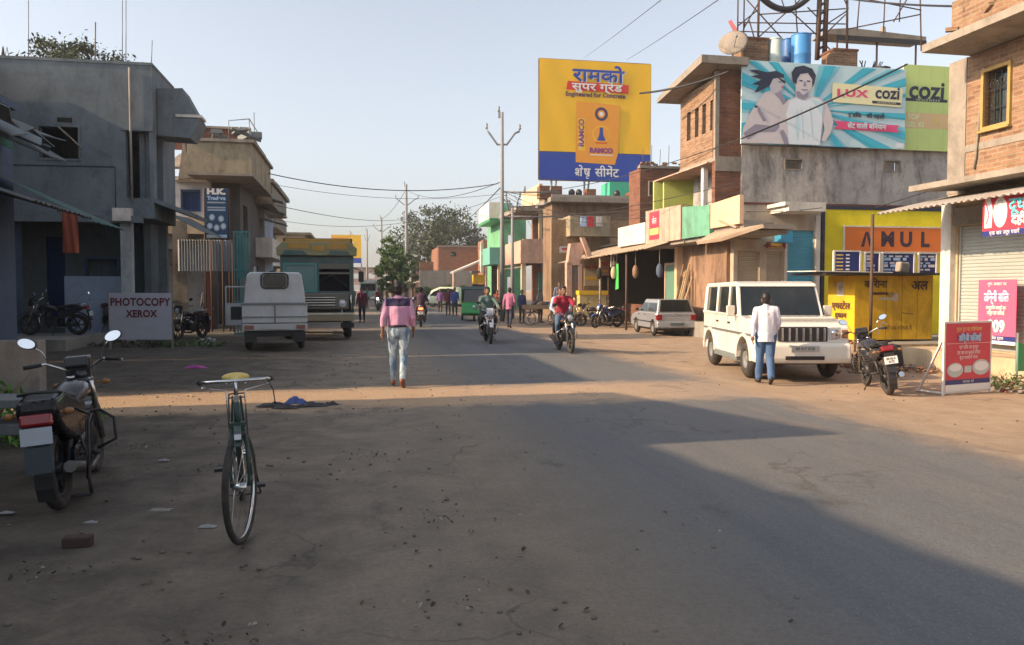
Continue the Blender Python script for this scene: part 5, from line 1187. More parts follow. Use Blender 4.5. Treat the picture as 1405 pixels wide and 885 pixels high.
bd.disc(U(824), V(153), 9.5 * k, 4, .010); bd.disc(U(824), V(153), 5.5 * k, 1, .013); bd.disc(U(824), V(153), 3 * k, 3, .015)
bd.disc(U(824), V(181), 13 * k, 5, .010, ry=12 * k); bd.disc(U(824), V(181), 11.5 * k, 1, .012, ry=10.5 * k); bd.poly([(U(818), V(190)), (U(830), V(190)), (U(827), V(183)), (U(826), V(175)), (U(822), V(175)), (U(821), V(183))], 0, .015); bd.disc(U(824), V(174), 2.6 * k, 0, .015)
bd.stroke([(U(816), V(193)), (U(832), V(193))], .08, 2, .014)
bd.text('RAMCO', U(824), V(204), 9 * k, 6, .014, sx=1.05, bold=.03); bd.stroke([(U(809), V(210)), (U(840), V(210))], .06, 3, .013)
bd.text('रामको', U(820), V(101), 25 * k, 0, .010, sx=1.3, bold=.05)
bd.text('रामको', U(820) + .06, V(101) - .05, 25 * k, 3, .004, sx=1.3, bold=.02)
bd.poly([(U(776), V(121)), (U(861), V(123)), (U(862), V(111)), (U(778), V(109))], 2, .008); bd.text('सुपर ग्रेड', U(818), V(116.5), 14 * k, 3, .014, sx=1.5, bold=.02)
bd.text('Engineered for Concrete', U(816), V(127), 8.6 * k, 4, .012, bold=.012)
bd.text('श', U(793), V(235), 17 * k, 3, .012, bold=.015); bd.stroke([(U(789.5), V(239)), (U(794), V(235))], .07, 3, .014); bd.text('े', U(800), V(235), 17 * k, 3, .012, bold=.015); bd.text('ष', U(804.5), V(235), 17 * k, 3, .012, bold=.015); bd.text('ट', U(805), V(241), 9 * k, 3, .014, bold=.01)
bd.text('सीमेंट', U(832), V(235), 17 * k, 3, .012, bold=.015)
bd.build('lettering', M_, r)
m = MB()
for a, b_ in (((0, zB), (0, zT)), ((Wd, zB), (Wd, zT)), ((0, zT), (Wd, zT)), ((0, zB), (Wd, zB)), ((Wd / 2, zB), (Wd / 2, zT)), ((0, (zB + zT) / 2), (Wd, (zB + zT) / 2))): m.cyl((a[0], .08, a[1]), (b_[0], .08, b_[1]), .06, seg=6)
m.build('frame', RUSTY, r)
zr_ = onS(800, 273, s5)[1]
for px in (757, 764, 802, 809, 878):
    x = U(px); MB().cyl((x, .1, zB + .3), (x, .1 + (.8 if px in (764, 809) else 0), zr_ - .1), .07, seg=6).build('leg', STEEL, r)

# far small hoarding over the street end
sB2 = 150
tA2, zT2 = onS(462, 322, sB2); tB2, zB2 = onS(496, 361, sB2)
r = roadthing('hoarding', 'small distant orange and yellow hoarding with a blue foot, left of the far poles', 'hoarding', tA2, sB2)
w2_ = tB2 - tA2
MB().bb(-1, w2_, 0, .2, zB2, zT2).build('board', BY, r)
bd = Board(0); bd.rect(-1, w2_, zB2, zB2 + (zT2 - zB2) * .18, 0, .02); bd.rect(-1, w2_ * .5, zB2 + (zT2 - zB2) * .45, zT2 - .4, 1, .02); bd.rect(-.5, w2_ * .7, zB2 + (zT2 - zB2) * .68, zB2 + (zT2 - zB2) * .74, 2, .04)
bd.build('lettering', [BB, BO, POST_W], r)
for x in (0, w2_ / 2, w2_): MB().cyl((x, .3, 0), (x, .3, zB2), .12, seg=6).build('leg', STEEL, r)

# wide advert on the stained wall: two printed sheets
CY1 = plain('advert_cyan', (0.05, 0.46, 0.60, 1), .5, dirt=.1); CY0 = plain('advert_pale', (0.52, 0.70, 0.74, 1), .5, dirt=.1); CY2 = plain('advert_mid', (0.22, 0.58, 0.68, 1), .5, dirt=.1)
GRN = plain('advert_green', (0.52, 0.66, 0.22, 1), .5, dirt=.15); CRM = plain('advert_cream', (0.80, 0.76, 0.45, 1), .5, dirt=.1)
SKN = plain('advert_skin', (0.62, 0.56, 0.56, 1), .5, dirt=.2, scale=6, dirtcol=(0.40, 0.38, 0.42, 1)); SKD = plain('advert_shade', (0.28, 0.25, 0.32, 1), .5, dirt=.1); HAI = plain('advert_hair', (0.022, 0.03, 0.06, 1), .5, dirt=.1)
SHT = plain('advert_shirt', (0.70, 0.76, 0.80, 1), .5, dirt=.15, dirtcol=(0.5, .55, .62, 1)); PNK = plain('advert_pink', (0.72, 0.07, 0.20, 1), .5, dirt=.1)
OLV = plain('advert_olive_orange', (0.66, 0.48, 0.24, 1), .5, dirt=.1); LGR = plain('advert_light_green', (0.66, 0.74, 0.44, 1), .5, dirt=.1)
SA = SL - .30
xa, za1 = onS(1018, 82, SA); xb, za0 = onS(1241, 205, SA)
r = roadthing('advert_banner', 'wide blue printed advert with two figures and pink lettering', 'banner', xa, SA)
WW = xb - xa; HH = za1 - za0
def slope(x): return -.0 * x
u = lambda px: (px - 1018) / 223 * WW
v = lambda py: za0 + (205 - py) / 123 * HH
MB().bb(0, WW, 0, .05, za0, za1).build('sheet', CY0, r)
bd = Board(0.0)
rays = [(1022, 83, 1040, 83), (1052, 83, 1066, 83), (1120, 84, 1150, 84), (1180, 84, 1200, 84), (1215, 84, 1240, 84), (1241, 95, 1241, 108), (1241, 118, 1241, 126), (1241, 150, 1241, 160), (1241, 172, 1241, 196), (1225, 205, 1190, 205), (1160, 205, 1140, 205), (1112, 205, 1098, 205), (1068, 205, 1040, 205), (1018, 196, 1018, 175), (1018, 160, 1018, 140), (1018, 120, 1018, 100)]
cxr, cyr = 1110, 150
for i, (a, b_, c, d) in enumerate(rays):
    bd.poly([(u(cxr), v(cyr)), (u(a), v(b_)), (u(c), v(d))], 0 if i % 2 else 2, .003 + .0012 * i)
    mx, my = (a + c) / 2, (b_ + d) / 2
    bd.poly([(u(cxr), v(cyr)), (u((a + mx) / 2), v((b_ + my) / 2)), (u((c + mx) / 2), v((d + my) / 2))], 0, .0235 + .001 * i)
K = .044
def pp(pts, mi, k): bd.poly([(u(a), v(b_)) for a, b_ in pts], mi, k)
# woman: hair blown to the left, light top
pp([(1018, 204), (1020, 182), (1030, 158), (1040, 140), (1048, 128), (1060, 124), (1070, 132), (1076, 150), (1072, 170), (1076, 185), (1086, 200), (1084, 204)], 3, K)
pp([(1020, 190), (1036, 176), (1060, 178), (1068, 170), (1072, 172), (1062, 186), (1040, 188), (1026, 200)], 4, K + .004)
pp([(1056, 128), (1052, 112), (1058, 103), (1068, 104), (1074, 110), (1071, 122), (1064, 130)], 3, K + .006)
pp([(1073, 101), (1062, 96), (1050, 99), (1036, 96), (1026, 97), (1040, 103), (1028, 106), (1044, 109), (1030, 118), (1040, 118), (1034, 130), (1046, 124), (1054, 118), (1058, 108), (1066, 106), (1072, 106)], 5, K + .010)
pp([(1060, 130), (1068, 126), (1076, 140), (1072, 146), (1066, 136)], 4, K + .012)
pp([(1040, 150), (1050, 170), (1046, 172), (1038, 156)], 4, K + .012)
# man: dark hair, white T-shirt
pp([(1074, 204), (1068, 186), (1066, 164), (1070, 150), (1078, 138), (1092, 132), (1104, 131), (1118, 132), (1130, 140), (1136, 154), (1140, 168), (1136, 186), (1128, 199), (1124, 196), (1128, 180), (1126, 168), (1122, 204)], 3, K + .014)
pp([(1080, 204), (1078, 176), (1076, 160), (1080, 140), (1092, 133), (1100, 138), (1110, 133), (1120, 135), (1126, 142), (1124, 170), (1122, 204)], 6, K + .018)
pp([(1068, 186), (1072, 182), (1078, 196), (1080, 204), (1074, 204)], 4, K + .020)
pp([(1088, 134), (1088, 104), (1094, 96), (1104, 95), (1111, 102), (1110, 116), (1106, 125), (1104, 134), (1098, 138)], 3, K + .022)
pp([(1084, 112), (1082, 98), (1087, 89), (1098, 86), (1110, 90), (1115, 100), (1113, 112), (1110, 118), (1110, 106), (1104, 97), (1094, 99), (1090, 106), (1089, 114)], 5, K + .026)
for a in (1095, 1105): pp([(a - 2.5, 108), (a + 2.5, 108), (a + 2, 110), (a - 2, 110)], 5, K + .027)
pp([(1099, 110), (1101, 110), (1102, 117), (1098, 117)], 4, K + .026); pp([(1095, 121), (1105, 121), (1103, 123.5), (1097, 123.5)], 4, K + .027)
pp([(1088, 126), (1092, 124), (1098, 130), (1106, 124), (1104, 133), (1098, 137), (1090, 134)], 4, K + .025)
for a, b_, c, d in ((1096, 150, 1100, 196), (1108, 146, 1112, 190)): bd.stroke([(u(a), v(b_)), (u(c), v(d))], .02, 7, K + .022)
pp([(1034, 149), (1038, 149), (1038, 152), (1034, 152)], 5, K + .03)
pp([(1064, 112), (1069, 111.5), (1068, 113.5)], 5, K + .012); pp([(1068, 119), (1073, 118), (1071, 121)], 9, K + .012); pp([(1062, 104), (1074, 110), (1075, 114), (1071, 113), (1066, 108)], 5, K + .013); pp([(1108, 134), (1126, 142), (1124, 160), (1118, 150)], 1, K + .021); pp([(1090, 150), (1094, 175), (1091, 200), (1088, 175)], 1, K + .021)
# text panel
pp([(1138, 136), (1138, 112), (1140, 109), (1234, 112), (1236, 115), (1234, 139), (1232, 141), (1140, 138)], 8, .046)
bd.text('LUX', u(1165), v(124), HH * .12, 9, .052, sx=1.7, bold=.016, spacing=1.15); bd.text('cozi', u(1214), v(121), HH * .21, 5, .052, bold=.016, sx=1.02, shear=.05)
pp([(1193, 133), (1233, 134), (1233, 138), (1193, 137)], 5, .050); bd.text('INNERWEAR', u(1213), v(135.6), HH * .034, 8, .054, sx=1.15, spacing=1.3)
bd.text('इ', u(1162), v(157), HH * .075, 5, .05, bold=.006); bd.text('ंड' + 'िया', u(1172), v(157), HH * .075, 5, .05, bold=.006); bd.text('की पहली', u(1198), v(157), HH * .075, 5, .05, bold=.006)
pp([(1141, 166), (1232, 169), (1228, 174), (1232, 180), (1141, 178), (1146, 172)], 9, .048); bd.text('सेंट वाली ब' + 'ि' + 'नयान', u(1186), v(173), HH * .085, 6, .054, bold=.01)
pp([(1227, 196), (1238, 196), (1238, 203), (1227, 203)], 6, .05)
bd.build('print', [CY1, CY0, CY2, SKN, SKD, HAI, SHT, CY2, CRM, PNK], r)
MB().cyl((0, -.02, za0 - .03), (WW * .72, -.02, za0 - .03), .035, seg=6).build('batten', BLACK, r)
xa2, za3 = onS(1240, 88, SA + .12); xb2, za2 = onS(1305, 208, SA + .12)
r = roadthing('advert_banner', 'lime green printed advert sheet half covered by the blue one', 'banner', xa2, SA + .12)
w3 = xb2 - xa2; h3 = za3 - za2
MB().bb(0, w3, 0, .04, za2, za3).build('sheet', GRN, r)
bd = Board(0); bd.text('cozi', w3 * .47, za2 + h3 * .70, h3 * .29, 0, .006, bold=.022, sx=1.02, shear=.05); bd.rect(.02, w3 * .9, za2 + h3 * .575, za2 + h3 * .61, 0, .004); bd.text('INNERWEAR', w3 * .5, za2 + h3 * .592, h3 * .035, 2, .008, sx=1.3, spacing=1.35)
bd.rect(0, w3 * .97, za2 + h3 * .26, za2 + h3 * .44, 1, .004); bd.text('TOP', .42, za2 + h3 * .39, h3 * .085, 2, .008, bold=.008); bd.text('GEL KI', .48, za2 + h3 * .30, h3 * .085, 2, .008, bold=.008)
bd.stroke([(w3 * .62, za2 + h3 * .43), (w3 * .72, za2 + h3 * .30), (w3 * .68, za2 + h3 * .38)], .04, 3, .01)
for x in (.3, .55, .82): bd.stroke([(w3 * x, za2), (w3 * x + .02, za3)], .008, 4, .0035)
bd.build('print', [HAI, OLV, LGR, POST_Y, plain('fold_line', (.34, .45, .15, 1), .6)], r)

# blue trader sign on the left
sT = 31.6
xa4, z41 = onS(281, 258, sT); xb4, z40 = onS(313, 327, sT)
r = roadthing('trader_sign', 'tall dark blue trader sign with white lettering and round pictures on two posts', 'sign', xa4, sT)
w4 = xb4 - xa4; h4 = z41 - z40
MB().bb(0, w4, 0, .06, z40, z41).build('board', plain('trader_blue', (0.02, 0.07, 0.16, 1), .5, dirt=.2), r)
m = MB()
for x in (-.03, w4 + .03): m.cyl((x, .05, 0), (x, .05, z41), .035, seg=6)
m.bb(0, w4, .06, .1, z40 - .08, z40 - .02).build('post', RUSTY, r)
bd = Board(0); LB = [POST_LB, POST_W, plain('trader_pale', (0.35, .45, .55, 1), .5)]
bd.text('H.K.', w4 / 2, z40 + h4 * .93, h4 * .15, 1, .006, bold=.02, sx=1.3); bd.text('Traders', w4 / 2, z40 + h4 * .80, h4 * .10, 0, .006, bold=.01, sx=1.1)
for f in (.70, .60, .55): bd.rect(w4 * .1, w4 * .9, z40 + h4 * f, z40 + h4 * (f + .03), 2)
bd.rect(.04, w4 - .04, z40 + h4 * .01, z40 + h4 * .07, 0)
for j, f in enumerate((.42, .24)):
    for i in range(3 if j else 2): bd.disc(w4 * ((.2 + .3 * i) if j else (.3 + .4 * i)), z40 + h4 * (f - .03 * (i % 2)), w4 * .13, 2, .004, ry=h4 * .065); bd.disc(w4 * ((.2 + .3 * i) if j else (.3 + .4 * i)), z40 + h4 * (f - .03 * (i % 2)), w4 * .07, 0, .008, ry=h4 * .04)
bd.build('lettering', LB, r)

# photocopy board
gA = gp(150, 470); 
Yp = 21.2
a = at(149, 402, Yp); c = at(236, 466, Yp); c2 = at(233, 478, Yp)
r = thing('photocopy_sign', 'pale board lettered PHOTOCOPY XEROX in dark red, standing on the roadside', 'sign', (a.x, Yp, 0), 0)
w5 = c.x - a.x
MB().bb(0, w5, 0, .05, c.z, a.z).build('board', plain('photocopy_board', (0.44, 0.46, 0.53, 1), .6, dirt=.3), r)
m = MB()
for x in (0, w5): m.bb(x - .025, x + .025, .01, .06, gz(a.x + x, Yp) - .03, a.z + .01)
m.build('post', P_SLAB, r); MB().slab([(.1, .06, a.z - .1), (.15, .06, a.z - .1), (.15, .7, 0), (.1, .7, 0)], .03).build('stay', WOOD, r)
bd = Board(0); hh = a.z - c.z; dr = plain('dark_red_paint', (0.13, 0.02, 0.03, 1), .6, dirt=.2)
bd.text('PHOTOCOPY', w5 * .5, c.z + hh * .80, hh * .23, 0, .006, bold=.009, sx=.88, spacing=1.05); bd.text('XEROX', w5 * .52, c.z + hh * .55, hh * .21, 0, .006, bold=.009, sx=.9, spacing=1.05)
bd.build('lettering', [dr], r)

# ================================================================== ROOF CLUTTER on the advert building
zR = zL2 - .7
def rt(px, s): return onS(px, 1, s)[0]
def rz_(py, s): return onS(1100, py, s)[1]
def stub(px0, px1, py, s, label):
    a, c = rt(px0, s), rt(px1, s)
    r = roadthing('brick_stub', label, 'pillar stub', (a + c) / 2, s, zR); w_ = (c - a) / 2
    MB().bb(-w_, w_, 0, 2 * w_ * .8, 0, rz_(py, s) - zR).build('pier', BR_LIT, r); MB().bb(-w_ - .03, w_ + .03, -.03, 2 * w_ * .8 + .03, rz_(py, s) - zR + .001, rz_(py, s) - zR + .08).build('cap', BR_RED, r)
stub(1021, 1055, 58, SL + 1.0, 'brick pillar stub beside the white roof tank'); stub(1145, 1178, 66, SL + 1.0, 'brick pillar stub behind the middle of the advert')
def barrel(px0, px1, py, s, mt, label):
    a, c = rt(px0, s), rt(px1, s); R = (c - a) / 2; h = rz_(py, s) - zR
    r = roadthing('water_barrel', label, 'barrel', (a + c) / 2, s, zR)
    pr = [(.01, 0), (R * .95, 0), (R, .04)]
    for k in (.33, .66): pr += [(R, h * k - .03), (R * 1.04, h * k), (R, h * k + .03)]
    pr += [(R, h - .06), (R * .95, h - .02), (.01, h - .02)]
    MB().lathe(pr).build('body', mt, r); MB().torus((0, 0, h - .03), R * .97, .025, 'z', 20, 6).cyl((R * .4, 0, h - .03), (R * .4, 0, h + .03), .05).build('rim', mt, r)
barrel(1088, 1112, 48, SL + 1.0, BLUEP, 'bright blue plastic barrel, larger of the two on the roof'); barrel(1075, 1090, 55, SL + 1.6, plain('blue_dark', (.03, .13, .36, 1), .5), 'darker blue barrel half hidden behind the bright one')
barrel(1056, 1073, 56, SL + 1.1, plain('tank_white', (.50, .60, .58, 1), .5), 'pale greenish white tank on the roof')
r = roadthing('satellite_dish', 'grey satellite dish on the roof edge of the brick house', 'satellite dish', onT(1008, 1, T3 + .3)[0] and rt(1008, SL + .6), SL + .6, rz_(78, SL + .6))
m = MB(); pr = [(.02 + .5 * i / 6, .10 * (i / 6) ** 2) for i in range(7)] + [(.51, .12)]
m.lathe(pr, (0, 0, 0), 'y', 20); m.X = None
d = m.build('dish', P_SLAB, r); d.location = (0, .1, .45); d.rotation_euler = (radians(-25), 0, radians(-35))
MB().cyl((0, .1, -.15), (0, .1, .45), .03).tube([(0, -.0, .2), (-.15, -.45, .4)], .015, 5).ell((-.15, -.47, .42), (.05, .05, .05)).build('mast', STEEL, r)
# tower frame of angle iron
r = roadthing('steel_frame', 'rusty angle iron hoarding frame rising from the roof', 'frame', rt(1040, SL + 2), SL + 2.0, 0)
tx = rt(1040, SL + 2)
def fp(px, py, ds=0.0): q = onS(px, py, SL + 2 + ds); return (q[0] - tx, ds, q[1])
for a, c in (((1012, 62), (1013, -40)), ((1040, 72), (1042, -60)), ((1162, 80), (1163, -60)), ((1020, 62), (1022, -40)), ((1264, 70), (1262, -30))): MB().cyl(fp(*a), fp(*c), .045 if a[0] in (1040, 1162) else .028, seg=5).build('upright', RUSTY, r)
br = MB()
for a, c in (((1008, 43), (1125, 46)), ((1012, 31), (1160, 33)), ((1025, 0), (1074, 54)), ((1084, 14), (1128, 55)), ((1012, 36), (1038, 15)), ((1022, 30), (1018, 60)), ((1028, 28), (1036, 56)), ((1133, 34), (1162, 15)), ((1133, 46), (1160, 20)), ((1158, -2), (1164, 12)), ((1133, 62), (1143, 72)), ((1160, -10), (1140, -30)), ((1040, 20), (1160, 12)), ((1042, 50), (1120, -20)), ((1042, 2), (1020, 40)), ((1163, 40), (1262, 20)), ((1170, -5), (1264, 14)), ((1180, -10), (1176, 40)), ((1215, -20), (1212, 46)), ((1236, -20), (1234, 30)), ((1250, -10), (1226, 30)), ((1090, -20), (1094, 46)), ((1108, 10), (1128, 30))): br.cyl(fp(*a), fp(*c), .025, seg=5)
br.build('brace', RUSTY, r)
lt_ = MB()
for a, c in (((1121, 82), (1127, -60)), ((1131, 82), (1136, -60))): lt_.cyl(fp(*a), fp(*c), .09, seg=6); 
for i in range(12): lt_.cyl(fp(1121.5 + i * .5, 80 - i * 12), fp(1132 + i * .4, 74 - i * 12), .05, seg=5)
lt_.build('lattice_mast', RUSTY, r)
ar = MB(); pts = [fp(1040 + 75 * i / 16, 13 - 22 * ((i - 8) / 8) ** 2) for i in range(17)]; ar.tube(pts, .11, 6); ar.tube([fp(1066, -20), fp(1076, 10)], .02, 5)
ar.build('round_emblem_ring', BLACK, r)
r = roadthing('flag', 'small faded red flag on the roof frame', 'flag', rt(1012, SL + 1.9), SL + 1.9, rz_(30, SL))
m = MB(); m._add([(0, 0, 0), (-.08, .02, .05), (-.32, .1, .55), (-.22, .03, .6), (0, 0, .28)], [(0, 1, 2, 3, 4)]); m.build('cloth', plain('flag_red', (.55, .18, .2, 1), .9), r); MB().cyl((0, 0, -.9), (0, 0, .7), .012, seg=5).build('staff', RUSTY, r)
# rear roof canopy with clutter
r = roadthing('roof_canopy', 'flat dusty canopy on posts at the back of the roof', 'canopy', rt(1140, SL + 4), SL + 4, zR)
sQ = SL + 4; a, c = rt(1133, sQ), rt(1272, sQ); zc = rz_(44, sQ) - zR; x0 = a - rt(1140, sQ)
MB().prism([(x0, zc), (x0 + .2, zc + .2), (x0 + 1.2, zc + .30), (c - a + x0, zc + .15), (c - a + x0, zc - .0), (x0 + .5, zc - .0)], 0, 1.0, 'y').build('slab', P_SLAB, r)
MB().bb(x0 + .5, c - a + x0, -.03, -.002, zc - .22, zc - .02).build('edge_beam', BLACK, r)
for x in (x0 + .6, x0 + 2.4, x0 + 4.2): MB().cyl((x, .1, 0), (x, .1, zc), .04, seg=6).build('post', RUSTY, r)
m = MB(); m.lathe([(.01, 0), (.35, 0), (.28, .18), (.12, .28), (.1, .5), (.01, .5)], (x0 + 3.3, 1, zc + .28), seg=10); m.build('concrete_lump', P_SLAB, r)
def chair(px, s, label):
    r = roadthing('metal_chair', label, 'chair', rt(px, s), s, zR)
    m = MB()
    for x in (0, .42):
        for y in (0, .42): m.cyl((x, y, 0), (x, y, .45 if y == 0 else .9), .018, seg=5)
    m.build('frame', STEEL, r); MB().bb(0, .42, 0, .42, .44, .47).build('seat', BLACK, r); MB().bb(0, .42, .41, .43, .65, .72).bb(0, .42, .41, .43, .78, .86).build('backrest', BLACK, r)
r = roadthing('folded_furniture', 'heap of dark folded chairs and pipes on the roof behind the advert', 'furniture heap', rt(1196, SL + 1.2), SL + 1.2, zR)
m = MB(); rn = random.Random(2)
for i in range(16): z = .3 + rn.uniform(0, 1.0); m.box((rn.uniform(-.5, .7), rn.uniform(0, .4), z), (rn.uniform(.2, .55), .3, .05), (rn.uniform(-.3, .3), rn.uniform(-.3, .3), 0))
for i in range(8): m.cyl((rn.uniform(-.5, .7), .1, 0), (rn.uniform(-.5, .7), .2, 1.5), .02, seg=5)
m.build('frames', BLACK, r)
for k, px in enumerate((1222, 1236)): chair(px, SL + 1.3, ['metal chair on the roof behind the advert, nearer the middle', 'metal chair on the roof behind the advert, nearer the brick house'][k])
r = roadthing('roof_rubble', 'broken brick rubble on the roof beside the brick house', 'rubble heap', rt(1262, SL + .6), SL + .6, zR)
m = MB()
for i in range(50): x = rn.uniform(-.7, 1.6); m.box((x, rn.uniform(0, .6), .05 + rn.uniform(0, 1) * .6), (.25, .12, .09), (rn.uniform(-1, 1), rn.uniform(-1, 1), rn.uniform(0, 3)))
m.build('bricks', BR_LIT, r)

# ================================================================== POLES AND WIRES
POLEM = plain('pole_concrete', (0.24, 0.25, 0.27, 1), .9, dirt=.4)
def pole(px, Yd, py_top, label, arm=1.1, w_=.13, side_z=2.6, base=None):
    p = at(px, 400, Yd); zt_ = at(px, py_top, Yd).z; g = gz(p.x, p.y)
    r = thing('utility_pole', label, 'utility pole', (p.x, Yd, g), 0, 'utility poles along the street')
    MB().tube([(0, 0, -.05), (0, 0, zt_ - .9)], [w_ * 1.15, w_ * .7], 6).build('shaft', POLEM, r)
    m = MB().tube([(-arm * .75, 0, zt_ - side_z + .75), (-arm * .62, 0, zt_ - side_z + .6), (-.25, 0, zt_ - side_z), (.25, 0, zt_ - side_z), (arm * .62, 0, zt_ - side_z + .6), (arm * .85, 0, zt_ - side_z + .7)], .06, 6)
    m.bb(-.2, .02, -.05, .05, zt_ - 1.2, zt_ - .9); m.build('crossarm', STEEL, r)
    for x, z in ((-arm * .75, zt_ - side_z + .8), (arm * .85, zt_ - side_z + .75), (-.18, zt_ - .9)):
        MB().lathe([(.01, 0), (.05, .02), (.09, .10), (.04, .14), (.08, .24), (.03, .32), (.01, .33)], (x, 0, z), seg=8).build('insulator', STEEL, r)
    return r, p, zt_
r1, p1, z1_ = pole(689, 43.0, 128, 'tall utility pole with forked arms left of the yellow hoarding')
m = MB().cyl((0, 0, onS(1, 268, 43)[1] * 0 + 6.9), (3.1, .2, 6.9), .05, seg=6).cyl((0, 0, 5.6), (3.0, .2, 5.6), .04, seg=6).tube([(0, 0, 6.6), (.5, 0, 6.1), (2.4, .1, 6.2)], .04, 6); m.build('crossarm', STEEL, r1)
for x in (1.2, 2.6): MB().cyl((x, .1, 6.9), (x, .1, 7.2), .06, seg=6).build('insulator', STEEL, r1)
pole(703, 47.0, 258, 'short green grey pole just behind the tall one, in front of the mint green house', .5, .12, 1.2)
pole(558, 92.0, 242, 'utility pole rising in front of the big banyan tree', 1.6, .22, 3.2)
r_, p_, z_ = pole(524, 120.0, 290, 'distant utility pole beside the green roadside tree', 1.6, .2, 3.0)
pole(504, 150.0, 308, 'thin distant utility pole next to the far hoarding', .6, .2, 3.0); pole(482, 165.0, 312, 'farthest thin pole behind the distant hoarding', .5, .18, 2.5)
r = thing('notice_box', 'white notice box fixed on the pole before the big banyan', 'notice box', at(558, 372, 91.5) - Vector((0, 0, 1.2)), 0)
MB().bb(-.5, .5, -.1, .1, 0, 2.4).build('box', P_WHITE, r); MB().bb(-.2, .2, -.13, -.101, .3, 1.9).build('notice', plain('grey_notice', (.35, .33, .33, 1), .7), r)
WIRE = plain('black_wire', (0.02, 0.02, 0.022, 1), .6, dirt=0)
def wire(a, Ya, b_, Yb, sag, r_, label):
    pa = at(a[0], a[1], Ya); pb = at(b_[0], b_[1], Yb); n = 20
    pts = [pa.lerp(pb, i / n) - Vector((0, 0, sag * 4 * (i / n) * (1 - i / n))) for i in range(n + 1)]
    o = MB().tube([p - pa for p in pts], r_, 5).build('cable', WIRE); o.location = pa
    return tag(o, label, 'cable', 'cables over the street')
wire((368, 238), 36, (683, 252), 43, .55, .022, 'thick sagging cable from the overhang building to the tall pole')
wire((370, 252), 37, (686, 266), 43, .45, .010, 'thin cable just under the thick sagging one left of the tall pole')
wire((372, 280), 42, (560, 300), 92, .5, .02, 'faint low cable running from the balconies towards the banyan pole')
wire((686, 258), 43, (640, 302), 90, .1, .03, 'slanting cable dropping left from the tall pole towards the trees')
wire((688, 262), 43, (755, 268), 49, .1, .02, 'short cable from the tall pole to the pink balcony house')
wire((878, 128), 30, (1000, 98), 26.5, .12, .04, 'thick dark cable end reaching past the yellow hoarding to the brick house')
wire((750, 262), 44, (1018, 190), 26, .25, .016, 'thin cable crossing below the yellow hoarding to the advert')
wire((1018, 190), 25.5, (1245, 88), 25.0, .06, .028, 'dark cable running diagonally across the blue advert')
wire((700, 300), 44, (1012, 250), 26, .3, .012, 'thin pale cable low across the balcony walls')
wire((690, 290), 43, (900, 285), 36, .2, .012, 'thin low cable above the tan balconies')
wire((860, 82), 60, (1000, -10), 20, .05, .012, 'hair thin cable high in the sky right of the hoarding')
wire((800, 80), 70, (920, -10), 20, .05, .010, 'hair thin cable high in the sky above the hoarding')
wire((1150, -4), 30, (1405, 8), 18, .12, .03, 'dark cable over the roofs at the top right')
wire((1200, 285), 21, (1345, 238), 17.5, .02, .012, 'thin cable along the tin awning of the brick house')

wire((690, 262), 43, (812, 300), 43.5, .25, .014, 'slack cable from the tall pole down to the tan balcony')
wire((692, 268), 43, (848, 306), 37, .45, .014, 'slack cable from the tall pole to the white balcony wall')
wire((705, 262), 47, (770, 262), 50, .2, .016, 'short dark cable from the short pole to the long brown house')
wire((706, 268), 47, (742, 330), 55, .15, .014, 'cable dropping from the short pole to the pink balcony')
wire((686, 270), 43, (372, 300), 42, .9, .010, 'lowest hair thin cable between the tall pole and the left houses')
wire((848, 300), 36, (1016, 262), 27, .25, .012, 'slack cable along the tops of the balcony walls')
wire((936, 280), 29, (1128, 285), 26.5, .2, .012, 'thin cable below the loophole brick house to the white sunshade')
wire((556, 262), 92, (524, 300), 120, .5, .03, 'cable between the banyan pole and the next distant pole')
wire((686, 250), 43, (560, 262), 92, .8, .022, 'sagging cable from the tall pole to the banyan pole')

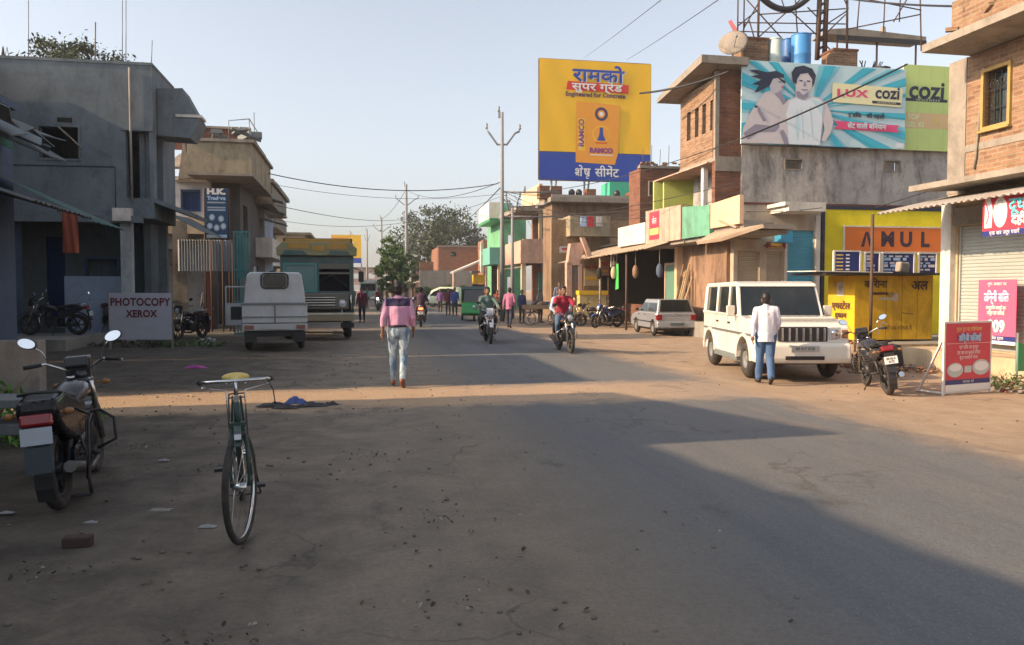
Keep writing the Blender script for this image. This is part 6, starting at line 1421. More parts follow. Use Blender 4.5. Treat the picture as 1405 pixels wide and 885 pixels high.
# ================================================================== TREES
LEAFM = []
def leafmat(name, c1, c2):
    m, t = newmat(name); g = t.n('ShaderNodeTexCoord').outputs['Object']
    c = t.mix(t.ramp(t.noise(g, 1.2, 5), .35, .65), c1, c2)
    p = finish(t, c, .6, None, spec=.3); p.inputs['Subsurface Weight'].default_value = 0.0
    return m
LF1 = leafmat('leaf_dark', (.035, .055, .03, 1), (.075, .10, .05, 1)); LF2 = leafmat('leaf_green', (.045, .10, .03, 1), (.13, .20, .06, 1)); BARK = plain('bark', (.20, .17, .14, 1), .95, dirt=.6)
def tree(name, label, base, H, spread, seed, lm, nclump=70, nleaf=60, leaf=.16, low=.35, flat=1.0, trunk=.25, trunks=1, gap=1.0, cat='tree'):
    rn = random.Random(seed); r = thing(name, label, cat, base, 0)
    tips = []; m = MB()
    for tk in range(trunks):
        bx = (tk - (trunks - 1) / 2) * trunk * 3.2
        for k in range(rn.randint(4, 6)):
            a = rn.uniform(0, 2 * pi); d = rn.uniform(.3, .9) * spread * .6
            p0 = Vector((bx, 0, -.1)); p1 = Vector((bx + rn.uniform(-.1, .1), rn.uniform(-.2, .2), H * low)); p2 = Vector((bx + cos(a) * d * .5, sin(a) * d * .5, H * (low + .25))); p3 = Vector((bx + cos(a) * d, sin(a) * d, H * rn.uniform(.65, .9)))
            m.tube([p0, p1, p2, p3], [trunk, trunk * .7, trunk * .35, trunk * .1], 7); tips += [p2, p3]
            for q in range(3):
                e = p2.lerp(p3, rn.random()) + Vector((rn.uniform(-1, 1), rn.uniform(-1, 1), rn.uniform(-.1, .6))) * spread * .35
                m.tube([p2.lerp(p3, .4), e], [trunk * .2, trunk * .05], 5); tips.append(e)
    m.build('trunk', BARK, r)
    cl = MB(); cen = Vector((0, 0, H * (low + (1 - low) * .52))); hz = H * (1 - low) * .55
    cs = []
    for i in range(nclump):
        for _ in range(20):
            v_ = Vector((rn.gauss(0, 1), rn.gauss(0, 1), rn.gauss(0, 1))).normalized() * (rn.random() ** .4)
            c_ = cen + Vector((v_.x * spread, v_.y * spread, v_.z * hz * flat))
            if noise.noise(c_ * (1.3 / spread) * 2 + Vector((seed, 0, 0))) > -.12 * gap or _ == 19: break
        cs.append(c_)
    vs = []; fs = []
    for c_ in cs:
        R = spread * rn.uniform(.10, .22)
        for j in range(nleaf):
            d = Vector((rn.gauss(0, .55), rn.gauss(0, .55), rn.gauss(0, .42))) * R; p = c_ + d
            s_ = leaf * rn.uniform(.6, 1.4); e = Euler((rn.uniform(-1.1, 1.1), rn.uniform(-1.1, 1.1), rn.uniform(0, 6.3))).to_matrix()
            b0 = len(vs)
            for q in ((-.5, 0, 0), (0, -.28, .05), (.55, 0, -.05), (0, .28, .05)): vs.append(p + e @ (Vector(q) * s_))
            fs.append((b0, b0 + 1, b0 + 2, b0 + 3))
    cl._add(vs, fs); cl.build('crown', lm, r)
    return r
g = at(603, 400, 105); tree('banyan_tree', 'big spreading banyan with pale stems and sky showing through its crown', (g.x, 105, 0), 11.9, 5.6, 4, LF1, 200, 60, .34, .36, 1.0, .35, 3, 1.6)
g = at(541, 400, 78); tree('roadside_tree', 'dense fresh green tree at the roadside left of the banyan', (g.x, 78, 0), 6.2, 1.9, 9, LF2, 90, 110, .24, .18, 1.1, .18)
g = at(566, 400, 110); tree('roadside_tree', 'dark narrow tree between the green tree and the banyan', (g.x, 110, 0), 7.0, 2.2, 19, LF1, 60, 90, .3, .2, 1.1, .2)
g = at(110, 400, 52); tree('treetop', 'round tree rising behind the roof of the cement building', (g.x, 52, 0), 17.8, 3.9, 6, LF1, 150, 70, .26, .68, .75, .3, 1, 2.2, 'tree')
g = at(2, 400, 60); tree('treetop', 'thin hazy tree behind the cement roof at the far left', (g.x, 60, 0), 19.0, 2.8, 16, LF1, 50, 50, .2, .78, .75, .3, 1, 2.2, 'tree')
# hedge
r = roadthing('hedge', 'loose green hedge in front of the compound wall', 'hedge', onS(568, 1, 78)[0], 78.0)
rn = random.Random(7); vs = []; fs = []
wh = onS(645, 1, 78)[0] - onS(568, 1, 78)[0]
for i in range(5200):
    x = rn.uniform(0, wh); hh = 1.3 + .8 * noise.noise(Vector((x * .8, 3, 1))) + .5
    p = Vector((x, rn.gauss(0, .4), rn.random() ** .7 * hh)); s_ = .17 * rn.uniform(.6, 1.4); e = Euler((rn.uniform(-1, 1), rn.uniform(-1, 1), rn.uniform(0, 6.3))).to_matrix(); b0 = len(vs)
    for q in ((-.5, 0, 0), (0, -.3, .05), (.55, 0, -.05), (0, .3, .05)): vs.append(p + e @ (Vector(q) * s_))
    fs.append((b0, b0 + 1, b0 + 2, b0 + 3))
MB()._add(vs, fs).build('foliage', LF2, r)
# ================================================================== VEHICLES
TYRE = plain('tyre_rubber', (0.025, 0.024, 0.024, 1), .85, dirt=.5, scale=8, dirtcol=(.12, .10, .08, 1)); CHROME = plain('chrome', (.62, .62, .62, 1), .22, 1.0, .25)
DKM = plain('dark_metal', (.05, .05, .055, 1), .5, .5, .4); SEATM = plain('seat_vinyl', (.018, .018, .020, 1), .55, dirt=.3)
GLASS = glassmat('vehicle_glass', (.008, .012, .013, 1), .04); CARW = plain('car_white', (.70, .69, .64, 1), .26, dirt=.14, scale=.8, coat=.5, dirtcol=(.55, .44, .32, 1), bstr=.02)
CARS = plain('car_silver', (.33, .36, .40, 1), .3, .35, .3, 1.2, .5, (.34, .30, .26, 1), .02); LAMPR = plain('lamp_red', (.22, .006, .010, 1), .22, dirt=.1, coat=.6)
LAMPC = plain('lamp_clear', (.55, .57, .58, 1), .12, .3, .1, coat=.6); AMBER = plain('lamp_amber', (.26, .12, .04, 1), .2, dirt=.1); PLATE = plain('plate_white', (.74, .74, .72, 1), .5, dirt=.15); PLY = plain('plate_ink', (.03, .03, .03, 1), .6)
MIRR = plain('mirror_glass', (.85, .88, .92, 1), .05, 1.0, 0.0, bstr=0.0)

def wheel(parent, c, R, rr, spokes='alloy', w_=None, name='wheel'):
    """wheel about the local x axis with tyre and rim children"""
    o = bpy.data.objects.new(name, None); COL.objects.link(o); o.parent = parent; o.location = c; w_ = w_ or rr
    MB().torus((0, 0, 0), R - rr, rr, 'x', 32, 10, w_ / rr).build('tyre', TYRE, o)
    m = MB()
    if spokes == 'wire':
        m.torus((0, 0, 0), R - rr * 2.0, rr * .32, 'x', 32, 6, 1.6); m.cyl((-.045, 0, 0), (.045, 0, 0), .03)
        for k in range(18): a = 2 * pi * k / 18; m.cyl(((-.03 if k % 2 else .03), .028 * cos(a + .5), .028 * sin(a + .5)), (0, (R - rr * 2.1) * cos(a), (R - rr * 2.1) * sin(a)), .0018, seg=3)
    elif spokes == 'alloy':
        m.torus((0, 0, 0), R - rr * 2.0, rr * .34, 'x', 32, 6, 1.8); m.cyl((-.05, 0, 0), (.05, 0, 0), .045)
        for k in range(6): a = 2 * pi * k / 6; m.cyl((0, .03 * cos(a), .03 * sin(a)), (0, (R - rr * 2.1) * cos(a), (R - rr * 2.1) * sin(a)), .017, .013, 6)
    else:
        Rr = R - rr * 1.75
        m.lathe([(.01, w_ * .55), (.05, w_ * .6), (.06, w_ * .35), (Rr * .55, w_ * .30), (Rr * .8, w_ * .55), (Rr, w_ * .85), (Rr, -w_ * .85), (.01, -w_ * .3)], (0, 0, 0), 'x', 24)
        for k in range(5): a = 2 * pi * k / 5; m.cyl((w_ * .3, Rr * .3 * cos(a), Rr * .3 * sin(a)), (w_ * .42, Rr * .3 * cos(a), Rr * .3 * sin(a)), .02, seg=6)
    m.build('rim', DKM if spokes == 'alloy' else (CHROME if spokes == 'wire' else STEEL), o)
    return o

def motorbike(label, loc, rz, paint=None, group='motorbikes', lean=0.0, detail=True, lit=False, carrier=False, bag=False, style='commuter', steer=0.0):
    """local +y is forwards, wheels at y=-.62 and y=.66, ground at z=0"""
    P = paint or plain('bike_black', (.02, .02, .024, 1), .25, dirt=.10, coat=.4)
    r = thing('motorbike', label, 'motorbike', loc, rz, group); r.rotation_euler = (0, lean, rz)
    R = .305
    wheel(r, (0, -.64, R), R, .052, 'alloy'); fw = wheel(r, (0, .66, R), R, .045, 'alloy'); fw.rotation_euler = (0, 0, steer)
    m = MB().tube([(0, .38, .80), (0, .26, .52), (0, .16, .30)], .022).tube([(0, .36, .86), (0, 0, .74), (0, -.45, .70)], .02).tube([(0, .16, .30), (0, -.15, .27), (0, -.22, .45), (0, -.1, .72)], .022)
    for x in (-.085, .085): m.tube([(x, -.15, .32), (x, -.64, R)], .018).tube([(x, -.60, R + .03), (x * 1.1, -.42, .66)], [.018, .028]).tube([(x, -.35, .56), (x, -.2, .4)], .012)
    m.build('frame', DKM, r)
    m = MB().box((0, .03, .40), (.24, .34, .20)).lathe([(.01, -.14), (.085, -.13), (.09, .0), (.085, .10), (.07, .13), (.01, .14)], (0, .13, .54), 'z', 12)
    for k in range(6): m.lathe([(.05, 0), (.115, 0), (.115, .008), (.05, .008)], (0, .13, .46 + k * .03), 'z', 12)
    m.cyl((-.15, .02, .37), (.15, .02, .37), .09, seg=14).build('engine', DKM, r)
    # fuel tank
    m = MB(); prof = [(-.22, .74, .06), (-.16, .80, .10), (-.02, .88, .135), (.12, .91, .145), (.24, .90, .13), (.32, .85, .09), (.36, .80, .04)]
    rings = []
    for y, zt_, hw in prof:
        zb_ = .70; rings.append([(hw * cos(a), y, (zt_ + zb_) / 2 + (zt_ - zb_) / 2 * sin(a)) for a in [2 * pi * k / 14 for k in range(14)]])
    vs = [p for rg in rings for p in rg]; n = 14
    fs = [(i * n + k, i * n + (k + 1) % n, (i + 1) * n + (k + 1) % n, (i + 1) * n + k) for i in range(len(rings) - 1) for k in range(n)] + [tuple(range(n)), tuple(range(len(vs) - n, len(vs)))]
    m._add(vs, fs, True); tk = m.build('tank', P, r, sub=1); MB().cyl((0, .12, .905), (0, .12, .925), .035).build('filler_cap', CHROME, tk)
    # seat
    m = MB(); prof = [(-.78, .84, .075, .03), (-.66, .85, .11, .05), (-.45, .83, .13, .05), (-.25, .79, .12, .05), (-.12, .80, .09, .045)]
    rings = [[(hw * cos(a), y, zz_ + hh * sin(a)) for a in [2 * pi * k / 12 for k in range(12)]] for y, zz_, hw, hh in prof]
    vs = [p for rg in rings for p in rg]; n = 12
    m._add(vs, [(i * n + k, i * n + (k + 1) % n, (i + 1) * n + (k + 1) % n, (i + 1) * n + k) for i in range(4) for k in range(n)] + [tuple(range(n)), tuple(range(4 * n, 5 * n))], True); m.build('seat', SEATM, r, sub=1)
    # side panels and tail
    m = MB().prism([(-.20, .70), (-.12, .55), (-.40, .52), (-.86, .74), (-.92, .82), (-.5, .78)], -.115, .115, 'x'); m.build('side_panel', P, r, bevel=.02)
    m = MB().box((0, -.93, .80), (.20, .07, .09), (radians(-15), 0, 0)); tl_ = m.build('tail_light', LAMPR if not lit else LAMPR, r, bevel=.02)
    m = MB()
    for i in range(9): a = radians(200 - i * 16); m.box((0, -.64 + (R + .04) * cos(a), R + (R + .04) * sin(a)), (.12, .105, .008), (a + pi / 2, 0, 0))
    m.prism([(-.98, .72), (-.94, .74), (-1.0, .42), (-1.03, .42)], -.075, .075, 'x'); m.build('rear_mudguard', BLACK, r)
    m = MB()
    for i in range(8): a = radians(150 - i * 15); m.box((0, .66 + (R + .035) * cos(a), R + (R + .035) * sin(a)), (.10, .10, .006), (a + pi / 2, 0, 0))
    m.build('front_mudguard', P, r)
    m = MB()
    for x in (-.085, .085): m.tube([(x, .66, R), (x, .50, .72), (x, .44, .88)], [.026, .026, .02])
    m.box((0, .45, .86), (.22, .05, .025)).box((0, .50, .72), (.2, .05, .03)); m.build('fork', CHROME, r)
    m = MB().tube([(-.36, .27, 1.02), (-.22, .34, 1.03), (-.10, .42, .96), (.10, .42, .96), (.22, .34, 1.03), (.36, .27, 1.02)], .012); hb = m.build('handlebar', CHROME, r)
    for x in (-1, 1):
        MB().cyl((x * .25, .325, 1.028), (x * .37, .265, 1.02), .018).build('grip', SEATM, hb)
        MB().tube([(x * .22, .36, 1.035), (x * .38, .33, 1.01)], .006, 5).build('lever', CHROME, hb)
        MB().tube([(x * .20, .34, 1.03), (x * .24, .34, 1.14), (x * .31, .31, 1.20)], .006, 6).build('mirror_stem', CHROME, hb)
        mm = MB().ell((x * .33, .30, 1.22), (.075, .018, .048), (0, x * -.35, 0)).build('mirror', BLACK, r)
        mg = MB(); mg.X = Matrix.Translation((x * .33, .281, 1.222)) @ Matrix.Rotation(x * -.35, 4, 'Y') @ Matrix.Rotation(-.16, 4, 'X')
        mg._add([(0, 0, 0)] + [(.066 * cos(a), 0, .040 * sin(a)) for a in [2 * pi * k / 18 for k in range(18)]], [(0, k + 1, (k + 1) % 18 + 1) for k in range(18)]); mg.build('mirror_glass', MIRR, mm)
    hl = MB().lathe([(.01, -.10), (.07, -.08), (.095, 0), (.10, .05), (.095, .055)], (0, .52, .90), 'y', 18).prism([(.44, .82), (.60, .86), (.58, .99), (.50, 1.07), (.44, 1.05)], -.10, .10, 'x').build('headlight_cowl', P, r, bevel=.02)
    HLM = emit('headlight_on', (1, .96, .88, 1), 6.0) if lit else LAMPC
    MB().lathe([(.001, .02), (.05, .018), (.085, .0)], (0, .585, .90), 'y', 18).build('headlight', HLM, r)
    MB().box((0, .42, 1.01), (.18, .06, .10), (radians(-40), 0, 0)).build('dials', BLACK, r, bevel=.015)
    MB().tube([(.10, .12, .40), (.13, .15, .22), (.14, -.2, .20), (.15, -.45, .26), (.16, -.92, .36)], [.02, .022, .03, .045, .045]).build('exhaust', CHROME if detail else DKM, r)
    for x in (-1, 1):
        for y, zz_ in ((-.90, .76), (.50, .82)): MB().tube([(x * .08, y, zz_), (x * .16, y, zz_)], .01, 6).ell((x * .19, y, zz_), (.04, .025, .025), seg=10, rings=6).build('indicator', AMBER, r)
    m = MB().box((0, -1.035, .62), (.20, .012, .12), (radians(-8), 0, 0)).build('number_plate', PLATE, r)
    bd = MB(); vs, fs = text_mesh('BR 06 K', .052, .8, .001); bd.X = Matrix.Translation((0, -1.044, .645)) @ Matrix.Rotation(radians(90 - 8), 4, 'X'); bd._add([p for p in vs], fs)
    vs, fs = text_mesh('4172', .052, .9, .001); bd.X = Matrix.Translation((0, -1.050, .595)) @ Matrix.Rotation(radians(90 - 8), 4, 'X'); bd._add([p for p in vs], fs); bd.build('plate_lettering', PLY, m)
    MB().cyl((-.2, -.08, .30), (.2, -.08, .30), .012, seg=6).cyl((-.2, -.08, .3), (-.13, -.08, .3), .02, seg=6).cyl((.2, -.08, .3), (.13, -.08, .3), .02, seg=6).build('footrest', DKM, r); MB().cyl((-.18, -.42, .36), (.18, -.42, .36), .012, seg=6).build('passenger_footrest', DKM, r)
    MB().tube([(-.1, -.1, .3), (-.24, -.05, .02)], .012, 6).build('side_stand', DKM, r)
    m = MB().tube([(-.1, -.55, .86), (-.13, -.85, .9), (0, -.96, .92), (.13, -.85, .9), (.1, -.55, .86)], .012, 6); m.build('grab_rail', CHROME if style != 'dark' else BLACK, r)
    m = MB().prism([(-.64 + .3, R + .06), (-.64 + .3, R - .03), (-.7, R - .05), (-.7, R + .05)], -.115, -.09, 'x'); m.build('chain_cover', BLACK, r)
    if carrier:   # saree guard and crash bar on the side
        m = MB().tube([(.13, -.45, .72), (.25, -.50, .66), (.27, -.70, .64), (.26, -.78, .40), (.22, -.72, .22), (.2, -.5, .3), (.14, -.42, .5)], .009, 6)
        for k in range(4): m.cyl((.25, -.52 - k * .06, .66), (.22, -.52 - k * .06, .28), .004, seg=4)
        m.build('sari_guard', BLACK, r)
    if bag:
        for x in (-.24, .24): MB().box((x, -.55, .60), (.20, .42, .34)).build('saddle_bag', SEATM, r, bevel=.05)
    MB().tube([(.16, .28, .60), (.27, .26, .52), (.27, .24, .34), (.12, .2, .28)], .013, 6).tube([(-.16, .28, .60), (-.27, .26, .52), (-.27, .24, .34), (-.12, .2, .28)], .013, 6).tube([(-.16, .28, .6), (.16, .28, .6)], .013, 6).build('crash_guard', CHROME if style != 'dark' else BLACK, r)
    return r

# --- foreground motorbike at the left
g = gp(107, 668)
BLKP = plain('bike_black', (.02, .02, .024, 1), .25, dirt=.10, coat=.4)
fb = motorbike('black motorbike seen from behind with blank pale plate and round mirrors, nearest on the left', Vector((-3.57, 6.56, 0.0)), radians(17), BLKP, 'parked motorbikes', radians(-5), carrier=True, style='dark')
MB().prism([(-.98, .78), (-.95, .86), (-.70, .90), (-.35, .80), (-.05, .74), (-.10, .50), (-.40, .44), (-.80, .60), (-.95, .70)], -.135, .135, 'x').build('tail_cowl', BLKP, fb, bevel=.05, seg=3)
MB().ell((0, .02, .42), (.17, .24, .20)).build('engine_cover', DKM, fb)
MB().prism([(-.62, .30), (-.10, .24), (.0, .42), (-.2, .5), (-.6, .44)], .10, .15, 'x').build('side_cover', BLKP, fb, bevel=.02)
for ch in fb.children:
    if ch.name.startswith('exhaust'): ch.data = ch.data.copy(); ch.data.materials[0] = plain('exhaust_dull', (.10, .10, .10, 1), .4, .6, .4)
    if ch.name.startswith('tail_light'): ch.location = (0, -.06, -.035); ch.scale = (1.05, 1, .95)
    if ch.name.startswith('number_plate'):
        for k in list(ch.children): bpy.data.objects.remove(k)
        pass
MB().prism([(-1.02, .55), (-1.05, .54), (-1.06, .36), (-1.0, .38)], -.085, .085, 'x').build('mud_flap', plain('flap_blue_grey', (.045, .06, .075, 1), .6), fb)
MB().prism([(-.98, .78), (-.95, .86), (-.70, .90), (-.35, .80), (-.05, .74), (-.10, .50), (-.40, .44), (-.80, .60), (-.95, .70)], -.135, .135, 'x').build('tail_cowl', BLKP, fb, bevel=.05, seg=3)
MB().ell((0, .02, .42), (.17, .24, .20)).build('engine_cover', DKM, fb)
MB().prism([(-.62, .30), (-.10, .24), (.0, .42), (-.2, .5), (-.6, .44)], .10, .15, 'x').build('side_cover', BLKP, fb, bevel=.02)
for ch in fb.children:
    if ch.name.startswith('exhaust'): ch.data = ch.data.copy(); ch.data.materials[0] = plain('exhaust_dull', (.10, .10, .10, 1), .4, .6, .4)
    if ch.name.startswith('tail_light'): ch.location = (0, -.06, -.035); ch.scale = (1.05, 1, .95)
    if ch.name.startswith('number_plate'): ch.data = ch.data.copy(); ch.data.materials[0] = plain('plate_blank', (.40, .44, .50, 1), .5); ch.data.transform(Matrix.Translation((0, 0, .0)))
# tall stand wheel block seen under the rear tyre: the bike stands on its centre stand
MB().tube([(-.14, -.3, .3), (-.16, -.36, .02)], .014, 6).tube([(.14, -.3, .3), (.16, -.36, .02)], .014, 6).tube([(-.16, -.36, .02), (.16, -.36, .02)], .014, 6).build('centre_stand', DKM, fb)
# --- parked motorbikes on the left
mb1 = motorbike('long dark motorbike parked sideways on the cement apron at the far left', at(75, 448, 22.6) * 1.0, radians(95), None, 'parked motorbikes', radians(-8))
mb1.location.z = .34
mb2 = motorbike('dark motorbike standing behind the photocopy board, nearer the porch column', Vector((at(150, 430, 24.5).x, 24.5, .34)), radians(40), plain('bike_maroon', (.09, .012, .015, 1), .3, dirt=.3, coat=.4), 'parked motorbikes', radians(-6))
mb3 = motorbike('dark motorbike facing out beside the photocopy board, in front of the dark shopfront', Vector((at(262, 430, 25.5).x, 25.5, gz(-9.5, 25.5))), radians(168), None, 'parked motorbikes', radians(6), detail=False)
# --- motorbike at the right beside the sign
mb4 = motorbike('dark motorbike with high rear plate parked on the sand next to the red standing sign', Vector((gp(1222, 545).x - .12, 13.35, -.10)), radians(-6 + 180 - 150), BLKP, 'parked motorbikes', radians(-9), bag=False, style='dark')
mb4.rotation_euler = (0, radians(-9), radians(-9)); mb4.location = Vector((6.3, 13.75, -.10))
MB().box((.20, -.45, .62), (.22, .42, .36)).build('saddle_bag', SEATM, mb4, bevel=.05)
mb5 = motorbike('small blue motorbike parked in front of the yellow stall by the garage', Vector((at(832, 430, 36).x, 36, -.1)), radians(125), plain('bike_blue', (.03, .06, .18, 1), .3, dirt=.3, coat=.3), 'parked motorbikes', radians(-6))
mb6 = motorbike('small dark motorbike parked against the right pillar of the pink gateway', Vector((at(812, 430, 38.6).x, 37.2, -.1)), radians(80), None, 'parked motorbikes', radians(-6))

# --- bicycle (rider's side away from the camera: seen from the front)
BGR = plain('bicycle_green', (.030, .062, .055, 1), .4, dirt=.35)
def bicycle(label, loc, rz, lean=0.0, steer=0.0):
    r = thing('bicycle', label, 'bicycle', loc, rz); r.rotation_euler = (0, lean, rz)
    R = .365; wb = 1.12
    wheel(r, (0, -wb / 2, R), R, .021, 'wire'); fwl = wheel(r, (0, wb / 2, R), R, .021, 'wire'); fwl.rotation_euler = (0, 0, steer)
    hd = (0, .37, .86)
    m = MB().tube([(0, .40, .74), (0, .355, .92)], .019).tube([(0, .36, .89), (0, -.20, .89)], .014).tube([(0, .39, .78), (0, -.06, .29)], .016).tube([(0, -.06, .29), (0, -.22, .94)], .015)
    for x in (-.045, .045): m.tube([(x, -.06, .29), (x * 1.4, -wb / 2, R)], .009, 6).tube([(x * .6, -.21, .86), (x * 1.4, -wb / 2, R)], .008, 6)
    m.build('frame', BGR, r)
    m = MB()
    for x in (-.055, .055): m.tube([(x * .6, .415, .74), (x, .46, .62), (x, wb / 2, R)], [.015, .014, .009], 8)
    m.box((0, .41, .75), (.1, .045, .03)); m.build('fork', BGR, r)
    m = MB().tube([(-.235, .20, 1.02), (-.22, .30, 1.03), (-.17, .40, 1.04), (0, .40, 1.04), (.17, .40, 1.04), (.22, .30, 1.03), (.235, .20, 1.02)], .012, 8).tube([(0, .365, .9), (0, .40, 1.04)], .012)
    hb = m.build('handlebar', CHROME, r)
    for x in (-1, 1):
        MB().cyl((x * .235, .18, 1.018), (x * .222, .29, 1.03), .018).build('grip', SEATM, hb)
        MB().tube([(x * .21, .33, 1.0), (x * .20, .24, .985), (x * .21, .18, .99)], .006, 5).tube([(x * .20, .36, 1.0), (x * .06, .42, .98), (x * .055, .43, .75)], .004, 5).build('brake_rod', CHROME, hb)
    MB().tube([(-.20, .36, 1.04), (-.24, .37, .96), (-.25, .34, .86)], .004, 5).build('brake_cable', BLACK, r)
    m = MB()
    for i in range(9): a = radians(58 + i * 12); m.box((0, wb / 2 + (R + .028) * cos(a), R + (R + .028) * sin(a)), (.044, .084, .004), (a + pi / 2, 0, 0))
    m.build('front_mudguard', BGR, r)
    m = MB()
    for i in range(12): a = radians(30 + i * 14); m.box((0, -wb / 2 + (R + .028) * cos(a), R + (R + .028) * sin(a)), (.055, .096, .004), (a + pi / 2, 0, 0))
    m.build('rear_mudguard', BGR, r)
    m = MB().ell((0, -.32, .99), (.105, .10, .035), seg=16).ell((0, -.18, .985), (.035, .13, .028), seg=12); sd = m.build('saddle', plain('saddle_yellow', (.62, .47, .14, 1), .7, dirt=.4), r); remesh(sd, .012, 6)
    MB().torus((-.05, -.34, .94), .022, .005, 'z', 12, 5).torus((.05, -.34, .94), .022, .005, 'z', 12, 5).tube([(0, -.22, .9), (0, -.25, .96)], .01).build('seat_post', CHROME, r)
    m = MB().torus((.05, -.06, .29), .09, .006, 'x', 28, 6)
    for k in range(5): a = 2 * pi * k / 5; m.cyl((.05, -.06, .29), (.05, -.06 + .085 * cos(a), .29 + .085 * sin(a)), .005, seg=5)
    m.tube([(.06, -.06, .29), (.075, .08, .39)], .009, 6).tube([(-.06, -.06, .29), (-.075, -.20, .19)], .009, 6); m.build('chainring', CHROME, r)
    MB().box((.125, .09, .395), (.09, .075, .022)).build('pedal', BLACK, r); MB().box((-.125, -.21, .185), (.09, .075, .022)).build('pedal', BLACK, r)
    MB().tube([(.05, -.06, .385), (.05, -wb / 2, R + .035)], .005, 5).tube([(.05, -.06, .2), (.05, -wb / 2, R - .035)], .005, 5).build('chain', DKM, r)
    m = MB()
    for x in (-.06, 0, .06): m.cyl((x, -.40, .80), (x, -.85, .80), .006, seg=5)
    m.cyl((-.06, -.85, .80), (.06, -.85, .80), .006, seg=5).cyl((-.06, -.6, .80), (.06, -.6, .8), .006, seg=5)
    for x in (-.07, .07): m.tube([(x * .9, -.8, .80), (x, -wb / 2, R)], .006, 5)
    m.build('carrier', DKM, r)
    m = MB()
    for x in (-.09, .09): m.tube([(x, -wb / 2, R), (x * 1.6, -wb / 2 - .12, .01)], .007, 5)
    m.tube([(-.144, -wb / 2 - .12, .01), (.144, -wb / 2 - .12, .01)], .007, 5).build('stand', DKM, r)
    MB().box((0, .475, .70), (.03, .02, .035)).cyl((0, .44, .93), (0, .49, .93), .022).build('reflector', CHROME, r)
    MB().box((0, .56 + .2, R + .36), (.04, .05, .008), (-.55, 0, 0)).build('mudguard_tip', CHROME, r)
    return r
bicycle('old green roadster bicycle with a yellow saddle standing alone in the left foreground', Vector((-1.93, 5.68, 0)), radians(180 + 19), radians(2), radians(-15))

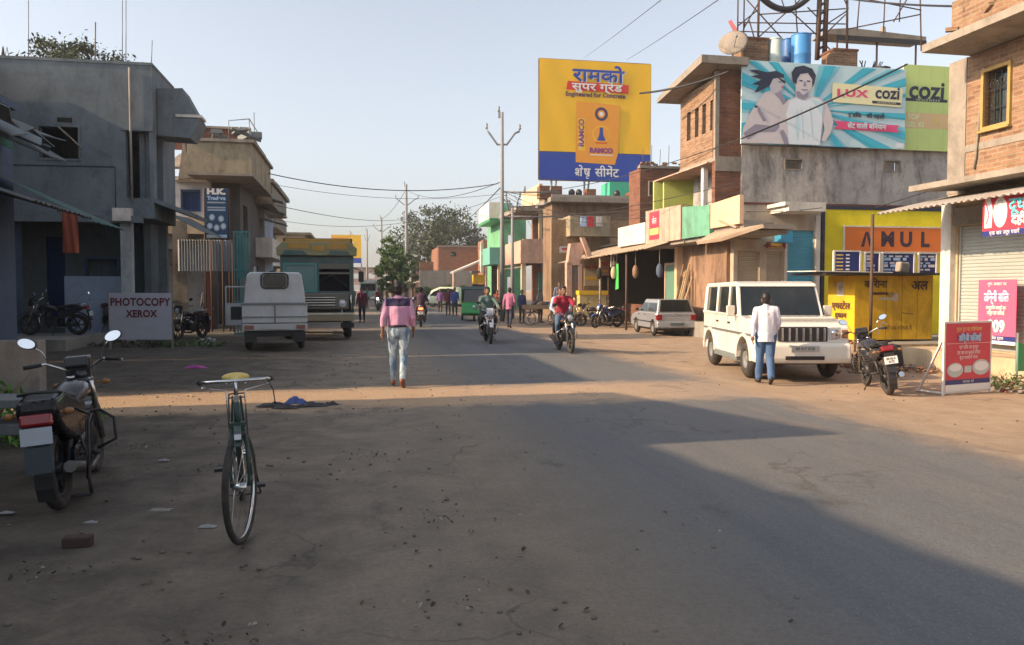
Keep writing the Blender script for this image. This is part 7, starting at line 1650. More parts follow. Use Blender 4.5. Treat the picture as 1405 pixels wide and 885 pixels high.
# --- boxy white off-roader
def suv():
    r = thing('off_road_car', 'white boxy off-roader with a barred black grille parked facing the camera', 'car', (5.42, 17.0, -.10), pi)
    Wd = 1.72; hw = Wd / 2; yF = 2.08; yR = -2.05; R = .36
    fw, rw = 1.32, -1.36
    def arch(cy, Ra=.44):
        return [(cy + Ra * cos(a), .38 + Ra * sin(a)) for a in [pi * k / 10 for k in range(11)]]
    low = [(yF, .42), (yF + .02, .62), (yF - .02, 1.02), (yF - .12, 1.10), (.92, 1.22), (.88, 1.24), (yR + .02, 1.22), (yR, .50), (yR + .1, .42)]
    prof = [(yR + .1, .42)] + list(reversed(arch(rw))) + [(fw - .46, .40)] + list(reversed(arch(fw))) + [(yF, .42), (yF + .02, .62), (yF - .02, 1.02), (yF - .12, 1.10), (.92, 1.21), (yR + .02, 1.21), (yR, .50)]
    m = MB().prism(prof, -hw, hw, 'x'); m.build('body', CARW, r, bevel=.03, seg=3)
    MB().bb(-hw + .03, hw - .03, .75, yF - .25, 1.10, 1.17).bb(-hw + .18, hw - .18, .80, yF - .22, 1.16, 1.215).build('bonnet', CARW, r, bevel=.03, seg=3)
    # greenhouse: pillars + roof
    zb_, zt_ = 1.20, 1.80; tin = .06
    gf0, gf1, gr0, gr1 = .86, .52, yR + .03, yR + .10
    def side(x): return 1 if x > 0 else -1
    rf = MB()
    pts = [(gr1 - .04, zt_ - .02), (gr1, zt_ + .07), (gf1 - .2, zt_ + .10), (gf1 + .06, zt_ + .05), (gf1 + .10, zt_ - .01)]
    rf.prism(pts, -hw + tin - .01, hw - tin + .01, 'x'); rf.build('roof', CARW, r, bevel=.035, seg=3)
    pl = MB()
    for sx in (-1, 1):
        xb, xt = sx * (hw - .015), sx * (hw - tin)
        for (y0b, y0t, w_) in ((gf0 - .04, gf1 + .0, .08), (.04, .02, .07), (-.92, -.92, .08), (gr0 + .06, gr1 + .04, .12)):
            pl.tube([(xb - sx * .02, y0b, zb_ - .02), (xt - sx * .02, y0t, zt_)], w_ * .5, 4)
            pl.slab([(xb, y0b - w_ / 2, zb_), (xb, y0b + w_ / 2, zb_), (xt, y0t + w_ / 2, zt_), (xt, y0t - w_ / 2, zt_)], .05)
        pl.slab([(xb, gr0, zb_ + .05), (xb, gf0, zb_ + .03), (xb, gf0, zb_ - .0), (xb, gr0, zb_ - .0)], .04)
    pl.build('window_pillars', CARW, r)
    gl = MB()
    for sx in (-1, 1):
        xb, xt = sx * (hw - .035), sx * (hw - tin - .02)
        q = [(xb, gr0 + .1, zb_), (xb, gf0 - .05, zb_), (xt, gf1 - .02, zt_), (xt, gr1 + .05, zt_)]
        g_ = MB().slab(q, .012); g_.build('side_window', GLASS, r)
    MB().slab([(-hw + .06, gf0, zb_ + .0), (hw - .06, gf0, zb_ + .0), (hw - tin - .05, gf1 + .06, zt_), (-hw + tin + .05, gf1 + .06, zt_)], .012).build('windscreen', GLASS, r)
    MB().slab([(-hw + .1, gr0, zb_ + .1), (hw - .1, gr0, zb_ + .1), (hw - .15, gr1 - .02, zt_ - .03), (-hw + .15, gr1 - .02, zt_ - .03)], .012).build('rear_window', GLASS, r)
    MB().slab([(-hw + .03, gf0 + .01, zb_ - .01), (hw - .03, gf0 + .01, zb_ - .01), (hw - .03, gf0 - .05, zb_ + .06), (-hw + .03, gf0 - .05, zb_ + .06)], .02).build('windscreen_frame', BLACK, r)
    m = MB()
    for sx in (-.4, .3): m.tube([(sx, gf0 + .03, zb_ + .02), (sx + .35, gf0 - .17, zb_ + .26)], .008, 5)
    m.build('wiper', BLACK, r)
    # steering wheel and seats seen through nothing: dark glass. grille
    MB().bb(-.46, .46, yF - .03, yF + .025, .76, 1.04).build('grille', BLACK, r, bevel=.02)
    gb = MB()
    for i in range(7): x = -.39 + .13 * i; gb.bb(x - .022, x + .022, yF + .02, yF + .05, .78, 1.02)
    gb.build('grille_bar', CHROME, r, bevel=.006)
    for sx in (-1, 1):
        hl = MB().slab([(sx * .49, yF + .03, .80), (sx * (hw - .02), yF - .02, .80), (sx * (hw - .01), yF - .04, 1.03), (sx * .49, yF + .01, 1.03)], .05).build('headlight', LAMPC, r, bevel=.015)
        MB().lathe([(.001, .015), (.06, .01), (.075, -.01)], (sx * .60, yF + .035, .915), 'y', 16).build('lamp_lens', CHROME, hl)
        MB().bb(sx * .72, sx * (hw - .03), yF + .02, yF + .028, .83, .98).build('indicator', AMBER, hl)
        fl = MB().lathe([(.001, .03), (.055, .028), (.07, .01), (.08, 0)], (sx * .64, yF + .09, .56), 'y', 16).build('fog_lamp', LAMPC, r)
        MB().torus((sx * .64, yF + .095, .56), .082, .012, 'y', 20, 6).build('fog_lamp_ring', DKM, fl)
    MB().prism([(yF - .3, .36), (yF + .10, .36), (yF + .13, .46), (yF + .12, .70), (yF + .05, .74), (yF - .3, .74)], -hw - .01, hw + .01, 'x').build('front_bumper', CARW, r, bevel=.04, seg=3)
    MB().bb(-.36, .36, yF + .125, yF + .14, .43, .50).build('air_intake', BLACK, r)
    pm = MB().bb(-.26, .26, yF + .125, yF + .145, .58, .69).build('number_plate', plain('plate_silver', (.42, .42, .40, 1), .5), r)
    bd = MB(); vs, fs = text_mesh('BR 01P 4728', .075, .9, .001); bd.X = Matrix.Translation((0, yF + .147, .635)) @ Matrix.Rotation(pi, 4, 'Z') @ Matrix.Rotation(pi / 2, 4, 'X'); bd._add(vs, fs); bd.build('plate_lettering', PLY, pm)
    MB().prism([(yR - .08, .38), (yR + .3, .38), (yR + .3, .62), (yR - .08, .62)], -hw, hw, 'x').build('rear_bumper', CARW, r, bevel=.03)
    for sx in (-1, 1):
        MB().bb(sx * (hw + .002), sx * (hw + .016), -1.95, 1.9, .84, .885).build('side_strip', plain('grey_strip', (.12, .13, .14, 1), .5), r)
        MB().bb(sx * (hw - .25), sx * (hw + .04), -.9, .86, .30, .42).build('sill', plain('sill_grey', (.15, .18, .18, 1), .6), r, bevel=.02)
        d = MB()
        for y in (.84, .03, -.92): d.bb(sx * (hw - .002), sx * (hw + .003), y - .005, y + .005, .44, 1.20)
        d.build('door_seam', BLACK, r)
        for y in (.12, -.82): MB().bb(sx * hw, sx * (hw + .03), y, y + .13, 1.03, 1.06).build('door_handle', BLACK, r)
        mr = MB().box((sx * (hw + .12), .72, 1.30), (.17, .07, .22)).build('side_mirror', plain('mirror_cream', (.62, .58, .5, 1), .4), r, bevel=.02); MB().tube([(sx * hw, .76, 1.22), (sx * (hw + .1), .72, 1.27)], .018, 6).build('mirror_arm', BLACK, mr)
        for cy in (fw, rw):
            f = MB(); P_ = [(cy + .50 * cos(a), .38 + .50 * sin(a)) for a in [pi * k / 12 for k in range(13)]]; Q_ = [(cy + .44 * cos(a), .38 + .44 * sin(a)) for a in [pi * k / 12 for k in range(12, -1, -1)]]
            for k in range(12): f.prism([P_[k], P_[k + 1], Q_[11 - k], Q_[12 - k]], sx * (hw - .03), sx * (hw + .045), 'x')
            f.build('wheel_arch', CARW, r)
        for cy in (fw, rw):
            wh = wheel(r, (sx * (hw - .10), cy, R), R, .11, 'steel', .11)
            if sx < 0: wh.rotation_euler = (0, 0, pi)
    MB().bb(-hw + .15, hw - .15, -1.9, 1.9, .32, .8).build('underbody', BLACK, r)
    MB().box((.25, .9, 1.235), (.012, .2, .02)).build('red_thread', LAMPR, r)
    MB().tube([(-.45, .5, 1.1), (-.45, .4, 1.25)], .02).torus((-.42, .42, 1.32), .17, .014, 'y', 20, 6).build('steering_wheel', BLACK, r)
    return r
suv()

# --- silver hatchback seen from behind
def hatch():
    r = thing('hatchback_car', 'small silver hatchback parked with its back to the camera at the dark garage', 'car', (5.80, 31.0, -.10), radians(7))
    hw = .74; yF, yR = 1.75, -1.72; R = .27; fw, rw = 1.10, -1.15
    def arch(cy, Ra=.33): return [(cy + Ra * cos(a), .28 + Ra * sin(a)) for a in [pi * k / 8 for k in range(9)]]
    prof = [(yR + .05, .30)] + list(reversed(arch(rw))) + list(reversed(arch(fw))) + [(yF, .32), (yF + .02, .58), (yF - .15, .74), (.75, .88), (yR + .06, .88), (yR - .02, .70), (yR, .42)]
    MB().prism(prof, -hw, hw, 'x').build('body', CARS, r, bevel=.045, seg=3)
    zb_, zt_ = .87, 1.36
    cab = MB(); x0, x1 = hw - .03, hw - .15
    pts = lambda x, ya, yb, z: [(-x, ya, z), (x, ya, z), (x, yb, z), (-x, yb, z)]
    lo = pts(x0, yR + .06, .80, zb_); hi = pts(x1, yR + .28, .15, zt_)
    cab._add(lo + hi, [(0, 1, 2, 3), (7, 6, 5, 4), (0, 1, 5, 4), (1, 2, 6, 5), (2, 3, 7, 6), (3, 0, 4, 7)]); cab.build('cabin', CARS, r, bevel=.05, seg=3)
    def lerp(a, b, k): return tuple(a[i] + (b[i] - a[i]) * k for i in range(3))
    def pane(a, b, c, d, name, o):
        c0 = [Vector(v) for v in (a, b, c, d)]; cen = sum(c0, Vector()) / 4; q = [cen + (v - cen) * .86 + Vector(o) for v in c0]
        MB().slab(q, .012).build(name, GLASS, r)
    pane(lo[0], lo[1], hi[1], hi[0], 'rear_window', (0, -.012, .008)); pane(lo[2], lo[3], hi[3], hi[2], 'windscreen', (0, .015, .01))
    for k in (0, 1):
        for sx in (-1, 1):
            ya0, ya1 = (yR + .14, -.42) if k else (-.36, .72); yb0, yb1 = (yR + .33, -.42) if k else (-.36, .12)
            q = [(sx * (x0 + .004), ya0, zb_ + .03), (sx * (x0 + .004), ya1, zb_ + .03), (sx * (x1 + .012), yb1, zt_ - .06), (sx * (x1 + .012), yb0, zt_ - .06)]; MB().slab(q, .012).build('side_window', GLASS, r)
    for sx in (-1, 1):
        MB().bb(sx * (hw - .20), sx * (hw + .008), yR - .035, yR + .12, .60, .80).build('tail_light', LAMPR, r, bevel=.015)
        MB().bb(sx * (hw + .0), sx * (hw + .012), -1.4, 1.4, .50, .54).build('side_strip', BLACK, r)
        for cy in (fw, rw):
            wh = wheel(r, (sx * (hw - .08), cy, R), R, .08, 'steel', .08)
            if sx < 0: wh.rotation_euler = (0, 0, pi)
        MB().box((sx * (hw + .07), .62, .95), (.12, .08, .10)).build('side_mirror', BLACK, r, bevel=.02)
        MB().bb(sx * hw, sx * (hw + .02), -.28, -.16, .76, .79).bb(sx * hw, sx * (hw + .02), .5, .62, .76, .79).build('door_handle', BLACK, r)
    MB().prism([(yR - .12, .32), (yR + .2, .32), (yR + .2, .54), (yR - .10, .55)], -hw - .01, hw + .01, 'x').build('rear_bumper', CARS, r, bevel=.04, seg=3)
    MB().bb(-.26, .26, yR - .135, yR - .121, .40, .50).build('number_plate', plain('plate_dim', (.08, .11, .13, 1), .5), r)
    MB().bb(-hw + .08, hw - .08, yR - .025, yR - .005, .79, .80).build('tailgate_seam', BLACK, r); MB().box((0, yR - .02, .83), (.1, .03, .03)).build('tailgate_lock', CHROME, r)
    MB().tube([(0, yR + .12, .90), (.22, yR + .20, 1.02)], .008, 5).build('wiper', BLACK, r); MB().bb(-.6, .6, -1.5, 1.5, .2, .4).build('underbody', BLACK, r)
    return r
hatch()

# --- white pickup seen from behind
def pickup():
    r = thing('pickup_van', 'small grubby white pickup with a closed canopy and an open driver door, seen from behind', 'van', (-6.40, 21.6, .06), radians(17))
    PW = plain('pickup_white', (.50, .53, .55, 1), .4, dirt=.5, scale=1.5, dirtcol=(.28, .27, .25, 1), coat=.2)
    hw = .80; y0, y1 = -1.25, 1.0
    MB().bb(-hw, hw, y0, y0 + .05, .72, 1.20).build('tailgate', PW, r, bevel=.012)
    MB().bb(-hw, -hw + .05, y0 + .05, y1, .72, 1.20).bb(hw - .05, hw, y0 + .05, y1, .72, 1.20).bb(-hw + .05, hw - .05, y0 + .05, y1, .72, .78).build('load_bed', PW, r, bevel=.01)
    hi = [(-.66, 1.98), (-.52, 2.05), (.52, 2.05), (.66, 1.98)]
    MB().prism([(-.76, 1.203), (.76, 1.203), (.735, 1.5), (.67, 1.93), (.60, 2.01), (-.60, 2.01), (-.67, 1.93), (-.735, 1.5)], y0 + .06, y1, 'y').build('canopy', PW, r, bevel=.04, seg=3)
    MB().bb(-hw - .015, hw + .015, y0 - .02, y0 - .002, 1.17, 1.215).bb(-hw - .01, hw + .01, y0 - .025, y0 - .002, .86, .885).bb(-.02, .02, y0 - .02, y0 - .003, .73, 1.17).build('tailgate_trim', plain('trim_grey', (.18, .19, .2, 1), .6), r)
    m = MB(); pts = []
    for cx_, cz_, a0 in ((.20, 1.86, 0), (-.20, 1.86, 90), (-.20, 1.72, 180), (.20, 1.72, 270)):
        for k in range(5): a = radians(a0 + 22.5 * k); pts.append((cx_ + .09 * cos(a), cz_ + .09 * sin(a)))
    rw_ = m.prism(pts, y0 + .025, y0 + .058, 'y').build('rear_window', GLASS, r)
    m = MB(); pts2 = [((p[0]) * 1.13, (p[1] - 1.79) * 1.18 + 1.79) for p in pts]
    m.tube([(p[0], y0 + .045, p[1]) for p in pts2 + [pts2[0]]], .02, 6); m.build('window_rubber', BLACK, rw_)
    MB().bb(-hw, hw, y0 + .02, y0 + .10, .52, .70).build('rear_beam', PW, r, bevel=.02); MB().bb(-.34, .34, y0 - .01, y0 + .015, .56, .69).build('number_plate', plain('plate_grubby', (.45, .46, .46, 1), .6), r)
    for sx in (-1, 1):
        MB().bb(sx * .52, sx * .74, y0 - .01, y0 + .015, .56, .66).build('tail_light', plain('lamp_dull', (.25, .10, .08, 1), .4), r)
        MB().bb(sx * .45, sx * .75, y0 + .1, y0 + .12, .22, .5).build('mud_flap', BLACK, r)
        wheel(r, (sx * .66, -.6, .29), .29, .085, 'steel', .085); wheel(r, (sx * .64, 1.55, .27), .27, .075, 'steel', .075)
    MB().bb(-.65, .65, -1.1, 1.9, .36, .58).build('chassis', BLACK, r)
    MB().prism([(y1 + .06, .45), (y1 + 1.0, .45), (y1 + 1.05, 1.05), (y1 + .75, 1.75), (y1 + .06, 1.78)], -.72, .72, 'x').build('cab', PW, r, bevel=.05, seg=3)
    d = MB(); d.X = Matrix.Translation((-.74, y1 + .85, 0)) @ Matrix.Rotation(radians(-72), 4, 'Z')
    # door panel swung out (towards -x)
    d.X = None
    dx0, dx1 = -1.32, -.74; yy = y1 + .55
    d.wall('y', yy, .04, dx0, dx1, .55, 1.18, [(-1.18, -.78, .70, 1.08)]).bb(dx0, dx0 + .04, yy, yy + .04, 1.18, 1.62).bb(dx0, dx1, yy, yy + .04, 1.62, 1.66)
    dr_ = d.build('door', PW, r, bevel=.01); MB().bb(-1.17, -.79, yy + .012, yy + .03, .71, 1.07).build('door_inner', BLACK, dr_)
    return r
pickup()

# --- decorated lorry facing the camera
def lorry():
    lx = at(425, 400, 25.6).x
    r = thing('lorry', 'old decorated lorry with teal cab and yellow painted crown board, facing the camera', 'lorry', (lx + .03, 26.6, gz(lx, 26.6)), pi + radians(12.5))
    hw = 1.22; yF = 1.5      # local +y forward
    TL = plain('lorry_teal', (.045, .10, .10, 1), .5, dirt=.6, scale=2, dirtcol=(.16, .14, .11, 1)); OL = plain('lorry_olive', (.24, .24, .13, 1), .6, dirt=.6); YM = plain('lorry_yellow', (.42, .24, .04, 1), .6, dirt=.6); GR = plain('lorry_grey', (.15, .14, .115, 1), .6, dirt=.6)
    RB = plain('lorry_red', (.12, .05, .035, 1), .6, dirt=.5)
    m = MB().wall('y', yF - .10, .08, -hw, hw, 1.35, 2.75, [(-1.08, -.06, 1.62, 2.50), (.06, 1.08, 1.62, 2.50)]); m.bb(-hw, -hw + .08, yF - 1.6, yF - .1, 1.0, 2.75).bb(hw - .08, hw, yF - 1.6, yF - .1, 1.0, 2.75).bb(-hw, hw, yF - 1.7, yF - 1.6, 1.0, 2.75).bb(-hw, hw, yF - 1.6, yF - .1, 2.70, 2.78)
    m.build('cab', TL, r, bevel=.02)
    MB().bb(-1.10, -.05, yF - .10, yF - .085, 1.6, 2.52).build('windscreen', plain('lorry_dark_pane', (.012, .012, .013, 1), .9, spec=.1, dirt=.1), r); MB().bb(.05, 1.10, yF - .07, yF - .055, 1.6, 2.52).build('windscreen', glassmat('lorry_glass_sky_reflection', (.06, .16, .16, 1), .08), r)  # teal is a sky reflection painted into one pane; other pane plain dark
    f = frame_mb('y', yF - .02, .07, 1.07, 1.64, 2.48, .06, .06); f.build('windscreen_frame', plain('teal_bright', (.07, .26, .27, 1), .5, dirt=.4), r)
    MB().bb(-1.08, -.05, yF + .0, yF + .03, 2.35, 2.52).bb(-1.08, -.05, yF + .03, yF + .05, 2.18, 2.24).build('sun_visor', GR, r)
    m = MB().tube([(-1.05, yF - .02, 1.7), (-.5, yF - .02, 2.16), (-.1, yF - .02, 1.9)], .02, 5); m.build('wiper', BLACK, r)
    # crown board over the cab
    MB().prism([(-hw - .1, 2.78), (hw + .1, 2.78), (hw + .12, 3.02), (hw - .08, 3.22), (-hw + .12, 3.22), (-hw - .12, 3.02)], yF - .25, yF + .12, 'y').build('crown_board', OL, r, bevel=.02)
    bd = MB()
    for x0, x1 in ((-1.0, -.35), (.25, .95)): bd.bb(x0, x1, yF + .121, yF + .135, 3.0, 3.19)
    bd.prism([(-.28, 3.10), (.18, 3.10), (.12, 2.93), (-.22, 2.93)], yF + .121, yF + .136, 'y'); bd.build('painted_panel', YM, r)
    for x0, x1 in ((-1.15, -.35), (.30, 1.15)): MB().prism([(x0, 2.80), (x1, 2.80), (x1 - .1, 2.95), (x0 + .15, 2.93)], yF + .121, yF + .134, 'y').build('painted_leaf', TL, r)
    MB().bb(-hw + .1, hw - .15, yF - .5, yF - .2, 3.22, 3.34).build('crown_top', YM, r, bevel=.02)
    # load body behind
    m = MB().bb(-hw, hw, -5.2, yF - 1.75, 1.1, 1.3).bb(-hw, -hw + .08, -5.2, yF - 1.75, 1.3, 3.3).bb(hw - .08, hw, -5.2, yF - 1.75, 1.3, 3.3).bb(-hw, hw, yF - 1.83, yF - 1.75, 1.3, 3.45)
    m.build('load_body', RB, r)
    m = MB()
    for k in range(6): m.bb(hw, hw + .04, -5 + k * .9, -4.9 + k * .9, 1.2, 3.3).bb(-hw - .04, -hw, -5 + k * .9, -4.9 + k * .9, 1.2, 3.3)
    m.build('body_rib', YM, r)
    # bonnet / grille / bumper
    MB().bb(-1.05, 1.05, yF - .1, yF + .10, 1.02, 1.56).build('nose', GR, r, bevel=.05, seg=3)
    g_ = MB().bb(-.60, .60, yF + .101, yF + .12, 1.12, 1.46).build('grille', BLACK, r)
    m = MB()
    for k in range(4): m.bb(-.60, .60, yF + .12, yF + .14, 1.15 + k * .085, 1.18 + k * .085)
    m.build('grille_slats', CHROME, g_)
    for sx in (-1, 1):
        hl = MB().lathe([(.001, .03), (.08, .02), (.11, 0)], (sx * .84, yF + .105, 1.22), 'y', 16).build('headlight', LAMPC, r); MB().torus((sx * .84, yF + .108, 1.22), .115, .014, 'y', 18, 6).build('headlight_ring', CHROME, hl)
        MB().tube([(sx * hw, yF - .1, 2.4), (sx * (hw + .25), yF + .1, 2.3), (sx * (hw + .25), yF + .1, 1.9)], .015, 5).box((sx * (hw + .25), yF + .1, 2.1), (.18, .03, .35)).build('side_mirror', BLACK, r)
        wheel(r, (sx * 1.02, .55, .50), .50, .13, 'steel', .14); wheel(r, (sx * 1.02, -3.6, .50), .50, .13, 'steel', .14)
        MB().prism([(.0, .75), (.1, 1.02), (1.0, 1.02), (1.1, .75), (1.02, .75), (.95, .95), (.15, .95), (.06, .75)], sx * .85, sx * 1.24, 'x').build('mudguard', TL, r)
        MB().bb(sx * (hw - .45), sx * hw, yF - .05, yF + .1, .42, .58).build('step', BLACK, r)
    MB().bb(-hw, hw, yF + .02, yF + .24, .64, .92).build('bumper', plain('lorry_bumper', (.28, .24, .16, 1), .6, dirt=.6), r, bevel=.02)
    MB().bb(-hw, hw, yF + .241, yF + .25, .86, .90).build('bumper_stripe', P_WHITE, r)
    MB().bb(-.8, .8, -4.8, yF - .1, .6, 1.0).build('chassis', BLACK, r)
    MB().tube([(-hw + .1, yF + .26, 1.0), (-hw + .1, yF + .26, 1.5)], .02).build('marker_rod', CHROME, r)
    r.scale = (.92, .92, .96)
    return r
lorry()

# --- green auto-rickshaw
def rickshaw(label, loc, rz, col):
    r = thing('auto_rickshaw', label, 'auto rickshaw', loc, rz, None)
    GP = plain('rickshaw_' + col, {'green': (.03, .34, .09, 1), 'cream': (.55, .56, .40, 1)}[col], .4, dirt=.3, coat=.3); HD = plain('rickshaw_hood', (.06, .10, .10, 1), .8, dirt=.4)
    MB().prism([(-1.2, .35), (-1.2, .95), (-.25, .95), (-.2, .50), (.75, .50), (.85, .95), (1.05, .85), (1.15, .40), (.9, .28), (-.9, .28)], -.62, .62, 'x').build('body', GP, r, bevel=.04)
    MB().prism([(-1.22, .96), (-1.15, 1.55), (-.9, 1.74), (.55, 1.76), (.80, 1.62), (.78, 1.58), (.5, 1.68), (-.85, 1.66), (-1.05, 1.5), (-1.12, .96)], -.63, .63, 'x').build('hood', HD, r, bevel=.02)
    for sx in (-1, 1):
        MB().tube([(sx * .58, .82, .92), (sx * .55, .72, 1.62)], .02, 6).tube([(sx * .60, -.2, .9), (sx * .60, -.2, 1.68)], .02, 6).build('pillar', BLACK, r)
        wheel(r, (sx * .58, -.75, .22), .22, .06, 'steel', .06)
    wheel(r, (0, .95, .22), .22, .06, 'steel', .06)
    MB().slab([(-.52, .84, .95), (.52, .84, .95), (.48, .76, 1.58), (-.48, .76, 1.58)], .01).build('windscreen', GLASS, r)
    MB().lathe([(.001, .03), (.07, .02), (.09, 0)], (0, 1.12, .72), 'y', 14).build('headlight', LAMPC, r)
    MB().bb(-.5, .5, -.9, -.35, .50, .68).bb(-.5, .5, -1.0, -.88, .6, 1.1).build('seat', SEATM, r); MB().tube([(-.25, .62, 1.0), (0, .7, .95), (.25, .62, 1.0)], .015, 6).build('handlebar', BLACK, r)
    return r
p = at(648, 432, 39.0); rickshaw('green auto-rickshaw with a dark hood driving behind the first motorbike riders', (p.x - .05, 41.5, gz(p.x, 41.5)), radians(180 + 4), 'green')
# cream van by the hedge
p = at(612, 400, 72)
r = thing('parked_van', 'rounded cream van parked by the hedge', 'van', (p.x, 72, 0), radians(70))
MB().prism([(-1.7, .3), (-1.75, 1.0), (-1.5, 1.55), (-1.0, 1.8), (.3, 1.8), (1.1, 1.5), (1.5, .95), (1.6, .3)], -.75, .75, 'x', True).build('body', plain('van_cream', (.50, .54, .42, 1), .4, dirt=.3, coat=.3), r, bevel=.08)
MB().prism([(-1.35, 1.0), (-1.2, 1.5), (-.9, 1.65), (.2, 1.65), (.95, 1.35), (1.2, 1.0)], -.762, .762, 'x').build('side_window', GLASS, r)
for sx in (-1, 1):
    for y in (-1.05, 1.0): wheel(r, (sx * .66, y, .29), .29, .08, 'steel', .08)
MB().slab([(-.6, 1.52, 1.0), (.6, 1.52, 1.0), (.55, 1.14, 1.5), (-.55, 1.14, 1.5)], .01).build('windscreen', GLASS, r); MB().bb(-.7, .7, -1.65, 1.5, .2, .32).build('underbody', BLACK, r)
# far bus
p = at(511, 400, 120)
r = thing('bus', 'pale teal bus coming up the road far away', 'bus', (p.x, 120, 0), pi)
MB().bb(-1.2, 1.2, -4, 3.5, .45, 2.9).build('body', plain('bus_teal', (.30, .42, .42, 1), .5, dirt=.4), r, bevel=.1)
MB().bb(-1.05, 1.05, 3.5, 3.52, 1.35, 2.35).build('windscreen', GLASS, r); MB().bb(-.9, .9, 3.5, 3.53, 2.5, 2.8).build('destination_board', P_WHITE, r)
for sx in (-1, 1):
    for y in (-2.6, 2.4): wheel(r, (sx * 1.05, y, .5), .5, .13, 'steel', .14)
    MB().lathe([(.001, .03), (.1, .02), (.12, 0)], (sx * .85, 3.52, .85), 'y', 12).build('headlight', LAMPC, r)
# wooden handcart
def cart():
    p = at(752, 440, 38.5); r = thing('handcart', 'dark wooden four wheeled handcart loaded with sacks, behind the red shirted rider', 'handcart', (p.x - .2, 38.5, -.1), radians(75))
    MB().bb(-.55, .55, -.95, .95, .78, .84).bb(-.55, -.5, -.95, .95, .84, .98).bb(.5, .55, -.95, .95, .84, .98).build('deck', WOOD, r)
    for x in (-.5, .5):
        for y in (-.8, .8): MB().bb(x - .03, x + .03, y - .03, y + .03, .4, .78).build('leg', WOOD, r)
    for sx in (-1, 1):
        for y in (-.6, .6): wheel(r, (sx * .45, y, .32), .32, .02, 'wire')
    for k in range(4): 
        s_ = MB().ell((-.25 + .17 * k, -.5 + .33 * k, .98), (.28, .24, .15), (0, .2 * k, .4 * k)).build('sack', [WOOD, DKM, P_BROWN, DKM][k], r)
    return r
cart()
# ================================================================== PEOPLE
SKIN = plain('skin', (.20, .105, .065, 1), .55, dirt=.15); HAIR = plain('black_hair', (.012, .010, .010, 1), .5, dirt=0); EYE = plain('eye_white', (.6, .58, .55, 1), .3, dirt=0); PUP = plain('pupil', (.02, .015, .01, 1), .2, dirt=0)
V = Vector
def cloth(name, col, rough=.85): return plain(name, col, rough, dirt=.22, scale=5, dirtcol=(col[0] * .6, col[1] * .6, col[2] * .62, 1), bstr=.5)
STAND = dict(pelvis=(0, 0, .94), chest=(0, .01, 1.28), neck=(0, .01, 1.47), head=(0, .03, 1.60),
             shL=(-.175, 0, 1.40), elL=(-.235, -.03, 1.13), haL=(-.245, .06, .90), shR=(.175, 0, 1.40), elR=(.235, -.02, 1.13), haR=(.245, .08, .90),
             hipL=(-.09, 0, .92), knL=(-.10, .03, .50), anL=(-.10, 0, .09), toL=(-.11, .17, .04), hipR=(.09, 0, .92), knR=(.10, .03, .50), anR=(.10, 0, .09), toR=(.11, .17, .04))
WALK = dict(STAND, elL=(-.235, -.08, 1.14), haL=(-.25, -.08, .90), elR=(.235, -.03, 1.14), haR=(.24, .12, .93), knL=(-.09, .10, .50), anL=(-.10, .17, .09), toL=(-.11, .34, .05), knR=(.085, .02, .50), anR=(.075, -.22, .13), toR=(.08, -.08, .03))
RIDE = dict(STAND, pelvis=(0, -.28, .95), chest=(0, -.20, 1.26), neck=(0, -.15, 1.44), head=(0, -.12, 1.57), shL=(-.175, -.16, 1.37), elL=(-.28, .02, 1.17), haL=(-.31, .26, 1.07), shR=(.175, -.16, 1.37), elR=(.28, .02, 1.17), haR=(.31, .26, 1.07),
            hipL=(-.10, -.26, .90), knL=(-.22, .12, .72), anL=(-.19, -.06, .38), toL=(-.20, .08, .30), hipR=(.10, -.26, .90), knR=(.22, .12, .72), anR=(.19, -.06, .38), toR=(.20, .08, .30))
PILL = dict(RIDE); 
for k_ in PILL: PILL[k_] = (PILL[k_][0] * 1.02, PILL[k_][1] - .36, PILL[k_][2] + .04)
PILL['haL'] = (-.16, -.34, 1.05); PILL['haR'] = (.16, -.34, 1.05); PILL['elL'] = (-.27, -.48, 1.15); PILL['elR'] = (.27, -.48, 1.15); PILL['knL'] = (-.24, -.20, .78); PILL['knR'] = (.24, -.20, .78); PILL['anL'] = (-.2, -.40, .46); PILL['anR'] = (.2, -.40, .46); PILL['toL'] = (-.2, -.26, .40); PILL['toR'] = (.2, -.26, .40)

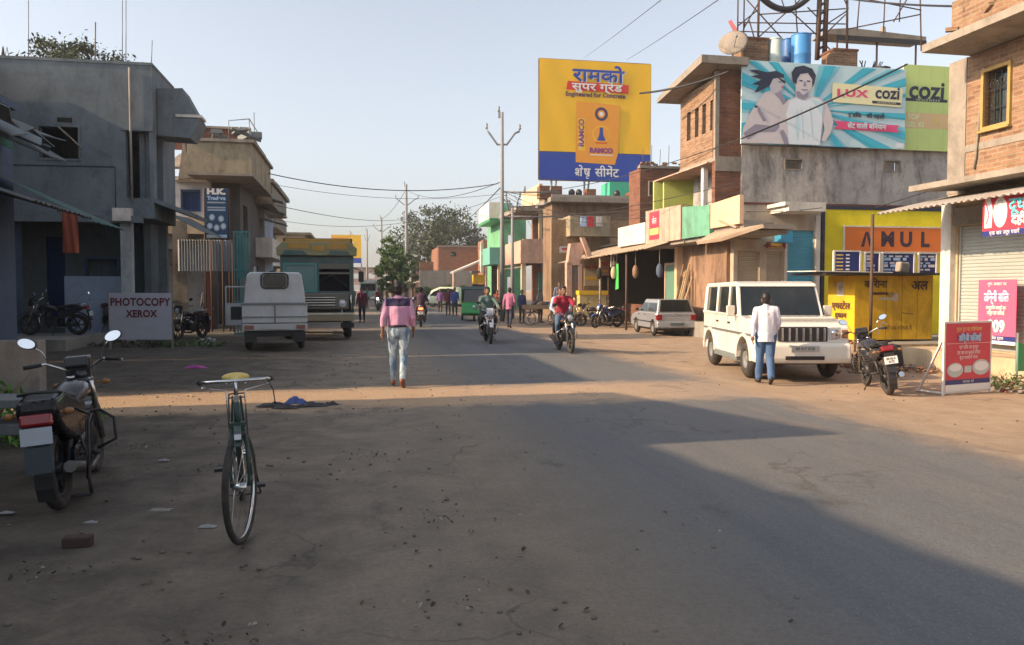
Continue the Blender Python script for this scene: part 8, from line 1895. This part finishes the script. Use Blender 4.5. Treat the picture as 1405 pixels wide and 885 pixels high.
def person(label, loc, rz, shirt, trous, pose=STAND, h=1.72, near=False, sleeve='long', hair='short', yoke=None, shoes=None, scarf=None, group=None, tuck=False, wide=1.0, skirt=False, cap=None, belt=None, collar=None):
    k = h / 1.72
    J = {a: V(b) * k for a, b in pose.items()}
    r = thing('person', label, 'person', loc, rz, group)
    up = (J['neck'] - J['chest']).normalized(); f = .13
    b = MB()
    hd = J['head']; hl = (.077 * k, .094 * k, .116 * k)
    b.ell(hd + V((0, -.005, .015)) * k, hl); b.ell(hd + V((0, .028, -.058)) * k, (.052 * k, .060 * k, .055 * k))
    b.cap(hd + V((0, .088, .012)) * k, hd + V((0, .108, -.020)) * k, .010 * k, .015 * k, 8)
    for sx in (-1, 1): b.ell(hd + V((sx * .078, -.005, -.005)) * k, (.012 * k, .022 * k, .032 * k), seg=8, rings=6)
    b.ell(hd + V((0, .088, -.050)) * k, (.026 * k, .012 * k, .008 * k), seg=8, rings=5)
    b.cap(J['neck'] - up * .06 * k, hd - V((0, 0, .06)) * k, .058 * k, .050 * k)
    b.cap(J['pelvis'], J['chest'], .125 * k, .135 * k); b.cap((J['shL'] + J['neck']) / 2 - up * .05, (J['shR'] + J['neck']) / 2 - up * .05, .05 * k, .05 * k)
    for s_ in 'LR':
        sh, el, ha = J['sh' + s_], J['el' + s_], J['ha' + s_]
        b.cap(sh, el, .050 * k, .040 * k); b.cap(el, ha, .038 * k, .026 * k)
        d = (ha - el).normalized(); side = V((1 if s_ == 'R' else -1, 0, 0)); fwd = V((0, 1, 0))
        riding = pose in (RIDE,)
        pc = ha + d * .045 * k
        b.ell(pc, (.022 * k, .040 * k, .045 * k), d.to_track_quat('Z', 'Y').to_euler())
        sp = d.cross(side).normalized()
        for i in range(4):
            o = sp * (.024 - .016 * i) * k; L = (.068, .078, .072, .056)[i] * k; c0 = pc + d * .035 * k + o
            c1 = c0 + d * L * .5 - side * .008 * k; c2 = c1 + d * L * .42 - side * .022 * k
            rf = (.0095 if near else .012) * k; b.cap(c0, c1, rf, rf * .95, 7); b.cap(c1, c2, rf * .95, rf * .8, 7)
        t0_ = pc + sp * .034 * k; t1_ = t0_ + d * .03 * k + sp * .022 * k; b.cap(pc + sp * .02 * k - d * .015 * k, t0_ + d * .01 * k, .013 * k, .012 * k, 7); b.cap(t0_ + d * .01 * k, t1_ + d * .015 * k, .012 * k, .010 * k, 7)
        b.cap(J['hip' + s_], J['kn' + s_], .078 * k, .052 * k); b.cap(J['kn' + s_], J['an' + s_], .050 * k, .034 * k); b.cap(J['an' + s_], J['to' + s_], .034 * k, .030 * k)
    body = b.build('body', SKIN, r); remesh(body, .0085 if near else .014, 3)
    # face
    for sx in (-1, 1):
        e = MB().ell(hd + V((sx * .030, .080, .012)) * k, (.013 * k, .008 * k, .008 * k), seg=8, rings=6).build('eye', EYE, r); MB().ell(hd + V((sx * .030, .087, .012)) * k, (.006 * k, .004 * k, .006 * k), seg=8, rings=5).build('pupil', PUP, e)
    if cap is None:
        m = MB().ell(hd + V((0, -.018, .035)) * k, (.086 * k, .100 * k, .108 * k)); m.ell(hd + V((0, -.045, -.02)) * k, (.074 * k, .070 * k, .075 * k))
        m.ell(hd + V((0, .045, .105)) * k, (.06 * k, .045 * k, .03 * k))
        if hair == 'long': m.cap(hd + V((0, -.07, .0)) * k, hd + V((0, -.10, -.22)) * k, .07 * k, .05 * k)
        hr = m.build('hair', HAIR, r); remesh(hr, .012, 3, .008, 60)
        # trim hair away from the face
        bm = bmesh.new(); bm.from_mesh(hr.data)
        dl = [v for v in bm.verts if (v.co.y - hd.y) > .055 * k and (v.co.z - hd.z) < .075 * k]
        bmesh.ops.delete(bm, geom=dl, context='VERTS'); bm.to_mesh(hr.data); bm.free()
    else:
        m = MB().ell(hd + V((0, -.005, .03)) * k, (.105 * k, .12 * k, .115 * k)); m.build('helmet', cap, r)
    # shirt
    m = MB(); q = .022 * k * wide
    hem = J['pelvis'] + (J['pelvis'] - J['chest']).normalized() * (.02 if tuck else .11) * k
    m.cap(hem * .5 + J['pelvis'] * .5, J['chest'], .140 * k * wide, .142 * k); m.cap(J['pelvis'] + V((.05, 0, 0)), J['chest'] + V((.06, 0, .03)) * k, .125 * k * wide, .118 * k); m.cap(J['pelvis'] - V((.05, 0, 0)), J['chest'] - V((.06, 0, -.03)) * k, .125 * k * wide, .118 * k)
    for s_ in 'LR':
        m.cap(J['sh' + s_] - up * .005, J['neck'] - up * .045 * k, .062 * k, .066 * k); m.cap(J['sh' + s_] * .72 + J['chest'] * .28, J['pelvis'] * .45 + J['chest'] * .55 + (J['sh' + s_] - J['neck']) * .22, .078 * k, .09 * k)
    m.cap(J['neck'] - up * .07 * k, J['neck'] - up * .015 * k, .085 * k, .066 * k)
    for s_ in 'LR':
        sh, el, ha = J['sh' + s_], J['el' + s_], J['ha' + s_]
        if sleeve == 'long': m.cap(sh, el, .062 * k, .050 * k); m.cap(el, el.lerp(ha, .93), .050 * k, .037 * k)
        else: m.cap(sh, sh.lerp(el, .75), .070 * k, .064 * k)
    if not tuck: m.cap(J['pelvis'], hem * 2 - J['pelvis'] , .142 * k * wide, .140 * k * wide); m.cap(J['pelvis'] + V((.045, 0, 0)) * k, hem * 2 - J['pelvis'] + V((.045, 0, 0)) * k, .115 * k * wide, .115 * k * wide); m.cap(J['pelvis'] - V((.045, 0, 0)) * k, hem * 2 - J['pelvis'] - V((.045, 0, 0)) * k, .115 * k * wide, .115 * k * wide)
    so = m.build('shirt', shirt, r); remesh(so, .011 if near else .017, 5, .012 if near else .008, 11)
    # cut the shirt hem level
    bm = bmesh.new(); bm.from_mesh(so.data)
    cutp = (J['pelvis'] + V((0, 0, .055)) * k) if tuck else hem - V((0, 0, .03 * k))
    bmesh.ops.bisect_plane(bm, geom=bm.verts[:] + bm.edges[:] + bm.faces[:], plane_co=cutp, plane_no=(J['pelvis'] - J['chest']).normalized(), clear_outer=True)
    bm.to_mesh(so.data); bm.free()
    if yoke is not None:
        so.data.materials.append(yoke)
        for p_ in so.data.polygons:
            c = p_.center
            zlim = (1.36 if c.y > 0 else 1.325) * k
            if c.z > zlim and c.z < 1.455 * k and abs(c.x) < .20 * k: p_.material_index = 1
        if not so.data.materials[0]: so.data.materials[0] = shirt
    if collar: MB().torus(J['neck'] - up * .005 * k, .066 * k, .014 * k, 'z', 20, 7, 1.6).build('collar', collar, so)
    # trousers
    m = MB()
    m.cap(J['pelvis'] + V((0, 0, .06)) * k, J['pelvis'] - V((0, 0, .02)) * k, .138 * k, .14 * k)
    lw = 1.0 * wide
    for s_ in 'LR':
        m.cap(J['hip' + s_], J['kn' + s_], .100 * k * lw, .068 * k * lw); m.cap(J['kn' + s_], J['an' + s_] + V((0, 0, .02)) * k, .068 * k * lw, (.058 if wide > 1.05 else .044) * k * lw)
    if skirt: m.cap(J['hipL'], (J['knL'] + J['knR']) / 2, .13 * k, .2 * k); m.cap((J['knL'] + J['knR']) / 2, (J['anL'] + J['anR']) / 2, .2 * k, .2 * k)
    to = m.build('trousers' if not skirt else 'skirt', trous, r); remesh(to, .011 if near else .017, 4, .010 if near else .006, 12)
    if belt: MB().torus(J['pelvis'] + V((0, 0, .065)) * k, .146 * k, .016 * k, 'z', 28, 6, 1.4).build('belt', belt, r)
    sm_ = shoes or plain('brown_shoe', (.07, .03, .02, 1), .5)
    for s_ in 'LR':
        a, t_ = J['an' + s_], J['to' + s_]
        d = (t_ - a).normalized(); m = MB().cap(a - d * .05 * k - V((0, 0, .035)) * k, t_ + d * .03 * k, .045 * k, .034 * k); m.cap(a + V((0, 0, .0)), a - V((0, 0, .03)) * k, .042 * k, .044 * k)
        m.build('shoe', sm_, r)
    if pose is not RIDE and pose is not PILL:
        for q_ in r.children:
            if not q_.name.startswith('shoe'): pass
        r.scale = (1.0, .86, 1.0)
    if scarf: MB().torus(J['neck'] - up * .01 * k, .085 * k, .032 * k, 'z', 18, 8, 1.4).cap(J['neck'] + V((.06, .06, -.03)) * k, J['chest'] + V((.05, .13, -.03)) * k, .035 * k, .03 * k).build('scarf', scarf, r)
    return r

PINK = cloth('shirt_pink', (.60, .32, .48, 1)); NVY = cloth('yoke_navy', (.03, .025, .07, 1)); 
def jeansmat():
    m, t = newmat('faded_jeans'); g = t.n('ShaderNodeTexCoord').outputs['Object']
    n = t.noise(t.mapping(g, (9, 9, 3.2)), 1.0, 5, .6); c = t.mix(t.ramp(n, .42, .62), (.12, .20, .32, 1), (.52, .62, .64, 1))
    finish(t, c, .85, t.noise(g, 40, 4), .3, .01); return m
g = gp(547, 531); person('man in a pink shirt with navy yoke and faded jeans walking away', (g.x, g.y, gz(g.x, g.y)), radians(4), PINK, jeansmat(), WALK, 1.76, True, yoke=NVY, tuck=True, belt=plain('dark_belt', (.03, .015, .03, 1), .5), shoes=plain('tan_shoe', (.20, .07, .045, 1), .5), collar=PINK)
g = gp(1050, 527); person('man in a white shirt and loose blue trousers walking away past the white off-roader', (g.x, g.y, -.08), radians(-8), cloth('shirt_white', (.66, .66, .74, 1)), cloth('trousers_blue', (.065, .13, .26, 1)), dict(WALK, head=(0, .05, 1.585), haR=(.20, .20, .98), elR=(.235, .02, 1.15)), 1.66, True, wide=1.14, shoes=BLACK)
g = gp(699, 450); person('man in a mauve shirt and dark trousers walking away at the right road edge', (g.x, g.y, gz(g.x, g.y)), radians(-14), cloth('shirt_mauve', (.42, .15, .26, 1)), cloth('trousers_navy', (.025, .03, .06, 1)), WALK, 1.7, sleeve='long')
g = gp(497, 443); person('person in dark maroon clothes walking towards the camera beside the lorry', (g.x, g.y, 0), radians(178), cloth('shirt_maroon', (.10, .035, .05, 1)), cloth('trousers_dark', (.035, .035, .04, 1)), STAND, 1.7, scarf=cloth('scarf_pink', (.55, .1, .2, 1)))
g = gp(492, 420); person('small distant figure in dark clothes just behind the lorry', (g.x - .5, g.y, 0), radians(178), cloth('shirt_teal', (.05, .12, .13, 1)), cloth('trousers_dark', (.035, .035, .04, 1)), STAND, 1.7)
g = gp(624, 434); person('man in a blue shirt walking on the right of the road beside the green rickshaw', (g.x, g.y, gz(g.x, g.y)), radians(186), cloth('shirt_blue', (.07, .10, .30, 1)), cloth('trousers_grey', (.05, .06, .08, 1)), STAND, 1.72)
g = gp(615, 433); person('person in a wine red top walking beside the man in blue', (g.x, g.y, gz(g.x, g.y)), radians(176), cloth('shirt_wine', (.16, .03, .05, 1)), cloth('trousers_grey', (.05, .06, .08, 1)), STAND, 1.66)
g = at(767, 400, 37.5); person('figure in a grey shirt standing before the gateway, above the red rider', (g.x, 37.5, .25), radians(200), cloth('shirt_check', (.22, .22, .30, 1)), cloth('trousers_grey', (.05, .06, .08, 1)), STAND, 1.72)
g = at(132, 380, 26.4); person('person in a pale shirt sitting at the window of the grey building', (g.x, 29.9, .45), radians(150), cloth('shirt_pale', (.45, .5, .55, 1)), cloth('trousers_grey', (.05, .06, .08, 1)), STAND, 1.68)
g = at(277, 400, 31); person('shadowy figure at the dark shopfront behind the trader sign posts', (g.x, 31.6, .05), radians(185), cloth('shirt_dim', (.12, .10, .12, 1)), cloth('trousers_dark', (.035, .035, .04, 1)), STAND, 1.7)

def rider(label, blabel, px, py, rzdeg, shirt, trous, paint, lit=False, h=1.72, sleeve='long', pill=None, cap=None, style='commuter', scarf=None):
    g = gp(px, py); rz = radians(rzdeg); loc = V((g.x, g.y, gz(g.x, g.y)))
    fwd = V((-sin(rz), cos(rz), 0)); c = loc - fwd * .66
    c.z = gz(c.x, c.y)
    mb = motorbike(blabel, c, rz, paint, 'motorbikes on the road', 0, False, lit, style=style)
    person(label, c, rz, shirt, trous, RIDE, h, False, sleeve, cap=cap, scarf=scarf)
    if pill: person(pill[0], c, rz, pill[1], pill[2], PILL, 1.68)
BPB = plain('bike_gloss_black', (.02, .02, .022, 1), .2, coat=.5); BPW = plain('bike_white', (.62, .60, .66, 1), .25, coat=.5, dirt=.1)
rider('rider in a dark red shirt with orange sleeve, facing the camera', 'black motorbike carrying the rider in dark red', 783, 485, 180 + 10, cloth('shirt_red', (.30, .02, .045, 1)), cloth('jeans_blue', (.07, .12, .20, 1)), BPB, False, 1.74, 'short', pill=('passenger in a light blue shirt behind the rider in dark red', cloth('shirt_sky', (.40, .52, .72, 1)), cloth('trousers_dark', (.035, .035, .04, 1))))
rider('rider in a grey green shirt, facing the camera', 'motorbike with a white headlight cowl coming up the middle of the road', 673, 472, 180 + 8, cloth('shirt_greygreen', (.10, .17, .16, 1)), cloth('trousers_dark', (.035, .035, .04, 1)), BPW, False, 1.72, pill=('passenger in dark clothes half hidden behind the rider in grey green', cloth('shirt_dark', (.06, .06, .08, 1)), cloth('trousers_dark', (.035, .035, .04, 1))))
# scooter rider going away
g = gp(575, 449)
c = V((g.x, g.y + .7, 0)); mbx = motorbike('red tailed motorbike riding away beyond the man in pink', c, radians(6), plain('bike_red', (.40, .03, .03, 1), .3, coat=.4), 'motorbikes on the road', 0, False)
for ch in mbx.children:
    if ch.name.startswith('tail_light'): ch.data = ch.data.copy(); ch.data.materials[0] = emit('brake_lamp', (1, .12, .05, 1), 4.0)
person('rider in a dark plum shirt seen from behind, riding away', c, radians(6), cloth('shirt_plum', (.06, .03, .055, 1)), cloth('trousers_dark', (.035, .035, .04, 1)), RIDE, 1.74)
p = at(519, 400, 60); c = V((p.x, 60, 0)); motorbike('far motorbike with its headlight on near the end of the street', c, radians(184), None, 'motorbikes on the road', 0, False, True)
person('distant rider in dark red on the motorbike with its headlight on', c, radians(184), cloth('shirt_darkred', (.15, .03, .03, 1)), cloth('trousers_dark', (.035, .035, .04, 1)), RIDE, 1.7)
p = at(541, 400, 85); c = V((p.x, 85, 0)); motorbike('tiny motorbike under the green roadside tree', c, radians(184), None, 'motorbikes on the road', 0, False)
person('tiny rider in orange brown under the green roadside tree', c, radians(184), cloth('shirt_rust', (.35, .12, .05, 1)), cloth('trousers_dark', (.035, .035, .04, 1)), RIDE, 1.7)

# more of the crowd far up the road
p = at(690, 400, 46); c = V((p.x, 46, gz(p.x, 47))); motorbike('dark motorbike following behind the rider in grey green, in front of the tall pole', c, radians(186), None, 'motorbikes on the road', 0, False)
person('rider in an ochre shirt behind the rider in grey green', c, radians(186), cloth('shirt_ochre', (.30, .17, .06, 1)), cloth('trousers_dark', (.035, .035, .04, 1)), RIDE, 1.7)
for k, (px, Yd, lb, cl) in enumerate(((604, 56, 'distant pedestrian in a violet top near the cream van', (.16, .08, .22, 1)), (682, 52, 'distant pedestrian in a brick red shirt beside the tall pole', (.30, .08, .05, 1)), (716, 40, 'pedestrian in dark blue standing right of the man in mauve', (.04, .06, .15, 1)), (741, 41, 'pedestrian in a grey shirt standing behind the handcart', (.20, .20, .20, 1)), (531, 70, 'small distant pedestrian in brown near the green roadside tree', (.20, .12, .07, 1)), (503, 66, 'small distant pedestrian in teal at the left of the road', (.06, .16, .18, 1)))):
    p = at(px, 400, Yd); person(lb, (p.x, Yd, gz(p.x, Yd)), radians(170 + 20 * k), cloth('shirt_crowd_%s' % 'abcdef'[k], cl), cloth('trousers_dark', (.035, .035, .04, 1)), STAND, 1.62 + .03 * k)

# ================================================================== FOREGROUND CLUTTER AT THE LEFT
P_BENCH = plaster('bench_cement', (.16, .17, .17, 1), (.07, .07, .07, 1), .5, .4, 1.5)
a = at(0, 560, 7.0)
r = thing('cement_bench', 'low grey slab bench of two stacked planks at the left edge', 'bench', (-4.9, 7.15, 0), radians(4))
MB().bb(-1, 1.02, -.22, .22, .60, .68).build('slab', P_BENCH, r, bevel=.012); MB().bb(-1, 1.0, -.20, .20, .36, .46).build('lower_slab', P_BENCH, r, bevel=.012)
for x in (-.8, .75): MB().bb(x - .1, x + .1, -.18, .18, -.05, .36).bb(x - .08, x + .08, -.16, .16, .46, .60).build('leg', P_CEM, r)
r = thing('low_wall', 'stained low cement wall behind the nearest motorbike', 'wall', (-8.6, 12.6, 0), TH)
MB().bb(-2.5, 1.05, 0, .3, -.1, .82).build('panel', P_CEM, r, bevel=.02)
rn = random.Random(31)
def bush(name, label, c, n, rx, ry, h, leaf, mt, cat='plant'):
    r = thing(name, label, cat, c, 0); vs = []; fs = []; m = MB()
    for i in range(max(6, n // 20)):
        a = rn.uniform(0, 6.28); e = V((cos(a) * rx * rn.random(), sin(a) * ry * rn.random(), h * rn.uniform(.5, 1))); m.tube([(0, 0, -.02), e * .5 + V((0, 0, .05)), e], [.008, .006, .003], 4)
    m.build('stem', WOOD, r)
    for i in range(n):
        a = rn.uniform(0, 6.28); q = rn.random() ** .5; p = V((cos(a) * q * rx, sin(a) * q * ry, rn.random() * h * (1 - .5 * q)))
        s_ = leaf * rn.uniform(.6, 1.4); e = Euler((rn.uniform(-1.2, 1.2), rn.uniform(-1.2, 1.2), rn.uniform(0, 6.3))).to_matrix(); b0 = len(vs)
        for w_ in ((-.5, 0, 0), (0, -.22, .06), (.6, 0, -.05), (0, .22, .06)): vs.append(p + e @ (V(w_) * s_))
        fs.append((b0, b0 + 1, b0 + 2, b0 + 3))
    MB()._add(vs, fs).build('leaves', mt, r); return r
LFG = leafmat('leaf_bright', (.05, .14, .02, 1), (.12, .26, .04, 1))
bush('weed_bush', 'bright green bush between the slab bench and the low wall', V((-5.7, 8.6, .0)), 900, .8, .5, .75, .10, LFG)
bush('weed_bush', 'small weedy tuft at the edge of the lit strip beyond the nearest motorbike', V((-5.5, 10.2, 0)), 130, .35, .25, .2, .07, LF2)
bush('weed_bush', 'straggling weeds near the foot of the pickup', V((-9.0, 22.2, .02)), 420, 1.1, .5, .28, .10, LF2)
bush('weed_bush', 'dark weeds behind the legs of the photocopy board', V((-10.4, 22.0, .02)), 300, 1.3, .4, .25, .10, LF1)
bush('weed_bush', 'dry little weeds by the plinth behind the red standing sign', V((at(1385, 505, 14).x, 14.0, -.1)), 260, .6, .3, .3, .07, LF2)

def rag(label, c, rx, ry, h, mt, seed, name='cloth_rag', cat='rag'):
    rn_ = random.Random(seed); n = 12; vs = []
    for j in range(n + 1):
        for i in range(n + 1):
            u_, v_ = i / n * 2 - 1, j / n * 2 - 1; rr = 1 + .35 * noise.noise(V((u_ * 1.5 + seed, v_ * 1.5, 0)))
            z = max(.006, h * (1 - u_ * u_) * (1 - v_ * v_) * (1 + .9 * noise.noise(V((u_ * 3, v_ * 3, seed * 1.3)))))
            vs.append((u_ * rx * rr, v_ * ry * rr, z))
    o = MB()._add(vs, [(j * (n + 1) + i, j * (n + 1) + i + 1, (j + 1) * (n + 1) + i + 1, (j + 1) * (n + 1) + i) for j in range(n) for i in range(n)], True).build(name, mt)
    o.location = c; sl_ = o.modifiers.new('s', 'SOLIDIFY'); sl_.thickness = .006; return tag(o, label, cat)
g = gp(268, 505); rag('magenta plastic bag lying flat on the dirt', g, .22, .10, .05, plain('magenta_plastic', (.35, .04, .25, 1), .4), 2, 'plastic_bag', 'bag')
g = gp(283, 473); rag('crumpled pale cloth beside the leg of the photocopy board', g, .45, .2, .16, plain('pale_cloth', (.42, .46, .5, 1), .8), 3)
g = gp(406, 556); rag('blue rag on the heap of scraps beside the bicycle', g + V((0, 0, .03)), .13, .1, .09, plain('blue_rag', (.06, .10, .28, 1), .8), 4)
for k, (px, py, s_) in enumerate(((375, 557, .20), (392, 560, .16), (430, 557, .22), (455, 556, .12))):
    g = gp(px, py); rag(['black scrap at the left end of the rag heap', 'dark scrap just left of the blue rag', 'dark scrap just right of the blue rag', 'thin dark scrap at the right end of the rag heap'][k], g, s_, s_ * .45, .05, DKM if k % 2 else BLACK, 10 + k)
for k, (px, py, s_, lb) in enumerate(((285, 723, .07, 'white paper scrap just left of the bicycle wheel'), (225, 632, .06, 'white crumpled scrap right of the nearest motorbike'), (220, 700, .10, 'pale torn leaves in front of the nearest motorbike'), (10, 704, .06, 'white scrap at the far left edge of the ground'), (125, 717, .05, 'small white chip on the dark earth beside the black brick'), (610, 538, .05, 'small pale scrap on the lit strip near the man in pink'))):
    g = gp(px, py); rag(lb, g, s_ * .8, s_ * .4, .015, plain('scrap_pale', (.30, .30, .30, 1), .8) if k != 2 else P_CEM, 30 + k, 'paper_scrap', 'scrap')
g = gp(107, 750); r_b = MB().box((0, 0, .035), (.17, .09, .07), (0, 0, .2)).build('loose_brick', plain('dark_brick', (.06, .035, .03, 1), .9), bevel=.01); r_b.location = g; tag(r_b, 'single dark brick lying in the left foreground', 'brick')
# scattered litter: leaves, chips and pebbles nobody could count
m = MB(); mats_ = [plain('litter_dark', (.04, .034, .028, 1), .9), plain('litter_brown', (.10, .07, .045, 1), .9), plain('litter_pale', (.28, .26, .23, 1), .8), plain('pebble', (.15, .13, .11, 1), .9)]
for i in range(2600):
    t_ = rn.uniform(-5.5, 2.4) if rn.random() < .8 else rn.uniform(6.0, 12.5); s__ = 3.2 + 17 * rn.random() ** 1.5
    if noise.noise(V((t_ * .9, s__ * .7, 5))) < .12 and rn.random() < .8: continue
    z = gh(t_, s__); k = rn.random(); m.cur = 0 if k < .4 else (1 if k < .6 else (2 if k < .64 else 3))
    if m.cur == 3 or k > .95: s_ = rn.uniform(.008, .022); m.ell((t_, s__, z + s_ * .3), (s_, s_ * .8, s_ * .6), seg=6, rings=4)
    else:
        s_ = .010 + .028 * rn.random() ** 2; e = Euler((rn.uniform(-.5, .5), rn.uniform(-.5, .5), rn.uniform(0, 6.3))).to_matrix()
        m._add([V((t_, s__, z + .012)) + e @ (V(q) * s_) for q in ((-.6, -.1, 0), (-.1, -.35, .15), (.6, -.15, .0), (.4, .3, .2), (-.2, .35, .05))], [(0, 1, 2, 3, 4)])
for (tc_, sc_, n_) in ((-2.6, 4.6, 60), (-1.9, 5.0, 40), (-.6, 3.9, 30), (-1.2, 7.6, 50), (-2.2, 8.8, 50), (.2, 7.9, 30), (.6, 5.6, 25), (.45, 4.1, 25)):
    for i in range(n_):
        t_ = rn.gauss(tc_, .22); s__ = rn.gauss(sc_, .10); s_ = rn.uniform(.01, .035); m.cur = rn.choice((0, 0, 1, 1, 2)); z = gh(t_, s__); e = Euler((rn.uniform(-.8, .8), rn.uniform(-.8, .8), rn.uniform(0, 6.3))).to_matrix()
        m._add([V((t_, s__, z + .018)) + e @ (V(q) * s_) for q in ((-.6, -.1, 0), (-.1, -.35, .15), (.6, -.15, .0), (.4, .3, .2), (-.2, .35, .05))], [(0, 1, 2, 3, 4)])
o = m.build('litter', mats_); o.rotation_euler = (0, 0, TH); tag(o, 'dry leaves, chips and pebbles strewn over the shoulders', 'litter', kind='stuff')
# brick rubble beside the right motorbike
m = MB(); m.cur = 0
RM = [BR_LIT, P_SLAB, BR_RED]
for i in range(520):
    px = rn.uniform(1148, 1292); py = rn.uniform(487, 513); g = gp(px, py); s_ = rn.uniform(.03, .12); m.cur = rn.choice((0, 0, 1, 2)); hh = max(0, noise.noise(V((g.x * .8, g.y * .8, 2)))) * .35
    m.box((g.x, g.y, gz(g.x, g.y) + s_ * .3 + hh * rn.random()), (s_, s_ * .6, s_ * .4), (rn.uniform(-.6, .6), rn.uniform(-.6, .6), rn.uniform(0, 3)))
o = m.build('rubble', RM); tag(o, 'broken brick and stone rubble between the off-roader and the red sign', 'rubble', kind='stuff')
m = MB()
for i in range(160):
    g = gp(rn.uniform(1358, 1405), rn.uniform(505, 540)); s_ = rn.uniform(.02, .09); m.cur = rn.choice((0, 1, 2)); m.box((g.x, g.y, -.1 + s_ * .3), (s_, s_ * .7, s_ * .5), (rn.uniform(-.6, .6), rn.uniform(-.6, .6), rn.uniform(0, 3)))
o = m.build('rubble', [P_CEM, P_SLAB, BR_RED]); tag(o, 'stones and broken bits around the green stand at the right edge', 'rubble', kind='stuff')
# ================================================================== HAZE
HZ = bpy.data.materials.new('haze_air'); HZ.use_nodes = True; t = HZ.node_tree; t.nodes.clear()
pv = t.nodes.new('ShaderNodeVolumePrincipled'); pv.inputs['Color'].default_value = (0.93, 0.95, 1.0, 1); pv.inputs['Density'].default_value = 0.0006; pv.inputs['Anisotropy'].default_value = 0.0
oo = t.nodes.new('ShaderNodeOutputMaterial'); t.links.new(pv.outputs[0], oo.inputs['Volume'])
o = MB().bb(-620, 620, -320, 920, -1.5, 26).build('haze', HZ); tag(o, 'thin dusty evening haze over the whole street', 'haze', kind='stuff')
bpy.data.scenes.remove(TMP)
